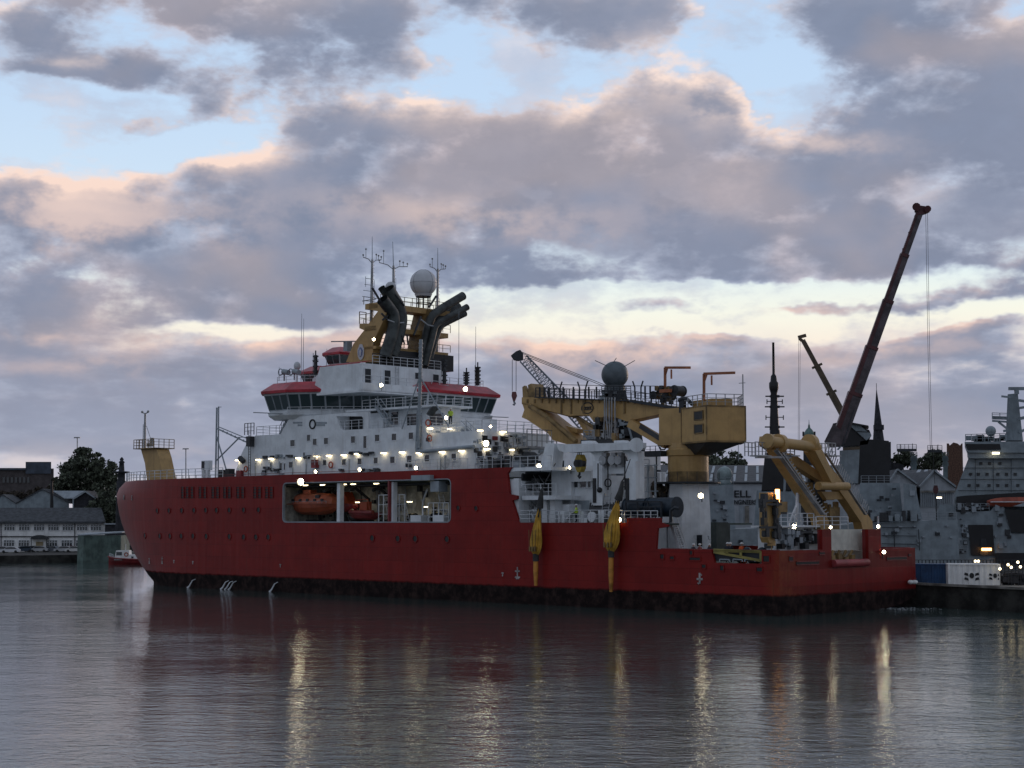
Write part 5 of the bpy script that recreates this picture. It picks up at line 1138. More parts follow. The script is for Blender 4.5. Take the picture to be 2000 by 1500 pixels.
# upper struts
beam([(1545, 885), (1556, 890), (1626, 940), (1640, 942), (1632, 950), (1616, 948), (1548, 906)], 3.6, .9)
GA.tube([sg(1503, 862, 1.7), sg(1596, 874, 1.7)], .52, 20); GA.tube([sg(1498, 861, 1.7), sg(1503, 862, 1.7)], .72, 20)
GA.tube([sg(1598, 949, 1.2), sg(1655, 950, 1.2)], .42, 14)
beam([(1604, 960), (1662, 960), (1650, 975), (1615, 976)], 2.6, .5)
beam([(1655, 958), (1664, 958), (1680, 1020), (1668, 1020)], 3.4, .6)
for u in (1522, 1582): GA.tube([sg(u-3.5, 866, 2.0), sg(u+3.5, 867, 2.0)], .92, 24)
GAO = GA.build('stern_gantry', M['ochre'], SHIP)
mb = MB()
mb.bar(sg(1516, 880, 1.9), sg(1607, 1005, 1.9), .5, .12); mb.bar(sg(1524, 878, 1.7), sg(1612, 1005, 1.7), .12)
for k in range(24): p = sg(1516, 878, 1.8).lerp(sg(1609, 1006, 1.8), k/23); mb.bar(p, p+Vector((0, .8, .3)), .08)
mb.bar(sg(1612, 885, 1.6), sg(1690, 1005, 1.6), .3, .1)
for k in range(26): p = sg(1612, 884, 1.6).lerp(sg(1692, 1006, 1.6), k/25); mb.bar(p, p+Vector((0, .5, .9)), .07)
for u0, u1 in ((1475, 1496), (1535, 1552), (1612, 1632)):
    a, b = sg(u0, 890, 2.0), sg(u1, 890, 2.0); b.z = a.z; mb.rail([a, b], 1.3, .6, .04, 3); mb.rail([a+Vector((1.2, 0, 0)), b+Vector((1.2, 0, 0))], 1.3, .6, .04, 3); mb.bar(a, b, 1.3, .12)
mb.bar(sg(1476, 893), sg(1545, 893), .2); mb.build('gantry_ladder', M['steel'], GAO)
mb = MB(); rnd = random.Random(21)
for k in range(44): u = 1575+rnd.random()*45; v = 930+rnd.random()*95; p = sg(u, v, 4.5); w = .12+.3*rnd.random(); mb.use(rnd.choice((0, 0, 1))); mb.box(p-Vector((w, w, w)), p+Vector((w, w, w)))
for u0, v0, u1, v1 in ((1585, 930, 1575, 1025), (1605, 955, 1600, 1030), (1618, 985, 1618, 1034), (1632, 980, 1632, 1034), (1564, 940, 1570, 985)): mb.use(1 if u0 != 1585 else 0); mb.bar(sg(u0, v0, 4.6), sg(u1, v1, 4.6), .5, .4)
mb.use(1); a = sg(1618, 1010, 4); mb.box(a-Vector((.8, .9, 2)), a+Vector((.8, .9, 1)))
mb.build('gantry_winch', [M['dark'], M['ochred']], GAO)
# folded stern crane standing by the bulwark
mb = MB(); k_ = lambda u, v, s=1.2: Vector(S(u, v, s))
mb.prism([k_(1498, 962), k_(1510, 962), k_(1514, 1050), k_(1512, 1060), k_(1503, 1060), k_(1499, 1050)], (.9, 0, 0)); mb.tube([k_(1507, 1056, 1.5), k_(1507, 1066, 1.5)], .4, 10); mb.bar(k_(1507, 1066, 1.5), k_(1507, 1076, 1.5), .08)
SCR = mb.build('folded_crane', M['ochre'], SHIP)
mb = MB(); rnd = random.Random(33)
for u in (1491, 1495, 1513, 1517): mb.use(0); mb.bar(k_(u, 965, .9), k_(u+1, 1048, .9), .22)
for k in range(40): u = rnd.choice((1490, 1494, 1514, 1518))+rnd.uniform(-2, 2); v = 968+rnd.random()*80; p = k_(u, v, .9); w = .1+.16*rnd.random(); mb.use(rnd.choice((0, 0, 1))); mb.box(p-Vector((w, w, w*1.6)), p+Vector((w, w, w*1.6)))
for v in (978, 985, 1030): mb.use(0).bar(k_(1484, v, .8), k_(1526, v, .8), .2)
mb.use(1); mb.box(k_(1520, 1000, 1), k_(1538, 980, 1)+Vector((1.5, 0, 0))); mb.use(0); mb.box(k_(1520, 1004, 1.1), k_(1537, 996, 1.1)+Vector((1.3, 0, 0)))
mb.build('crane_hydraulics', [M['dark'], M['ochred']], SCR)
p = k_(1518.5, 968, .8); mb = MB(); mb.box(p-Vector((.1, .22, .6)), p+Vector((.1, .22, .6))); mb.build('work_lamp', M['lampo'], SCR)
# grey cases, green winches between crane base and stern
mb = MB(); a, b = S(1393, 1020, 13), S(1426, 1070, 13); mb.box((13, a[1]+.5, 5.2), (13.7, b[1]-.3, a[2])); mb.box((13.2, b[1]-.28, 5.2), (13.8, b[1]+.3, a[2]-.1)); mb.build('grey_locker', pmat('dark_green_grey', (.06, .075, .07), .6), SHIP)
# foremast
mb = MB(); f_ = lambda u, v, t=11: T(u, v, t); P_ = [f_(275, 877), f_(306, 877), f_(311, 893), f_(322, 945), f_(288, 945), f_(283, 905)]; mb.prism(P_, (0, 2.2, 0)); FM = mb.build('foremast', M['ochre'], SHIP)
mb = MB(); z = f_(275, 876)[2]; x0, x1 = f_(269, 876)[0], f_(308, 876)[0]; mb.box((x1, 10.2, z-.12), (x0, 14, z)); mb.rail([(x1, 10.3, z), (x0, 10.3, z), (x0, 13.9, z)], 1.3, .8, .04); mb.rail([(x1, 10.3, z), (x1, 13.9, z)], 1.3, 1, .04); mb.build('mast_platform', M['ochred'], FM)
mb = MB(); a, b = Vector(f_(282.5, 876, 11.5)), Vector(f_(283.5, 808, 11.5)); mb.tube([a, b], [.22, .14], 8); mb.ladder(a+Vector((.35, 0, 0)), a.lerp(b, .7)+Vector((.3, 0, 0)), .35); mb.tube([b+Vector((.8, 0, .2)), b, b+Vector((-.8, 0, .2))], .09, 5); mb.ball(b+Vector((.8, 0, .3)), .2, 8, 5); mb.ball(b+Vector((-.8, 0, .3)), .2, 8, 5); mb.bar(f_(286, 832, 11.5), f_(296, 862, 11.5), .06); mb.tube([f_(296, 872, 11.2), f_(297, 855, 11.2)], .3, 8); mb.tube([f_(290, 872, 11.2), f_(290, 866, 11.2)], .3, 8)
mb.build('mast_pole', M['steel'], FM)
# stowed forward davit frame
mb = MB(); d_ = lambda u, v: T(u, v, 6.0)
for a, b, w in (((421, 933), (423.5, 796), .32), ((426, 933), (427, 794), .26), ((424, 837), (480, 863), .3), ((428, 834), (486, 858), .2), ((423, 852), (446, 932), .26), ((465, 857), (422, 900), .26), ((465, 854), (486, 854), .18), ((427, 795), (432, 795), .16)): mb.bar(d_(*a), d_(*b), w*.55)
for k in range(6): u = 436+k*8; mb.bar(d_(u, 840+k*3.7), d_(u-1, 844+k*3.7), .12)
mb.build('forward_davit', M['lgrey'], SHIP)
mb = MB(); a = T(398, 925, 2.0); mb.use(0); mb.bar((a[0], 2, 14), (a[0], 2, 16.1), .4); mb.bar((a[0]-1, 2, 14), (a[0]-1, 2, 16.1), .4); mb.box((a[0]-1.4, 1.8, 16.1), (a[0]+.3, 2.4, 17.4)); mb.use(1); mb.box((a[0]-.4, 1.72, 16.25), (a[0]+.2, 1.79, 17.3))
for u, h in ((430, 1.5), (436, 1.2), (443, 1.6), (450, 1.0)): a = T(u, 930, 2); mb.box((a[0]-.4, 2, 14), (a[0]+.4, 3, 14+h+.6))
mb.parts('windlass_gear', [M['white'], M['black']], SHIP)
# ================================================================== boats, bags and people on or by the ship
# lifeboat
def boat_hull(mb, c, L, B, H, n=14, keel=.35):
    """hull centred at c (ship frame, length along s)"""
    rings = []
    for i in range(n+1):
        f = -1+2*i/n; w = B/2*(1-abs(f)**3.2)**.6+.05; d = H*(1-abs(f)**4*.55); x = c[0]+f*L/2
        rings.append([(x, c[1]-w, c[2]), (x, c[1]-w*.97, c[2]-d*.35), (x, c[1]-w*.75, c[2]-d*.75), (x, c[1]-w*.2, c[2]-d), (x, c[1]+w*.2, c[2]-d), (x, c[1]+w*.75, c[2]-d*.75), (x, c[1]+w*.97, c[2]-d*.35), (x, c[1]+w, c[2])])
    loft(mb, rings)
s0, s1 = T(655, 983, 2.4)[0], T(575, 983, 2.4)[0]; zc = T(615, 984, 1.2)[2]; cb = ((s0+s1)/2, 2.6, zc); Lb = s1-s0
LB = thing('lifeboat', 'enclosed orange lifeboat hanging in the first bay opening of the red hull', 'lifeboat', (cb[0], cb[1], cb[2]-1.2), True)
mb = MB(); boat_hull(mb, cb, Lb, 2.9, 1.35); mb.box((s0+.05, 1.12, zc-.05), (s1-.05, 1.2, zc+.06)); mb.build('hull', pmat('dark_orange_grp', (.27, .055, .02), .5, streak=.3), LB)
mb = MB(); rings = []
for i in range(11):
    f = -1+2*i/10; w = 1.42*(1-abs(f)**5*.5); h = 1.35*(1-abs(f)**6*.45); x = cb[0]+f*Lb/2*.97
    rings.append([(x, 2.6-w, zc), (x, 2.6-w*.93, zc+h*.45), (x, 2.6-w*.68, zc+h*.86), (x, 2.6-w*.3, zc+h), (x, 2.6+w*.3, zc+h), (x, 2.6+w*.68, zc+h*.86), (x, 2.6+w*.93, zc+h*.45), (x, 2.6+w, zc)])
loft(mb, rings); mb.box((cb[0]+.5, 2.1, zc+1.3), (cb[0]+2.0, 3.1, zc+1.75)); mb.build('canopy', pmat('light_orange_grp', (.42, .11, .055), .5, streak=.3), LB)
mb = MB(); mb.rail([(s0+.4, 1.25, zc+.05), (s1-.4, 1.25, zc+.05)], .28, .8, .02, 1)
mb.build('grab_rail', M['lgrey'], LB); mb = MB()
for k in range(5): x = s0+1.2+k*(Lb-2.4)/4; mb.box((x-.22, 1.16, zc+.35), (x+.22, 1.30, zc+.62))
mb.box((cb[0]-2.2, 1.32, zc+.7), (cb[0]-1.4, 1.6, zc+1.1)); mb.parts('hatch', M['black'], LB)
# rescue boat
s0, s1 = T(737, 1000, 2.4)[0], T(683, 1000, 2.4)[0]; zc = T(710, 1001, 2)[2]; cb = ((s0+s1)/2, 2.8, zc)
RB = thing('rescue_boat', 'red open rescue boat on its cradle in the middle bay opening of the ship', 'boat', (cb[0], cb[1], cb[2]-.9), True)
mb = MB(); boat_hull(mb, cb, s1-s0, 2.3, .9); mb.tube([(s0, 1.7, zc), (s1-1, 1.65, zc+.05), (s1, 2.8, zc+.25)], .28, 8); mb.build('hull', M['red'], RB)
mb = MB(); mb.box((cb[0]-.6, 2.4, zc), (cb[0]+.7, 3.2, zc+1.3)); mb.bar((cb[0]-1.6, 2.2, zc), (cb[0]-1.0, 2.2, zc+1.6), .08); mb.bar((cb[0]-1.0, 2.2, zc+1.6), (cb[0]+1.4, 2.2, zc+1.5), .08); mb.build('console', M['orange'], RB)
# second orange boat behind the first pillar
s0, s1 = T(695, 980, 4.6)[0], T(662, 980, 4.6)[0]; zc = T(680, 984, 4.4)[2]; cb = ((s0+s1)/2+.4, 4.6, zc)
B2 = thing('work_boat', 'dark red boat bow showing behind the first bay pillar, beside the orange lifeboat', 'boat', (cb[0], cb[1], cb[2]-.9), True)
mb = MB(); boat_hull(mb, cb, (s1-s0)*1.5, 2.0, 1.0); mb.build('hull', M['red'], B2)
mb = MB(); mb.prism([(cb[0]-1.6, 3.8, zc), (cb[0]+2, 3.8, zc), (cb[0]+1.5, 3.8, zc+1.5), (cb[0]-.6, 3.8, zc+1.5)], (0, 1.4, 0)); mb.build('cabin', M['orange'], B2)

# empty water bags hanging from lines over the side
def water_bag(top, mid, v0, vb, vt, wmax, lab, lean):
    t = -.75; P = lambda u, v: Vector(T(u, v, t)); u0 = mid
    e = thing('water_weight_bag', lab, 'test weight bag', P(u0, vb), True, 'water bags hung over the side')
    mb = MB(); n = 22; K = 26; vs, fs = [], []
    for i in range(n+1):
        f = i/n; v = v0+(vb-v0)*f; u = u0+lean*(1-f)**2.0; c = P(u, v)
        prof = [(0, .10), (.08, .28), (.2, .50), (.35, .70), (.5, .88), (.65, 1.0), (.8, .97), (.92, .72), (1.0, .30)]
        for (a, b), (a2, b2) in zip(prof, prof[1:]):
            if f <= a2+1e-9: w = b+(b2-b)*(f-a)/(a2-a); break
        R = wmax/2*.0625*w
        for k in range(K):
            a = 2*math.pi*k/K; fold = 1-.20*(k % 2)-.06*math.sin(k*2.3+f*9); vs.append(c+Vector((math.cos(a)*R*fold, math.sin(a)*R*fold*.75, 0)))
    for i in range(n):
        for k in range(K): j = (k+1) % K; fs.append((i*K+k, i*K+j, (i+1)*K+j, (i+1)*K+k))
    mb.add(vs, fs, False); mb.add(vs[:K], [list(range(K))]); mb.add(vs[-K:], [list(range(K))]); mb.build('bag', M['bag'], e)
    mb = MB(); a = P(u0, vb); mb.tube([a+Vector((0, 0, .3)), a-Vector((0, 0, .5))], .33, 10); mb.tube([P(u0+lean, v0), P(u0+lean*1.35, v0-16), P(u0+lean*1.6, v0-36)], [.42, .3, .16], 9)
    rnd = random.Random(int(u0))
    for k in range(5): q = P(u0+lean, v0+3); mb.tube([P(u0+lean*1.5, v0-30), q+Vector((rnd.uniform(-.5, .5), rnd.uniform(-.3, .2), 0)), P(u0+rnd.uniform(-7, 7), v0+42)], .06, 5)
    mb.parts('shackle_bundle', M['rope'], e)
    mb = MB(); b = P(u0, vt); mb.tube([a-Vector((0, 0, .4)), a.lerp(b, .5), b], [.26, .28, .18], 10); mb.build('drain_hose', pmat('orange_hose', (.50, .22, .04), .55, var=.3), e)
    mb = MB(); mb.tube([P(u0+lean*1.6, v0-36), Vector(T(top[0], top[1], 1.0))], .05, 5); mb.build('sling', M['rope'], e)
    mb = MB()
    for k in (-.3, 0, .3): mb.bar(P(u0+k*wmax, v0+(vb-v0)*.45)-Vector((0, .55, 0)), P(u0+k*wmax*.8, v0+(vb-v0)*.9)-Vector((0, .55, 0)), .05)
    for k in (-.22, 0, .22): q = P(u0+k*wmax, vb-15)-Vector((0, .5, 0)); mb.box(q-Vector((.1, .1, .25)), q+Vector((.1, .1, .25)))
    mb.build('webbing', M['ochred'], e)
water_bag((1085, 905), 1046.5, 992, 1087, 1144, 22, 'long yellow empty water bag hanging over the red hull, below the outside stairs', 7)
water_bag((1231, 897), 1193.5, 976, 1079, 1156, 29, 'fatter yellow empty water bag hanging over the red hull, beside the dark blue drums', 14)
# yellow load block under the side gantry
K = lambda q: Vector(q)*.62
p = Vector(T(1132, 905, 2.4)); e = thing('load_block', 'yellow crane block with a dark hook hanging in front of the white hangar block', 'hook block', (p.x, p.y, p.z-2.1), True)
mb = MB(); rnd = random.Random(14); mb.prism([p+K((-.9, -.3, .6)), (p+K((-.7, -.3, -.9))), (p+K((-.3, -.3, -1.5))), (p+K((.3, -.3, -1.5))), (p+K((.7, -.3, -.9))), (p+K((.9, -.3, .6))), (p+K((.4, -.3, 1.5))), (p+K((-.4, -.3, 1.5)))], (0, .7, 0)); mb.build('block', pmat('block_yellow', (.42, .30, .04), .5, streak=.5), e)
mb = MB()
for k in (-.45, 0, .45): mb.tube([(p+K((k, -.4, 0))), (p+K((k, .5, 0)))], .4, 12); mb.bar((p+K((k, 0, .9))), (p+K((k*.7, 0, 2.3))), .07)
mb.tube([(p+K((0, 0, -1.4))), (p+K((0, 0, -1.9))), (p+K((.28, 0, -2.2))), (p+K((0, 0, -2.5))), (p+K((-.26, 0, -2.25)))], .12, 7); mb.build('hook', M['dark'], e)
# lowered yellow gangway in the bulwark recess
a, b = T(1394, 1073, .1), T(1487, 1095, .1); e = thing('gangway', 'yellow gangway frame stowed in the bulwark recess by the men in helmets', 'gangway', (b[0], .1, b[2]), True)
mb = MB(); q = lambda u, v: T(u, v, .05); 
for x, y in (((1394, 1074), (1486, 1078)), ((1394, 1078), (1486, 1095)), ((1398, 1076), (1484, 1077)), ((1447, 1076), (1447, 1088)), ((1486, 1077), (1486, 1096)), ((1420, 1076), (1420, 1083))): mb.bar(q(*x), q(*y), .12, .24)
mb.build('frame', pmat('gangway_yellow', (.30, .25, .07), .55, streak=.4), e)
mb = MB()
for u0, u1 in ((1406, 1425), (1432, 1450), (1455, 1475)): mb.bar(q(u0, 1092), q(u1, 1093), .1); mb.bar(q(u0, 1092), q(u0, 1097), .1); mb.bar(q(u1, 1093), q(u1, 1097), .1)
mb.build('bracket', M['lgrey'], e)

# people
def person(uvt, h, label, top='navy', legs='navy', helm='helmet', face=0.0, pose='stand', frame='ship', group=None, foot=None):
    p = Vector(T(*uvt)); 
    if foot is not None: p.z = foot
    e = thing('person', label, 'person', p, True, group)
    k = h/1.8; R = Matrix.Rotation(face, 3, 'Z')
    J = dict(pel=(0, 0, .95), chest=(0, 0, 1.35), neck=(.02, 0, 1.5), head=(.04, 0, 1.64), crown=(.03, 0, 1.76), sl=(0, .2, 1.42), sr=(0, -.2, 1.42), el=(.05, .28, 1.15), er=(.05, -.28, 1.15), wl=(.22, .25, .98), wr=(.22, -.25, .98), hl=(.30, .24, .95), hr=(.30, -.24, .95),
             hipl=(0, .1, .9), hipr=(0, -.1, .9), kl=(.06, .11, .5), kr=(.03, -.11, .5), al=(0, .11, .08), ar=(0, -.11, .08), fl=(.2, .12, .03), fr=(.2, -.12, .03))
    if pose == 'bend':
        for n_ in ('chest', 'neck', 'head', 'crown', 'sl', 'sr', 'el', 'er', 'wl', 'wr', 'hl', 'hr'):
            x, y, z = J[n_]; z -= .95; a = .75; J[n_] = (x*math.cos(a)+z*math.sin(a), y, .95+z*math.cos(a)-x*math.sin(a))
    rad = dict(pel=.17, chest=.19, neck=.07, head=.115, crown=.09, sl=.085, sr=.085, el=.06, er=.06, wl=.042, wr=.042, hl=.05, hr=.05, hipl=.12, hipr=.12, kl=.085, kr=.085, al=.06, ar=.06, fl=.05, fr=.05)
    names = list(J); E_ = [('pel', 'chest'), ('chest', 'neck'), ('neck', 'head'), ('head', 'crown'), ('chest', 'sl'), ('chest', 'sr'), ('sl', 'el'), ('sr', 'er'), ('el', 'wl'), ('er', 'wr'), ('wl', 'hl'), ('wr', 'hr'), ('pel', 'hipl'), ('pel', 'hipr'), ('hipl', 'kl'), ('hipr', 'kr'), ('kl', 'al'), ('kr', 'ar'), ('al', 'fl'), ('ar', 'fr')]
    me = bpy.data.meshes.new('body'); me.from_pydata([R @ Vector(J[n_])*k for n_ in names], [(names.index(a), names.index(b)) for a, b in E_], [])
    o = bpy.data.objects.new('body', me); COL.objects.link(o)
    sk = o.modifiers.new('skin', 'SKIN'); sk.use_smooth_shade = True; ss = o.modifiers.new('sub', 'SUBSURF'); ss.levels = ss.render_levels = 1
    for i, n_ in enumerate(names): r = rad[n_]*k; me.skin_vertices[0].data[i].radius = (r, r)
    me.skin_vertices[0].data[0].use_root = True
    dg = bpy.context.evaluated_depsgraph_get(); m2 = bpy.data.meshes.new_from_object(o.evaluated_get(dg)); bpy.data.objects.remove(o)
    m2.materials.clear()
    for mt in (M[legs], M[top], M['skin']): m2.materials.append(mt)
    hd, hl, hr_ = R @ Vector(J['head'])*k, R @ Vector(J['hl'])*k, R @ Vector(J['hr'])*k; pv = R @ Vector(J['pel'])*k
    for f in m2.polygons:
        c = f.center; f.material_index = 2 if ((c-hd).length < .16*k or (c-hl).length < .09*k or (c-hr_).length < .09*k) else (1 if (c.z > .92*k or (c-pv).length < .12) else 0)
    o = bpy.data.objects.new('body', m2); COL.objects.link(o); o.parent = e
    hc = R @ Vector(J['crown'])*k; bm = bmesh.new(); bmesh.ops.create_uvsphere(bm, u_segments=12, v_segments=8, radius=.155*k)
    bmesh.ops.delete(bm, geom=[v for v in bm.verts if v.co.z < -.04*k], context='VERTS'); me = bpy.data.meshes.new('helmet'); bm.to_mesh(me); bm.free(); me.materials.append(M[helm])
    for q in me.polygons: q.use_smooth = True
    o = bpy.data.objects.new('helmet', me); COL.objects.link(o); o.parent = e; o.location = hc-Vector((0, 0, .03*k)); return e
person((1126, 1019, 1.0), 1.85, 'person in yellow hi-vis jacket and white helmet leaning on a board at the midships rail', 'hivis', face=.6, pose='stand', foot=ZD+.05)
person((880, 830, 1.6), 1.85, 'person in yellow hi-vis vest standing on the white house roof by the floodlight', 'hivis', face=2.2, foot=20.3)
person((1449, 1078, 1.6), 1.9, 'person in orange overalls standing above the yellow gangway', 'hiorange', 'hiorange', 'hiorange' if False else 'helmet', face=2.5, foot=5.25)
person((1456, 1078, 1.2), 1.35, 'person in orange overalls bending down beside the yellow gangway', 'hiorange', 'hiorange', face=3.0, pose='bend', foot=5.25)
for u, lb in ((1354, 'person in dark clothes and white helmet, leftmost of the crew below the white crane base'), (1367, 'person in dark red jacket and white helmet in front of the crane base door'), (1386, 'person in dark clothes and white helmet at the right corner of the white crane base'),
              (1421, 'person in dark clothes and white helmet, left one of the pair by the dark locker'), (1426.5, 'person in dark clothes and white helmet, right one of the pair by the dark locker')):
    person((u, 1075, 1.3), 1.75 if u < 1400 else 1.9, lb, 'red' if u == 1367 else 'navy', face=1.2+u*.1, group='crew in white helmets at the aft bulwark', foot=5.25)
# dark canvas bundle on the aft deck
mb = MB(); a = T(1473, 1072, 2)
for k in range(9): mb.ball((a[0]-1.2+.35*k, 2+.1*(k % 3), 5.9+.35*math.sin(k*1.3)), .55, 8, 6)
mb.build('canvas_bundle', M['bluedrum'], SHIP)
# water discharges and stern wash
mb = MB()
for u0, v0, u1, v1 in ((382, 1131, 371, 1134), (447, 1134, 437, 1139), (455, 1135, 450, 1139), (462, 1135, 453, 1139), (543, 1137, 535, 1143)):
    a, nn = on_shell(u0, v0); b = a+nn*.7; b.x += .8; b.z = WZ; mid = a.lerp(b, .4)+Vector((0, 0, .28)); mb.tube([a, mid, a.lerp(b, .75), b], [.05, .07, .10, .16], 6)
mb.parts('water_discharge', M['plume'], SHIP)
mb = MB(); rnd = random.Random(17)
def foam(u, v, du, dv, n, r0=.1, r1=.35):
    for k in range(n):
        p = Z(u+rnd.gauss(0, du), v+rnd.gauss(0, dv), WZ+.02); r = rnd.uniform(r0, r1); p = ship2w(p)
        mb.add([(p.x+r*rnd.uniform(.6, 1.4)*math.cos(a)*1.8, p.y+r*rnd.uniform(.6, 1.4)*math.sin(a), .03+WZ+.04*rnd.random()) for a in [i*math.pi/3 for i in range(6)]], [list(range(6))])
for u, v in ((371, 1135), (440, 1140), (455, 1140), (535, 1144)): foam(u-6, v+.5, 15, .6, 110, .08, .28)
foam(560, 1146, 30, .6, 50, .05, .14); foam(1735, 1188, 26, .8, 130, .03, .10); foam(1770, 1190, 30, 1.2, 90, .02, .08)
o = mb.build('foam', M['foam'], kind='stuff')

# ================================================================== quay on the right with containers
qa, qb = W(2000, 1195, 160), W(1785, 1182, 172.7); qa, qb = Vector((qa[0], qa[1], 0)), Vector((qb[0], qb[1], 0)); dq = (qb-qa).normalized(); nq = Vector((dq.y, -dq.x, 0)); nq = nq if nq.y > 0 else -nq
ZQ = 9.25-(1150-1018)/F*qa.y
mb = MB(); a0, b0 = qa-dq*80, qb+dq*170; mb.prism([a0+Vector((0, 0, -2)), b0+Vector((0, 0, -2)), b0+nq*300+Vector((0, 0, -2)), a0+nq*300+Vector((0, 0, -2))], (0, 0, ZQ+2)); 
mb.build('quay', M['quay'], kind='structure')
mb = MB(); mb.prism([a0+nq*.05+Vector((0, 0, ZQ+.005)), b0+nq*.05+Vector((0, 0, ZQ+.005)), b0+nq*32+Vector((0, 0, ZQ+.005)), a0+nq*32+Vector((0, 0, ZQ+.005))], (0, 0, .02)); mb.build('pavement', M['concrete'], kind='structure')
mb = MB(); mb.bar(a0+Vector((0, 0, ZQ+.1)), b0+Vector((0, 0, ZQ+.1)), .35, .25); mb.build('kerb', M['concrete'], kind='structure')
def container(u0, u1, vt, vb, y, mat, name, label, marks=False, ydep=2.4):
    a, b = Vector(W(u0, vb, y)), Vector(W(u1, vb, y-.8)); zt = W(u0, vt, y)[2]; zb = a.z
    e = thing(name, label, 'container', (a+b)/2); d = (b-a); d.z = 0; L = d.length; d.normalize(); n = Vector((-d.y, d.x, 0)); n = n if n.y > 0 else -n
    mb = MB(); k = int(L/.28); pts = []
    for i in range(k): f = i/k*L; o = .0 if i % 2 else .05; pts += [a+d*f+n*o, a+d*(f+L/k*.8)+n*o]
    pts += [b+n*ydep, a+n*ydep]; mb.prism([Vector((p.x, p.y, zb+.12)) for p in pts], (0, 0, zt-zb-.24)); mb.build('body', mat, e)
    mb = MB()
    for p in (a, b, a+n*ydep, b+n*ydep): mb.bar((p.x, p.y, zb), (p.x, p.y, zt), .16)
    for z in (zb+.07, zt-.07):
        for p, q in ((a, b), (a+n*ydep, b+n*ydep), (a, a+n*ydep), (b, b+n*ydep)): mb.bar((p.x, p.y, z), (q.x, q.y, z), .14)
    mb.build('frame', mat, e)
    mb = MB(); mb.prism([Vector((p.x, p.y, zt-.06)) for p in (a, b, b+n*ydep, a+n*ydep)], (0, 0, .05)); mb.build('roof', mat, e)
    if marks:
        for f0, sc in ((.40, .62), (.86, .5)):
            mb = MB(); c = a+d*L*(f0+.05)+Vector((0, 0, (zt-zb)*.52))-n*.02; R = .85*sc
            mb.prism([c+d*R*.45*math.cos(t)+Vector((0, 0, R*.55*math.sin(t))) for t in [i*math.pi/8 for i in range(16)]], -n*.02)
            for sx in (-1, 1):
                for sz in (-1, 1):
                    q = c+d*sx*R*.95+Vector((0, 0, sz*R*.45-.1)); mb.prism([q+d*sx*-.3*sc+Vector((0, 0, -.28*sc)), q+d*sx*.42*sc+Vector((0, 0, -.1*sc)), q+d*sx*.3*sc+Vector((0, 0, .3*sc)), q-d*sx*.2*sc+Vector((0, 0, .15*sc))], -n*.02)
            mb.build('black_marking', M['black'], e)
    return e
container(1783, 1853, 1101, 1150, 174, M['blue'], 'shipping_container', 'dark blue shipping container on the quay behind the stern of the red ship')
container(1854, 1953, 1101, 1149, 171, M['render'], 'shipping_container', 'white shipping container with black markings on the quay, right of the blue one', True)
mb = MB()
for k, (u, v) in enumerate(((1779, 1150), (1787, 1152))):
    p = Vector(W(u, v, 170)); p.z = ZQ+.35; mb = MB(); mb.ball(p, .28, 12, 8, (1.2, 1, .8)); mb.use(1).tube([p-Vector((.1, 0, .0)), p+Vector((.1, 0, .45))], .1, 6)
    solo(mb, 'mooring_buoy', [M['render'], M['red']], ('smaller' if k == 0 else 'rounder')+' white buoy on the quay edge, '+('left' if k == 0 else 'right')+' one of the pair by the blue container', 'buoy', p-Vector((0, 0, .35)), group='white buoys on the quay edge')
# fence and small lights on the quay
mb = MB(); y = 179
for k in range(34): u = 1780+k*7; a = Vector(W(u, 1100, y)); a.z = ZQ; mb.bar(a, a+Vector((0, 0, 2.4)), .09)
a, b = Vector(W(1780, 1100, y)), Vector(W(2010, 1100, y))
for z in (.6, 1.5, 2.4): mb.bar((a.x, a.y, ZQ+z), (b.x, b.y, ZQ+z), .06)
solo(mb, 'quay_fence', M['dgrey'], 'dark metal fence along the quay behind the shipping containers', 'fence', (a.x, a.y, ZQ))
LBq = ['left of the pair above the white container', 'right of the pair above the white container', 'just right of the white container top corner', 'between the container and the far pair of lights', 'upper one near the right edge of the picture', 'lower one near the right edge of the picture', 'lowest one beside the white container end']
for (u, v), lb in zip(((1905, 1096), (1911, 1096), (1969, 1103), (1975, 1108), (1988, 1098), (1993, 1107), (1953, 1111)), LBq):
    p = Vector(W(u, v, 169 if u > 1940 else 177)); mb = MB(); mb.ball(p, .14, 8, 6); mb.use(1).bar(p-Vector((0, 0, .1)), (p.x, p.y, ZQ), .05)
    solo(mb, 'quay_lamp', [M['lampw'], M['dark']], 'small white deck lamp on the quay, '+lb, 'lamp', (p.x, p.y, ZQ), group='small lamps on the quay')
mb = MB(); y = 170; mb.tube([W(1953, 1118, y), W(1975, 1116, y), W(2005, 1112, y)], .05, 5); mb.tube([W(1955, 1126, y), W(1980, 1122, y), W(2005, 1123, y)], .04, 5)
rnd = random.Random(19)
for k in range(30): p = Vector(W(1956+rnd.random()*50, 1122+rnd.random()*20, y+2*rnd.random())); w = .15+.4*rnd.random(); mb.box(p-Vector((w, .2, w*.6)), p+Vector((w, .2, w*.6)))
solo(mb, 'net_pile', M['stone'], 'dark heap of ropes and nets on the quay at the right of the white container', 'net pile', W(1975, 1148, y))
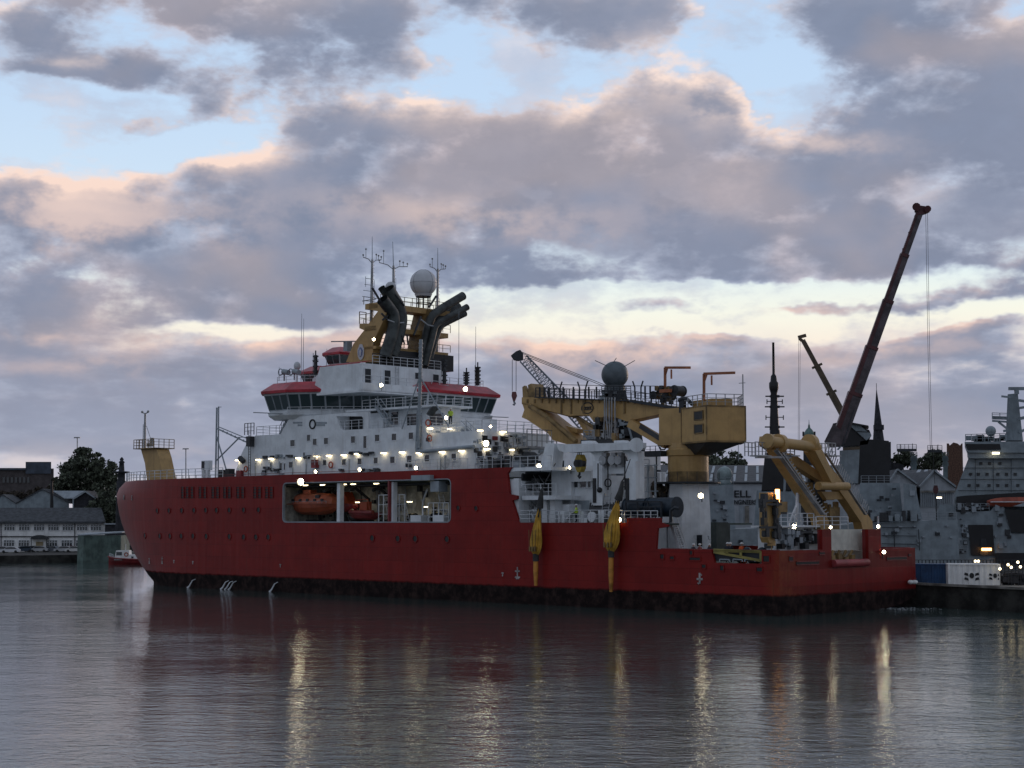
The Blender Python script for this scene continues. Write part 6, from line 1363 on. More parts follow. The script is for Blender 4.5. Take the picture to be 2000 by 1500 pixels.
# ================================================================== warships and the far right support ship
DZ = thing('destroyer', 'grey warship with a dark ball radar and black pole mast moored behind the red ship', 'warship', W(1560, 1180, 230))
def wp(mb, poly, y, d):
    ul, ur = min(u for u, _ in poly), max(u for u, _ in poly); k = max(0, ul-1000) if ul > 1000 else min(0, ur-1000)
    mb.prism([W(u, v, y) for u, v in poly], (d*k/F, d, 0)); return mb
mb = MB()
wp(mb, [(1385, 950), (1432, 946), (1440, 1100), (1385, 1100)], 232, 14); wp(mb, [(1180, 1045), (1820, 1016), (1870, 1016), (1875, 1130), (1180, 1130)], 226, 18)
wp(mb, [(1478, 958), (1552, 958), (1560, 1060), (1470, 1060)], 236, 10); wp(mb, [(1640, 880), (1679, 878), (1676, 944), (1640, 944)], 234, 9)
wp(mb, [(1680, 943), (1757, 943), (1764, 1017), (1672, 1017)], 233, 12); wp(mb, [(1764, 944), (1787, 947), (1801, 1014), (1766, 1015)], 230, 14)
wp(mb, [(1200, 915), (1290, 925), (1300, 1045), (1190, 1045)], 238, 12)
mb.build('hull', M['grey'], DZ)
mb = MB(); rnd = random.Random(23)
for k in range(70):
    u, v = rnd.choice(((1395+rnd.random()*32, 955+rnd.random()*90), (1684+rnd.random()*70, 950+rnd.random()*60), (1684+rnd.random()*70, 1005+rnd.random()*12), (1730+rnd.random()*130, 1025+rnd.random()*50), (1440+rnd.random()*60, 1050+rnd.random()*40))); w = .1+.5*rnd.random(); yy = 225.7 if v > 1018 else 232.2 if u > 1600 else 231.7
    p = Vector(W(u, v, yy)); mb.use(rnd.choice((0, 1, 1))); w *= .6; mb.box(p-Vector((w, .1, w*rnd.uniform(.3, 1.6))), p+Vector((w, .25, w*.5)))
mb.use(1); mb.box(W(1777, 968, 229.8), Vector(W(1787, 958, 229.8))+Vector((0, .2, 0)))
for v in (1030, 1046, 1062): mb.use(0).bar(W(1722, v, 225.6), W(1790, v+1, 225.6), .1)
mb.bar(W(1794, 1034, 225.6), W(1796, 1075, 225.6), .1); mb.bar(W(1747, 1070, 225.6), W(1747, 1040, 225.6), .12); mb.box(W(1742, 1044, 225.4), Vector(W(1752, 1038, 225.4))+Vector((0, .3, 0)))
for u in (1730, 1745, 1760, 1775, 1785): mb.use(0).bar(W(u, 1016, 231), W(u, 1012, 231), .12)
mb.parts('hull_fitting', [M['dgrey'], M['lgrey']], DZ)
mb = MB(); mb.rail([W(1722, 1016, 226.2), W(1868, 1016, 226.2)], 1.1, 1.3, .03); mb.rail([W(1682, 943, 233.2), W(1757, 943, 233.2)], 1.0, 1.2, .03); mb.parts('deck_rail', M['lgrey'], DZ, False)
mb = MB(); rnd = random.Random(61)
for k in range(34): u = 1684+rnd.random()*110; p = Vector(W(u, 1015, 225+3*rnd.random())); w = .15+.35*rnd.random(); mb.use(k % 2); mb.box(p-Vector((w, .3, .2)), p+Vector((w, .3, .3+rnd.random()*1.1)))
mb.parts('deck_fitting', [M['dark'], M['grey']], DZ)
# forward mast with ball radar
mb = MB(); wp(mb, [(1182, 762), (1222, 762), (1230, 800), (1249, 820), (1262, 900), (1272, 975), (1160, 975), (1172, 840)], 238, 9); mb.build('forward_tower', M['dgrey'], DZ)
c = Vector(W(1201, 732, 240)); mb = MB(); mb.ball(c, 2.0, 28, 18); mb.lathe(c, [(1.4, -3.0), (1.5, -1.6)], 20)
for a, b in (((1188, 716), (1162, 704)), ((1219, 716), (1240, 704)), ((1198, 708), (1204, 699))): mb.bar(W(*a, 239), W(*b, 239), .1)
mb.build('ball_radar', pmat('radar_grey', (.10, .125, .14), .5, var=.15), DZ)
mb = MB()
for k in range(8): u = 1180+k*6; mb.bar(W(u, 775, 237), W(u+1, 756, 237), .12)
rnd = random.Random(29)
for k in range(60): u, v = 1172+rnd.random()*56, 765+rnd.random()*100; p = Vector(W(u, v, 237)); w = .15+.45*rnd.random(); mb.use(k % 2); mb.box(p-Vector((w, .4, w)), p+Vector((w, .4, w)))
for u in (1181, 1188, 1195, 1206): mb.use(0).bar(W(u, 780, 236.6), W(u, 850, 236.6), .18)
mb.rail([W(1175, 768, 236), W(1232, 768, 236)], 1.0, .9, .05); mb.use(1); mb.bar(W(1130, 862, 236), W(1215, 858, 236), .6, 1.6); mb.bar(W(1226, 828, 236.5), W(1240, 878, 236.5), .3); mb.bar(W(1238, 878, 236.5), W(1262, 950, 236.5), .35)
mb.build('tower_fittings', [M['dgrey'], M['grey']], DZ)
# pole mast
mb = MB(); wp(mb, [(1494, 884), (1538, 884), (1546, 960), (1487, 960)], 236, 8); P = lambda u, v: Vector(W(u, v, 240))
mb.lathe(P(1514, 880), [(.95, -1), (.75, 3.0)], 12)
q = lambda v: P(1513, v)-P(1513, 880)
mb.lathe(P(1513, 880), [(.72, q(840).z), (.55, q(790).z), (.48, q(768).z), (.62, q(762).z), (.70, q(757).z), (.70, q(748).z), (.5, q(745).z), (.42, q(735).z), (.22, q(731).z), (.2, q(730).z), (.17, q(670).z), (.24, q(669.5).z), (.05, q(668.5).z)], 14)
for v, w in ((774, 18), (794.5, 19), (834, 19)): mb.bar(P(1513-w, v), P(1513+w, v), .35, .18); mb.bar(P(1513-w*.5, v), P(1513+w*.5, v), .5, .35)
for v, w in ((784, 15), (815, 17)): mb.bar(P(1513-w, v), P(1513+w, v), .12); [mb.bar(P(1513+x, v-4), P(1513+x, v+5), .13) for x in (-w, w)]
mb.build('pole_mast', M['black'], DZ)
mb = MB(); wp(mb, [(1680, 862), (1700, 858), (1736, 861), (1738, 943), (1676, 943)], 240, 9); wp(mb, [(1612, 862), (1618, 850), (1627, 827), (1650, 822), (1698, 840), (1702, 850), (1694, 868), (1650, 872)], 240, 4); wp(mb, [(1648, 822), (1652, 826), (1697, 834), (1696, 831)], 239, 6)
mb.build('long_range_radar', M['black'], DZ)
mb = MB(); wp(mb, [(1655, 828), (1680, 831), (1694, 843), (1672, 842)], 239.6, .2); wp(mb, [(1674, 844), (1700, 845), (1702, 852), (1692, 860)], 239.6, .2); wp(mb, [(1634, 878), (1641, 870), (1644, 872), (1638, 879)], 239.6, .3); mb.build('radar_panel', M['grey'], DZ)
c = Vector(W(1415, 926, 236)); mb = MB(); mb.ball(c, 1.12, 20, 12); mb.lathe(c, [(.8, -2.2), (.8, -1.5), (1.05, -1.3), (.9, -.9)], 16); mb.build('satellite_dome', pmat('pale_dome', (.26, .33, .33), .5), DZ)
mb = MB(); mb.rail([W(1385, 948, 232), W(1432, 946, 232)], 1, 1.2, .04); mb.bar(W(1442, 900, 240), W(1442, 850, 240), .08); mb.bar(W(1530, 1000, 232), W(1535, 890, 232), .3); mb.parts('warship_rail', M['grey'], DZ)

RF = thing('support_ship', 'large pale grey naval supply ship with tall bridge and mast at the right edge', 'warship', W(1960, 1150, 262))
mb = MB(); wp(mb, [(1892, 894), (2330, 894), (2330, 1120), (1866, 1120), (1864, 965)], 262, 22)
wp(mb, [(1834, 985), (1862, 985), (1868, 1000), (1935, 998), (1945, 986), (1961, 988), (1976, 1042), (2330, 1045), (2330, 1110), (1820, 1110)], 256, 6); wp(mb, [(1889, 882), (2330, 882), (2330, 895), (1893, 895)], 261, 20)
mb.build('hull', M['grey'], RF); mb = MB(); rnd = random.Random(51)
for v in (914, 936, 958): mb.bar(W(1880-(v-914)*.2, v, 261.8), W(2100, v, 261.8), .05, .08)
for u in (1905, 1940, 1975): mb.bar(W(u, 897, 261.8), W(u, 962, 261.8), .06)
mb.parts('panel_seam', M['dgrey'], RF)
mb = MB(); mb.rail([W(1822, 1080, 255.5), W(1890, 1080, 255.5)], 1.1, 1.4, .03); mb.rail([W(1866, 998, 255.8), W(1932, 997, 255.8)], 1.1, 1.2, .03); mb.rail([W(1893, 893, 261), W(1990, 893, 261)], 1.1, 1.2, .03); mb.parts('deck_rail', M['lgrey'], RF, False)
mb = MB(); wp(mb, [(1884, 863), (2330, 860), (2330, 884), (1892, 884)], 260.5, 18); mb.build('bridge', M['grey'], RF)
mb = MB(); wp(mb, [(1885, 867), (1953, 867), (1955, 878), (1889, 878)], 260.3, .2)
mb.build('bridge_window', M['black'], RF)
mb = MB(); wp(mb, [(1968, 770), (1988, 768), (1998, 860), (1964, 860)], 264, 5)
for p, q, w in (((1970, 759), (2004, 759), .5), ((1985, 759), (1986, 770), .6), ((1956, 774), (1974, 776), .3), ((1938, 816), (1970, 817), .5), ((1938, 822), (1968, 824), .3), ((1950, 824), (1968, 838), .3), ((1960, 842), (1970, 840), .4), ((1990, 782), (2004, 784), .4), ((1990, 797), (2004, 795), .4), ((1990, 845), (2004, 838), .4), ((1990, 818), (2004, 815), .5)): mb.bar(W(*p, 263), W(*q, 263), w)
mb.rail([W(1938, 816, 262.5), W(1968, 817, 262.5)], .8, 1, .05); mb.build('mast', M['grey'], RF)
mb = MB(); mb.rail([W(1886, 862, 260.6), W(1964, 860, 260.6)], 1.1, .9, .05); c = Vector(W(1935, 842, 262)); mb.ball(c, .85, 12, 8); mb.bar(c, W(1935, 862, 262), .3)
rnd = random.Random(31)
for k in range(16): p = Vector(W(1890+rnd.random()*70, 855+rnd.random()*6, 262)); w = .2+.4*rnd.random(); mb.box(p-Vector((w, .4, w)), p+Vector((w, .4, w)))
mb.build('bridge_gear', M['grey'], RF)
for (us, v) in (((1896, 1911, 1928, 1949, 1966, 1983), 926), ((1893, 1910, 1932, 1949, 1966, 1988), 948), ((1916, 1933, 1953), 905)):
    for u in us: mb = MB(); p = Vector(W(u, v, 261.9)); mb.box(p-Vector((.24, .05, .22)), p+Vector((.24, .05, .22))); mb.build('window', M['dark'], RF)
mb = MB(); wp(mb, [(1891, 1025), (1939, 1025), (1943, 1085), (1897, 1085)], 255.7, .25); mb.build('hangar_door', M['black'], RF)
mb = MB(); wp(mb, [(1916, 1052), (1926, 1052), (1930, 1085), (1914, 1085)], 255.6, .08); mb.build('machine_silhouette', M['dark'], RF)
mb = MB(); wp(mb, [(1868, 970), (1885, 968), (1995, 962), (2330, 962), (2330, 984), (1960, 990), (1955, 997), (1868, 997)], 259, 2.5); wp(mb, [(1962, 996), (2330, 996), (2330, 1040), (1975, 1040)], 255.7, .3); wp(mb, [(1944, 1080), (2330, 1080), (2330, 1112), (1944, 1112)], 255.5, .4); mb.build('recess_shade', M['black'], RF)  # black slabs give the deck recesses their shade by colour
mb = MB(); rnd = random.Random(37)
for k in range(60):
    u, v = rnd.choice(((1868+rnd.random()*80, 984+rnd.random()*14), (1862+rnd.random()*28, 1010+rnd.random()*70), (1942+rnd.random()*30, 1000+rnd.random()*75))); p = Vector(W(u, v, 256)); w = .08+.28*rnd.random(); mb.use(0 if k % 3 else 1); mb.box(p-Vector((w, .1+.3*rnd.random(), w*rnd.uniform(.3, 2))), p+Vector((w, .1, w)))
mb.use(1); mb.box(W(1854, 1008, 255.6), Vector(W(1862, 1002, 255.6))+Vector((0, .2, 0))); mb.box(W(1952, 1008, 255.6), Vector(W(1960, 1003, 255.6))+Vector((0, .2, 0)))
mb.parts('hull_fitting', [M['lgrey'], M['dark']], RF)
for u, v, mt, r in ((1927, 1073, 'lampo', .4), (1945, 885, 'lampg', .3), (1834, 972, 'lampg', .22)):
    p = Vector(W(u, v, 255.2 if v > 900 and u > 1850 else 260)); mb = MB(); mb.box(p-Vector((r*1.8, .15, r*.5)), p+Vector((r*1.8, .15, r*.5))); mb.use(1).box(p+Vector((-r*2, -.1, r*.5)), p+Vector((r*2, .3, r*.8))); mb.build('deck_lamp', [M[mt], M['dark']], RF)
p = Vector(W(1985, 981, 256.5)); e = thing('lifeboat', 'orange covered lifeboat on the side of the big grey ship at the right edge', 'lifeboat', p)
mb = MB(); rings = []
for i in range(13):
    f = -1+2*i/12; w = 1.3*(1-abs(f)**4)**.5+.05; x = p.x+f*4.6
    rings.append([(x, p.y-w, p.z), (x, p.y-w*.7, p.z-.7*(1-f**4*.5)), (x, p.y+w*.7, p.z-.7), (x, p.y+w, p.z), (x, p.y+w*.6, p.z+.8*(1-abs(f)**3*.7)), (x, p.y-w*.6, p.z+.8*(1-abs(f)**3*.7))])
loft(mb, rings); mb.build('hull', pmat('faded_orange', (.30, .065, .035), .5), e); mb = MB(); mb.bar((p.x-4.4, p.y-1.3, p.z+.05), (p.x+4.4, p.y-1.3, p.z+.05), .12); mb.build('fender_strip', M['white'], e)
mb = MB(); wp(mb, [(1978, 989), (2030, 972), (2030, 990)], 255.2, 4); solo(mb, 'deck_awning', M['lgrey'], 'pale grey sloping awning below the orange lifeboat at the right edge', 'awning', W(1990, 990, 256))

# ================================================================== dockside cranes
def lattice(mb, a, b, w0, w1, r=.05, n=24):
    a, b = Vector(a), Vector(b); d = (b-a).normalized(); s = d.cross(Vector((0, 1, 0))).normalized(); y = Vector((0, 1, 0))
    C = lambda f, i: a.lerp(b, f)+(s*(1 if i in (0, 1) else -1)+y*(1 if i in (1, 2) else -1))*(w0+(w1-w0)*f)/2
    for i in range(4): mb.bar(C(0, i), C(1, i), r*2)
    for k in range(n):
        for i in range(4):
            j = (i+1) % 4; f0, f1 = k/n, (k+1)/n; mb.bar(C(f0, i), C(f1, j) if k % 2 else C(f1, i) if False else C(f1, j), r*1.2); mb.bar(C(f0, i), C(f0, j), r)
LC = thing('lattice_crane', 'blue grey lattice boom crane rising behind the yellow ship crane, hook hanging left', 'crane', W(1250, 1100, 222))
mb = MB(); lattice(mb, W(1240, 935, 222), W(1022, 700, 222), 2.2, 1.2, .06, 44); mb.build('lattice_boom', M['dgrey'] if False else pmat('lattice_blue', (.20, .24, .28), .5), LC)
mb = MB(); wp(mb, [(998, 694), (1008, 686), (1016, 683), (1022, 690), (1022, 702), (1012, 704), (1003, 702)], 221.5, 1.2); mb.build('boom_head', M['dgrey'], LC)
mb = MB()
for a, b in (((1020, 688), (1192, 756)), ((1022, 691), (1178, 754)), ((1024, 695), (1150, 745)), ((1032, 700), (1075, 780))): mb.tube([W(*a, 222), W(*b, 223)], .045, 5)
for u in (1000.5, 1008): mb.tube([W(u, 702, 222), W(u, 764, 222)], .04, 5)
mb.build('hoist_rope', M['rope'], LC)
mb = MB(); wp(mb, [(1180, 900), (1290, 900), (1290, 960), (1180, 960)], 224, 6); wp(mb, [(1215, 960), (1270, 960), (1270, 1120), (1215, 1120)], 226, 3); mb.build('machine_house', M['dgrey'], LC)
HK = thing('crane_hook', 'red and white hook block hanging from the blue lattice crane', 'crane hook', W(1004, 792, 222))
mb = MB(); wp(mb, [(1000, 765), (1008, 765), (1010, 773), (1006, 783), (1002, 783), (999, 773)], 221.8, .6); mb.build('block', pmat('hook_red', (.18, .07, .07), .5), HK)
mb = MB(); h = lambda u, v: W(u, v, 222); mb.tube([h(1004, 782), h(1004, 785), h(1006, 788), h(1004, 791), h(1002, 789)], .14, 7); mb.build('hook', M['lgrey'], HK)
MC = thing('mobile_crane', 'tall dark red telescopic crane leaning right above the warship with hanging cable', 'crane', W(1630, 1100, 232))
mb = MB(); a, b = Vector(W(1637, 862, 232)), Vector(W(1798, 410, 232)); N_ = 5
for k in range(N_): p, q = a.lerp(b, k/N_), a.lerp(b, (k+1)/N_); w = [2.0, 1.75, 1.5, 1.25, 1.0][k]; mb.use(1); mb.bar(p, q, w*.92, w*.8, (0, 1, 0)); mb.use(0); d = (q-p).normalized(); sd_ = Vector((-d.z, 0, d.x))*w*.36; mb.bar(p+sd_+Vector((0, -w*.2, 0)), q+sd_+Vector((0, -w*.2, 0)), w*.34, w*.5, (0, 1, 0))
mb.use(1); wp(mb, [(1610, 862), (1627, 828), (1642, 840), (1650, 862), (1640, 872), (1620, 872)], 231, 2); mb.build('boom', [M['crimson'], pmat('boom_dark', (.075, .060, .066), .45, var=.3)], MC)
mb = MB()
for k in range(1, N_): p = a.lerp(b, k/N_); w = [2.0, 1.75, 1.5, 1.25, 1.0][k-1]*.95; d = (b-a).normalized(); mb.bar(p-d*.25, p+d*.25, w, w, (0, 1, 0)); 
for k in range(14): p = a.lerp(b, (k+.5)/14)+Vector((-.75, -.6, 0))*(1-k/28); mb.box(p-Vector((.15, .15, .3)), p+Vector((.15, .15, .3)))
mb.use(1); p, q = Vector(W(1646, 868, 230.8)), Vector(W(1668, 800, 230.8)); mb.bar(p, q, .12)
mb.parts('boom_collar', [M['crimson'], M['dgrey']], MC)
mb = MB(); wp(mb, [(1788, 400), (1817, 404), (1816, 412), (1808, 416), (1794, 420), (1786, 412)], 231.5, 1); mb.tube([W(1790, 404, 231), W(1790, 404, 233)], .6, 10); mb.tube([W(1812, 408, 231), W(1812, 408, 233)], .5, 10); mb.build('boom_head', M['crimson'], MC)
mb = MB()
for u0, u1 in ((1808, 1817), (1811.5, 1820)): mb.tube([W(u0, 412, 232), W((u0+u1)/2-.5, 660, 232), W(u1, 880 if u1 < 1819 else 875, 232)], .028, 4)
mb.tube([W(1822, 875, 232), W(1826, 945, 232)], .04, 4); mb.build('hoist_rope', M['rope'], MC)
HB2 = thing('crane_hook', 'dark red hook block hanging on the long cable in front of the pale gables', 'crane hook', W(1828, 965, 231))
mb = MB(); wp(mb, [(1824, 948), (1831, 948), (1833, 956), (1831, 964), (1824, 964), (1822, 956)], 231, .8); mb.build('block', M['crimson'], HB2)
mb = MB(); mb.tube([W(1828, 964, 231), W(1831, 1070, 231)], .09, 6); mb.build('hanging_chain', M['dark'], HB2)
YC = thing('telescopic_crane', 'slim yellow telescopic crane boom leaning left behind the dark red crane', 'crane', W(1665, 1100, 300))
mb = MB(); a, b = Vector(W(1652, 820, 300)), Vector(W(1568, 664, 300))
for k in range(3): mb.bar(a.lerp(b, k/3), a.lerp(b, (k+1)/3), [1.1, .9, .7][k], [1.1, .9, .7][k], (0, 1, 0))
mb.build('boom', M['cyel'], YC)
mb = MB()
for k in (1, 2): p = a.lerp(b, k/3); mb.bar(p+Vector((.9, 0, .5)), p-Vector((.9, 0, .3)), .45)
mb.bar(W(1559, 659, 300), W(1574, 655, 300), .6); mb.bar(W(1561, 661, 300), W(1570, 668, 300), .5); mb.build('boom_head', M['cyel'], YC)
mb = MB(); mb.tube([W(1560, 660, 300), W(1559, 860, 300)], .03, 4); mb.tube([W(1563, 662, 300), W(1561.5, 860, 300)], .03, 4); mb.build('hoist_rope', M['rope'], YC)
mb = MB(); wp(mb, [(1645, 815), (1664, 822), (1700, 900), (1700, 1090), (1650, 1090)], 302, 4); mb.build('crane_body', M['cyel'], YC)

# ================================================================== town and dock buildings on the right
mb = MB(); mb.prism([(-4000, 340, 2.2), (4000, 340, 2.2), (4000, 5900, 2.2), (-4000, 5900, 2.2)], (0, 0, .3)) if False else None
mb = MB(); mb.prism([(-30, 395, 0.2), (900, 290, 0.2), (900, 5000, 0.2), (-30, 5000, 0.2)], (0, 0, 2.0)); mb.prism([(-2500, 388, -2), (-30.2, 388, -2), (-30.2, 5000, -2), (-2500, 5000, -2)], (0, 0, 4.0)); mb.build('ground', M['concrete'], kind='structure')
def shed(name, label, poly_wall, y, depth, roof, parts=(), strip=True, wall='shed', cat='building'):
    e = thing(name, label, cat, W(poly_wall[0][0], poly_wall[0][1], y)); mb = MB(); wp(mb, poly_wall, y, depth); mb.build('wall', M[wall], e); return e
E1 = thing('dock_shed', 'pale dock building with black lettering and a striped dark roof behind the crane base', 'building', W(1480, 1100, 300))
mb = MB(); wp(mb, [(1240, 945), (1680, 945), (1680, 1110), (1240, 1110)], 300, 60); mb.build('wall', M['shed'], E1)
mb = MB(); A_, B_ = Vector(W(1240, 944, 299.5)), Vector(W(1680, 944, 299.5)); A2, B2_ = Vector(W(1240, 911, 330)), Vector(W(1680, 911, 330)); mb.prism([A_, B_, B2_, A2], (0, 0, .25)); mb.prism([A2, B2_, B2_+Vector((0, 30, -5)), A2+Vector((0, 30, -5))], (0, 0, .25)); mb.build('roof', M['slate'], E1)
mb = MB()
for k in range(19):
    for f0, f1 in ((.04, .44), (.52, .94)):
        x = k/19+.012; sk = .055; p0, p1 = A_.lerp(A2, f0), A_.lerp(A2, f1); d = (B_-A_); o0 = d*(x+sk*f0)*1.0+Vector((0, -.05, .28)); o1 = d*(x+sk*f1)+Vector((0, -.05, .28)); w = d*.012
        mb.add([p0+o0, p0+o0+w, p1+o1+w, p1+o1], [(0, 1, 2, 3)])
mb.build('roof_light', M['lgrey'], E1)
TM = pmat('black_lettering', (.012, .014, .018), .6)
def sign(txt, u, v, y, size, par, sx=1.0):
    o = curve_text(txt, size, .03, TM, 'lettering', par, (0, 0, 0), (math.pi/2, 0, 0)); p = Vector(W(u, v, y)); o.location = p-par.location; o.scale = (sx, 1, 1); return o
sign('MELL', 1415, 971, 299.8, 1.75, E1, 1.22); sign('ENGINEERS', 1429, 985, 299.8, 1.2, E1, .74); sign('C', 1548, 966, 299.8, 1.5, E1); sign('LTD', 1545, 982, 299.8, 1.1, E1)
for u in (1444, 1455): mb = MB(); wp(mb, [(u, 988), (u+8, 988), (u+8, 1022), (u, 1022)], 299.8, .15); mb.build('window', M['concrete'] if u > 1450 else M['lgrey'], E1)
for i, (u0, u1, up, vp, ve, lb) in enumerate(((1735, 1790, 1753, 919, 946, 'pale gabled dock shed left of the hanging hook block'), (1797, 1866, 1825, 921, 952, 'pale gabled dock shed with slatted lower wall right of the hanging hook block'))):
    y = 320; e = thing('gabled_shed', lb, 'building', W((u0+u1)/2, 1100, y)); mb = MB(); wp(mb, [(u0, ve), (up, vp), (u1, ve), (u1, 1100), (u0, 1100)], y, 40); mb.build('wall', M['shed'], e)
    mb = MB(); k = Vector((0, 0, .25))
    for a, b in (((u0-1, ve+1), (up, vp)), ((up, vp), (u1+1, ve+1))):
        p, q = Vector(W(*a, y-.5)), Vector(W(*b, y-.5)); mb.prism([p, q, q+Vector((0, 41, 0)), p+Vector((0, 41, 0))], k)
    mb.build('roof', M['slate'], e)
    mb = MB()
    for a, b in (((u0-1, ve+1), (up, vp)), ((up, vp), (u1+1, ve+1))): mb.bar(Vector(W(*a, y-.7))+k, Vector(W(*b, y-.7))+k, .3, .3)
    mb.build('verge', M['lgrey'], e)
    if i:
        mb = MB()
        for j in range(16): u = 1799+j*4.1; mb.bar(W(u, 960, y-.3), W(u, 990, y-.3), .16)
        mb.build('slat', M['lgrey'], e)
        mb = MB(); wp(mb, [(1798, 958), (1866, 958), (1866, 962), (1798, 962)], y-.6, .3); mb.build('wall_band', M['concrete'], e)
e = thing('striped_roof_shed', 'dark shed roof with two pale strips between the two pale gables', 'building', W(1780, 1050, 345))
mb = MB(); wp(mb, [(1760, 950), (1830, 950), (1830, 1080), (1760, 1080)], 345, 30); mb.build('wall', M['shed'], e)
mb = MB(); P = [Vector(W(u, v, y)) for u, v, y in ((1745, 951, 344), (1830, 951, 344), (1830, 920, 372), (1762, 920, 372))]; mb.prism(P, (0, 0, .3)); mb.build('roof', M['slate'], e)
mb = MB()
for x in (.35, .55): p, q = P[0].lerp(P[1], x), P[3].lerp(P[2], x+.1); o = Vector((0, -.1, .35)); mb.add([p+o, p+o+Vector((.8, 0, 0)), q+o+Vector((.8, 0, 0)), q+o], [(0, 1, 2, 3)])
mb.build('roof_light', M['lgrey'], e)
# church with spire
CHU = thing('church', 'dark stone church with a tall pointed spire behind the warship radar', 'church', W(1715, 1090, 420))
mb = MB(); wp(mb, [(1702, 863), (1740, 863), (1742, 1060), (1700, 1060)], 420, 9); wp(mb, [(1735, 900), (1765, 908), (1770, 1050), (1735, 1050)], 424, 30); mb.build('tower', M['stone'], CHU)
c = Vector(W(1716, 863, 425)); mb = MB(); ap = Vector(W(1711, 756, 425)); R = 2.1
R = 1.5; mb.add([c+Vector((R*math.cos(i*math.pi/4+.39), R*math.sin(i*math.pi/4+.39), 0)) for i in range(8)]+[Vector((c.x-.3, c.y, ap.z))], [(i, (i+1) % 8, 8) for i in range(8)]+[tuple(range(8))])
for z in (.25, .45, .65): q = c.lerp(Vector((c.x-.3, c.y, ap.z)), z); mb.box(q+Vector((-R*(1-z)-.1, -R*(1-z)-.3, -.5)), q+Vector((R*(1-z)+.1, 0, .8))) if z < .3 else None
mb.bar((c.x-.3, c.y, ap.z-.5), (c.x-.3, c.y, ap.z+1.0), .12); mb.build('spire', M['stone'], CHU)
TW = thing('domed_tower', 'stone clock tower with a small green dome behind the stern gantry', 'tower', W(1580, 1090, 480))
mb = MB(); wp(mb, [(1569, 852), (1592, 852), (1592, 1060), (1569, 1060)], 480, 4); 
for u in (1569, 1591): mb.bar(W(u, 852, 479.8), W(u, 843, 479.8), .5)
mb.build('tower', M['stone'], TW); c = Vector(W(1580.5, 852, 482)); s_ = .15; mb = MB(); mb.lathe(c, [(1.55, 0), (1.6, .5), (1.35, 1.2), (.95, 1.9), (.45, 2.4), (.3, 2.7), (.35, 3.0), (.12, 3.6), (.05, 4.9)], 16); mb.build('dome', M['copper'], TW)
BB = thing('brick_tower_block', 'dark red brick building with an uneven gabled top left of the support ship bridge', 'building', W(1866, 1090, 400))
mb = MB(); wp(mb, [(1849, 866), (1853, 866), (1855, 870), (1862, 864), (1870, 866), (1875, 870), (1878, 866), (1880, 866), (1882, 960), (1882, 1060), (1849, 1060)], 400, 14); mb.build('wall', M['brick'], BB)
for i, (u0, u1, v) in enumerate(((1780, 1790, 890), (1842, 1851, 890))):
    mb = MB(); wp(mb, [(u0, v), (u1, v), (u1+1, 1060), (u0-1, 1060)], 380, 5)
    for k in range(3): mb.rail([W(u0-1, v+k*10, 379.6), W(u1+1, v+k*10, 379.6)], .8, .9, .06, 2)
    solo(mb, 'dock_tower', M['copper'] if False else pmat('grey_green_steel', (.12, .16, .17), .6), ('grey green dock tower beside the left group of trees' if i == 0 else 'grey green dock tower beside the dark brick building'), 'tower', W(u0, 1060, 380))
mb = MB()
for u0, u1, v0 in ((1752, 1790, 874), (1812, 1840, 876)):
    mb.rail([W(u0, v0+4, 382), W(u1, v0+4, 382)], 1.2, 1.0, .05, 3); mb.bar(W(u0+6, v0+8, 382), W(u0+6, v0-6, 382), .1)
    mb.bar(W(u1-8, v0+8, 382), W(u1-8, v0-8, 382), .1); mb.bar(W(u0, v0+5, 382), W(u1, v0+5, 382), .5, .6)
solo(mb, 'roof_scaffold', M['dgrey'], 'thin dark scaffold rails and poles seen over the distant treetops', 'scaffold', W(1790, 900, 382))

# trees
def tree(cx, base_v, y, lobes, label, name='leafy_tree', group='trees beyond the docks', leaf=.55, dens=1.0, z0=2.2, seed=1, rd='leaf'):
    rnd = random.Random(seed); b = Vector(W(cx, base_v, y)); b.z = z0; e = thing(name, label, 'tree', b, group=group); L = []
    for u, v, ru, rv in lobes: c = Vector(W(u, v, y)); L.append((c, ru*y/F, rv*y/F))
    top = max(c.z for c, _, _ in L); mb = MB(); mid = Vector((b.x, b.y, z0+(top-z0)*.4)); mb.tube([b, mid, (b.x+.3, b.y, top)], [.5, .35, .08], 8)
    for c, rx, rz in L: mb.tube([mid, mid.lerp(c, .6)+Vector((0, 0, .3)), c], [.22, .12, .04], 5)
    mb.build('trunk', M['bark'], e); mb = MB(); vs, fs = [], []
    for c, rx, rz in L:
        n = int(min(3000, 46*dens*rx*rz/leaf**2)); clumps = [Vector((rnd.gauss(0, .5), rnd.gauss(0, .5), rnd.gauss(0, .5))) for _ in range(22)]
        for k in range(n):
            cl = rnd.choice(clumps); p = cl+Vector((rnd.gauss(0, .17), rnd.gauss(0, .17), rnd.gauss(0, .15)))
            if p.length > 1.12: p *= 1.0/p.length
            q = c+Vector((p.x*rx, p.y*rx, p.z*rz)); s = leaf*rnd.uniform(.4, 1.0); a = Vector((rnd.gauss(0, 1), rnd.gauss(0, 1), rnd.gauss(0, 1))).normalized()*s; bb = a.cross(Vector((rnd.gauss(0, 1), rnd.gauss(0, 1), rnd.gauss(0, 1)))).normalized()*s*.6
            i = len(vs); vs += [q-a, q-bb, q+a, q+bb]; fs.append((i, i+1, i+2, i+3))
    mb.add(vs, fs); mb.build('crown', M[rd], e); return e
tree(165, 1040, 430, [(165, 905, 40, 28), (135, 925, 32, 24), (195, 925, 34, 30), (165, 945, 55, 32), (210, 960, 26, 40), (125, 955, 26, 28), (170, 890, 26, 16)], 'big round green tree behind the white dock office on the left', seed=2, dens=1.3, leaf=.6)
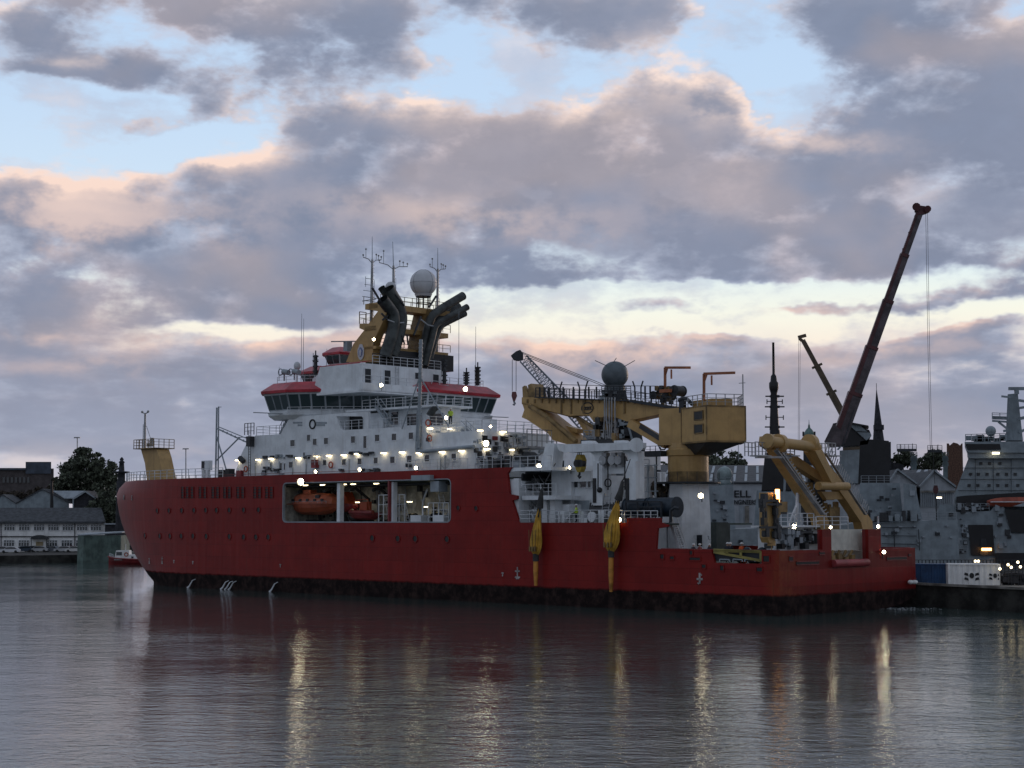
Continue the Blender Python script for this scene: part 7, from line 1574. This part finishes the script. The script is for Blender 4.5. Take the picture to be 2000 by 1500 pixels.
tree(215, 1050, 410, [(205, 990, 30, 30), (225, 975, 18, 26), (190, 1005, 26, 20), (225, 1010, 16, 25)], 'dark lower tree close to the bow of the red ship', seed=3, dens=1.5)
tree(1420, 1040, 440, [(1415, 905, 40, 24), (1395, 915, 25, 22), (1440, 908, 22, 22), (1380, 905, 18, 20)], 'round dark tree beyond the dock shed, right of the ship crane pedestal', seed=4, dens=1.4)
tree(1765, 1040, 430, [(1765, 898, 24, 18), (1752, 908, 18, 22), (1782, 905, 16, 18)], 'dark tree between the church spire and the left dock tower', seed=5)
tree(1825, 1040, 430, [(1825, 900, 22, 20), (1812, 912, 18, 20), (1838, 895, 14, 22)], 'dark tree just left of the dark brick building', seed=6)
tree(60, 1040, 440, [(40, 970, 45, 14), (90, 965, 30, 16), (5, 972, 30, 12)], 'low brown autumn hedge line of a tree between the sheds and the brown block', seed=7, rd='bark')
tree(1225, 1040, 430, [(1290, 915, 28, 12), (1262, 922, 20, 12)], 'low tree top visible left of the crane pedestal', seed=8)

mb = MB(); rnd = random.Random(77); h0 = 6.0
for k in range(150):
    x = -900+k*12; h0 = max(4.5, min(10.5, h0+rnd.uniform(-1.6, 1.6))); mb.ball((x, 720+rnd.uniform(-14, 14), 2.5), h0, 9, 6, (1.2, 1.0, rnd.uniform(.7, 1.0)))
mb.build('far_woodland', M['leaf'], kind='stuff')
# ================================================================== left bank
ZL = 2.02
mb = MB(); mb.prism([W(-60, 1100, 342), W(158, 1098, 355), Vector(W(158, 1098, 355))+Vector((0, 40, 0)), Vector(W(-60, 1100, 342))+Vector((0, 60, 0))], (0, 0, 2.3)); mb.v = [(x, y, -1.0 if i < 4 else 2.05) for i, (x, y, z) in enumerate(mb.v)]
mb.build('quay', M['quay'], kind='structure')
OFF = thing('dock_office', 'long white two storey dock office with a dark roof on the left bank', 'building', W(100, 1075, 400))
y = 400; mb = MB(); wp(mb, [(-60, 1020), (205, 1020), (205, 1078), (-60, 1078)], y, 14); mb.build('wall', M['render'], OFF)
mb = MB(); P = [Vector(W(u, v, yy)) for u, v, yy in ((-62, 1021, y-.8), (206, 1021, y-.8), (198, 994, y+7), (-62, 994, y+7))]; mb.prism(P, (0, 0, .3)); mb.bar(P[0], P[1], .3, .4); mb.prism([P[3], P[2], Vector(W(206, 1021, y+14)), Vector(W(-62, 1021, y+14))], (0, 0, .3)); mb.build('roof', M['slate'], OFF)
for row, us in ((1029, (-22, 8, 37, 66, 94, 122, 150, 177)), (1060, (7, 36, 91, 120, 148))):
    for u in us:
        mb = MB(); a, b = Vector(W(u, row+7, y-.15)), Vector(W(u+21, row-5, y-.15)); mb.box((a.x, y-.12, a.z), (b.x, y+.02, b.z)); mb.use(1)
        for k in range(5): x = a.x+(b.x-a.x)*k/4; mb.bar((x, y-.14, a.z), (x, y-.14, b.z), .10)
        for z in (a.z, b.z, a.z+(b.z-a.z)*.68): mb.bar((a.x, y-.14, z), (b.x, y-.14, z), .10)
        mb.build('window', [M['glass'], M['white']], OFF)
mb = MB()
for u in (2, 146): mb.bar(W(u, 1021, y-.2), W(u, 1078, y-.2), .18)
wp(mb, [(-60, 1047), (160, 1047), (160, 1049), (-60, 1049)], y-.25, .2); mb.build('drainpipe', M['dark'], OFF)
mb = MB(); c = Vector(W(76, 1053, y-1.5)); pts = [c+Vector((2.1*math.cos(t), 0, 1.0*math.sin(t))) for t in [i*math.pi/10 for i in range(11)]]; mb.prism(pts, (0, 1.45, 0)); 
for u in (61, 91): mb.bar(W(u, 1053, y-1.4), W(u, 1078, y-1.4), .16)
mb.build('porch', M['dark'], OFF)
mb = MB(); wp(mb, [(70, 1058), (84, 1058), (84, 1078), (70, 1078)], y-.12, .1); mb.build('door', pmat('door_yellow', (.30, .24, .14), .6), OFF)
e = thing('annexe', 'dark low annexe with a pale roof edge between the office and the bow', 'building', W(225, 1075, 398)); mb = MB(); wp(mb, [(205, 1024), (262, 1024), (262, 1085), (205, 1085)], 398, 10); mb.build('wall', M['stone'], e); mb = MB(); wp(mb, [(204, 1022), (263, 1022), (263, 1024.5), (204, 1024.5)], 397.5, 11); mb.build('roof', M['lgrey'], e)
# grey green quay shed
GS = thing('quay_shed', 'grey green corrugated shed standing in the water at the end of the left quay', 'shed', W(205, 1095, 372))
a, b, c = Vector(W(153, 1093, 352)), Vector(W(163, 1097, 350)), Vector(W(236, 1095, 356)); za_, zc_ = W(163, 1046, 350)[2], W(232, 1040, 356)[2]
mb = MB(); mb.prism([(a.x, a.y, -.5), (b.x, b.y, -.5), (c.x, c.y, -.5), (c.x, c.y+8, -.5), (a.x, a.y+8, -.5)], (0, 0, za_+.5)); mb.build('wall', M['greenshed'], GS)
mb = MB(); n = 26; d = c-b
for k in range(n): p = b+d*(k+.5)/n; mb.bar((p.x, p.y-.06, 0), (p.x, p.y-.06, za_), .12)
mb.build('cladding_rib', M['greenshed'], GS)
mb = MB(); mb.prism([(a.x-.2, a.y-.2, -.4), (b.x, b.y-.12, -.4), (b.x, b.y-.12, za_), (a.x-.2, a.y-.2, za_)], (0, .05, 0)); mb.build('end_panel', M['greenshed'], GS)
mb = MB(); mb.prism([(a.x-.3, a.y-.3, za_+.02), (b.x, b.y-.4, za_+.02), (c.x+.2, c.y-.4, zc_-.1), (c.x+.2, c.y+8.2, zc_+.1), (a.x-.3, a.y+8.2, za_+.3)], (0, 0, .22)); mb.build('roof', M['lgrey'], GS)
# sheds and blocks behind
def gable(name, label, u0, u1, up, vp, ve, y, wall, roof='slate', dep=20, vb=1060):
    e = thing(name, label, 'building', W((u0+u1)/2, vb, y)); mb = MB(); wp(mb, [(u0, ve), (up, vp), (u1, ve), (u1, vb), (u0, vb)], y, dep); mb.build('wall', M[wall], e); mb = MB()
    for a, b in (((u0-1, ve+.8), (up, vp)), ((up, vp), (u1+1, ve+.8))): p, q = Vector(W(*a, y-.4)), Vector(W(*b, y-.4)); mb.prism([p, q, q+Vector((0, dep+.6, 0)), p+Vector((0, dep+.6, 0))], (0, 0, .25))
    mb.build('roof', M[roof], e); return e
gable('gabled_shed', 'grey blue gabled shed at the far left edge above the office roof', -30, 31, 5, 967, 984, 425, 'grey'); gable('gabled_shed', 'grey blue gabled shed with the highest ridge, behind the office on the left', 32, 135, 82, 956, 983, 422, 'grey')
e = gable('gabled_house', 'dark gabled house with pale roof edges behind the right end of the office', 143, 189, 167, 960, 974, 415, 'stone'); mb = MB()
for a, b in (((143, 975), (167, 960)), ((167, 960), (189, 975)), ((143, 975), (143, 994))): mb.bar(W(*a, 414.3), W(*b, 414.3), .3)
mb.build('verge', M['lgrey'], e); mb = MB(); P = [Vector(W(*p)) for p in ((104, 960, 420), (166, 960, 415), (143, 974, 414.5), (126, 974, 416))]; mb.prism(P, (0, 0, .2)); mb.build('side_roof', M['lgrey'], e)
mb = MB(); mb.tube([W(101, 996, 412), W(101, 940, 412)], [.45, .3], 8); mb.tube([W(101, 942, 412), W(101, 939, 412)], .36, 8); solo(mb, 'chimney_pipe', M['black'], 'thin black upright chimney pipe rising from the office roof', 'chimney', W(101, 996, 412))
e = thing('brick_office_block', 'dark flat roofed block with a raised blue box on top at the left', 'building', W(50, 1040, 480)); mb = MB(); wp(mb, [(-60, 917), (50, 915), (105, 915), (105, 1040), (-60, 1040)], 480, 20); mb.build('wall', pmat('dull_brick', (.075, .065, .065), .85), e); mb = MB(); wp(mb, [(50, 902), (100, 902), (100, 925), (50, 925)], 479.5, 14); wp(mb, [(-60, 914), (50, 914), (50, 918), (-60, 918)], 479.2, 20); mb.build('plant_room', pmat('slate_blue_cladding', (.05, .065, .09), .6), e)
mb = MB()
for k in range(7): u = 5+k*8; wp(mb, [(u, 932), (u+4.5, 932), (u+4.5, 943), (u, 943)], 479.7, .2)
mb.build('window', M['glass'], e)
# navigation column by the bow
c = Vector(W(237, 940, 380)); mb = MB(); mb.lathe(c, [(1.1, -5), (1.1, .0), (.9, .1), (.85, 1.8), (1.9, 2.0), (1.9, 2.25), (.7, 2.35), (.55, 4.2), (.75, 4.4), (.35, 4.8), (.5, 5.1), (.1, 5.6)], 14); mb.tube([(c.x, c.y, 2), (c.x, c.y, c.z-4.8)], 1.15, 12); solo(mb, 'stone_column', M['stone'], 'dark stone column with a finial seen just left of the bow rail', 'column', (c.x, c.y, 2))
for i, (u, vt, vb, lb) in enumerate(((151, 854, 885, 'tall floodlight mast rising above the big round tree'), (363, 876, 925, 'tall floodlight mast seen between the foremast and the forward davit'))):
    y = 460; mb = MB(); a, b = Vector(W(u, 1050, y)), Vector(W(u, vt, y)); mb.tube([a, b], [.28, .14], 6); mb.box(b+Vector((-.8, -.4, -.15)), b+Vector((.8, .4, .05)))
    for k in (-.7, -.25, .25, .7): mb.box(b+Vector((k-.12, -.6, -.3)), b+Vector((k+.12, -.2, -.05)))
    solo(mb, 'floodlight_mast', M['steel'], lb, 'lamp post', a, group='floodlight masts beyond the docks')
# parked cars
def car(u, v, y, col, label, rz=0.0, L=4.3):
    p = Vector(W(u, v, y)); p.z = ZL+.03; e = thing('parked_car', label, 'car', p, group='cars parked in front of the dock office')
    c, s = math.cos(rz), math.sin(rz); R = lambda x, yy, z: (p.x+x*c-yy*s, p.y+x*s+yy*c, p.z+z)
    prof = [(-.5, .25), (-.5, .62), (-.47, .80), (-.30, .88), (-.16, 1.36), (.10, 1.45), (.30, 1.36), (.42, .95), (.5, .85), (.5, .3)]
    mb = MB(); lo_ = [R(a*L, -.85, z) for a, z in prof]; hi_ = [R(a*L, .85, z) for a, z in prof]; n = len(prof); mb.add(lo_+hi_, [list(range(n)), [i+n for i in reversed(range(n))]]+[[i, (i+1) % n, (i+1) % n+n, i+n] for i in range(n)])
    mb.build('body', pmat('car_paint', col, .3, var=.03), e)
    mb = MB(); g = [(-.265, .92), (-.15, 1.31), (.09, 1.38), (.27, 1.3), (.36, .95)]
    for yy in (-.87, .86): mb.prism([R(a*L, yy, z) for a, z in g], Vector(R(0, .02, 0))-Vector(R(0, 0, 0)))
    mb.prism([R(-.315*L, -.75, .93), R(-.315*L, .75, .93), R(-.175*L, .68, 1.34), R(-.175*L, -.68, 1.34)], (0, 0, .03)); mb.build('window', M['glass'], e)
    for x in (-.31, .31):
        for yy in (-.86, .70): mb = MB(); mb.tube([R(x*L, yy, .32), R(x*L, yy+.18, .32)], .32, 12); mb.build('wheel', M['tyre'], e)
CARS = [(2, 1078, 378, (.30, .31, .33), 'grey silver car at the far left end of the row of parked cars'), (20, 1082, 374, (.62, .63, .65), 'white hatchback parked nearest the water on the left quay'), (45, 1079, 384, (.05, .07, .10), 'dark blue car parked behind the white hatchback'), (76, 1078, 385, (.40, .41, .42), 'silver car parked below the arched porch'),
        (100, 1078, 386, (.10, .11, .13), 'dark grey car parked right of the arched porch'), (124, 1077, 384, (.42, .43, .44), 'second silver car, near the quay shed'), (136, 1076, 389, (.14, .03, .03), 'dark red car parked against the office wall'), (146, 1077, 383, (.60, .60, .58), 'white van like car next to the grey green quay shed'), (62, 1078, 388, (.03, .03, .035), 'black car parked left of the porch')]
for i, (u, v, y, c, lb) in enumerate(CARS): car(u, v, y, c, lb, rz=(.15, .1, .5, .05, -.2, .1, .4, 0, .2)[i])
# small pilot boat
PB = thing('pilot_boat', 'small red and white pilot boat moored left of the bow', 'boat', W(245, 1101, 337))
c = Vector(W(247, 1096, 337)); c.z = 1.0; mb = MB(); rings = []
for i in range(13):
    f = i/12; x = c.x-3.6+f*7.6; w = 1.5*min(1, .12+1.6*f)**.8; sh = 1.0+.75*(1-f)**2; rings.append([(x, c.y-w, sh), (x, c.y-w*.85, sh*.45), (x, c.y-w*.4, -.3), (x, c.y+w*.4, -.3), (x, c.y+w*.85, sh*.45), (x, c.y+w, sh)])
loft(mb, rings); mb.build('hull', M['red'], PB)
mb = MB(); pts = [(c.x-2.3, .95), (c.x-1.9, 2.9), (c.x+.7, 2.95), (c.x+.8, 2.1), (c.x+3.0, 2.0), (c.x+3.0, .95)]; mb.prism([(x, c.y-1.1, z) for x, z in pts], (0, 2.2, 0)); mb.build('cabin', M['render'], PB)
mb = MB(); mb.box((c.x-1.85, c.y-1.13, 1.9), (c.x-.7, c.y-1.09, 2.6)); mb.box((c.x+1.2, c.y-1.13, 1.3), (c.x+1.7, c.y-1.09, 1.7)); mb.use(1); mb.ring((c.x+.2, c.y-1.15, 2.1), .35, .1, 't'); mb.parts('window', [M['glass'], M['orange']], PB)
mb = MB(); mb.rail([(c.x-3.4, c.y-.4, 1.6), (c.x-2.4, c.y-1.2, 1.3)], .7, .5, .03, 2); mb.bar((c.x-.2, c.y, 2.9), (c.x-.2, c.y, 4.2), .08); mb.build('rail', M['rail'], PB)
mb = MB(); mb.tube([(c.x-3.7, c.y-.3, 1.65), (c.x-2.5, c.y-1.3, 1.3), (c.x+3.9, c.y-1.55, 1.0)], .16, 8); mb.build('fender', M['red'], PB)

PB.location.z += WZ
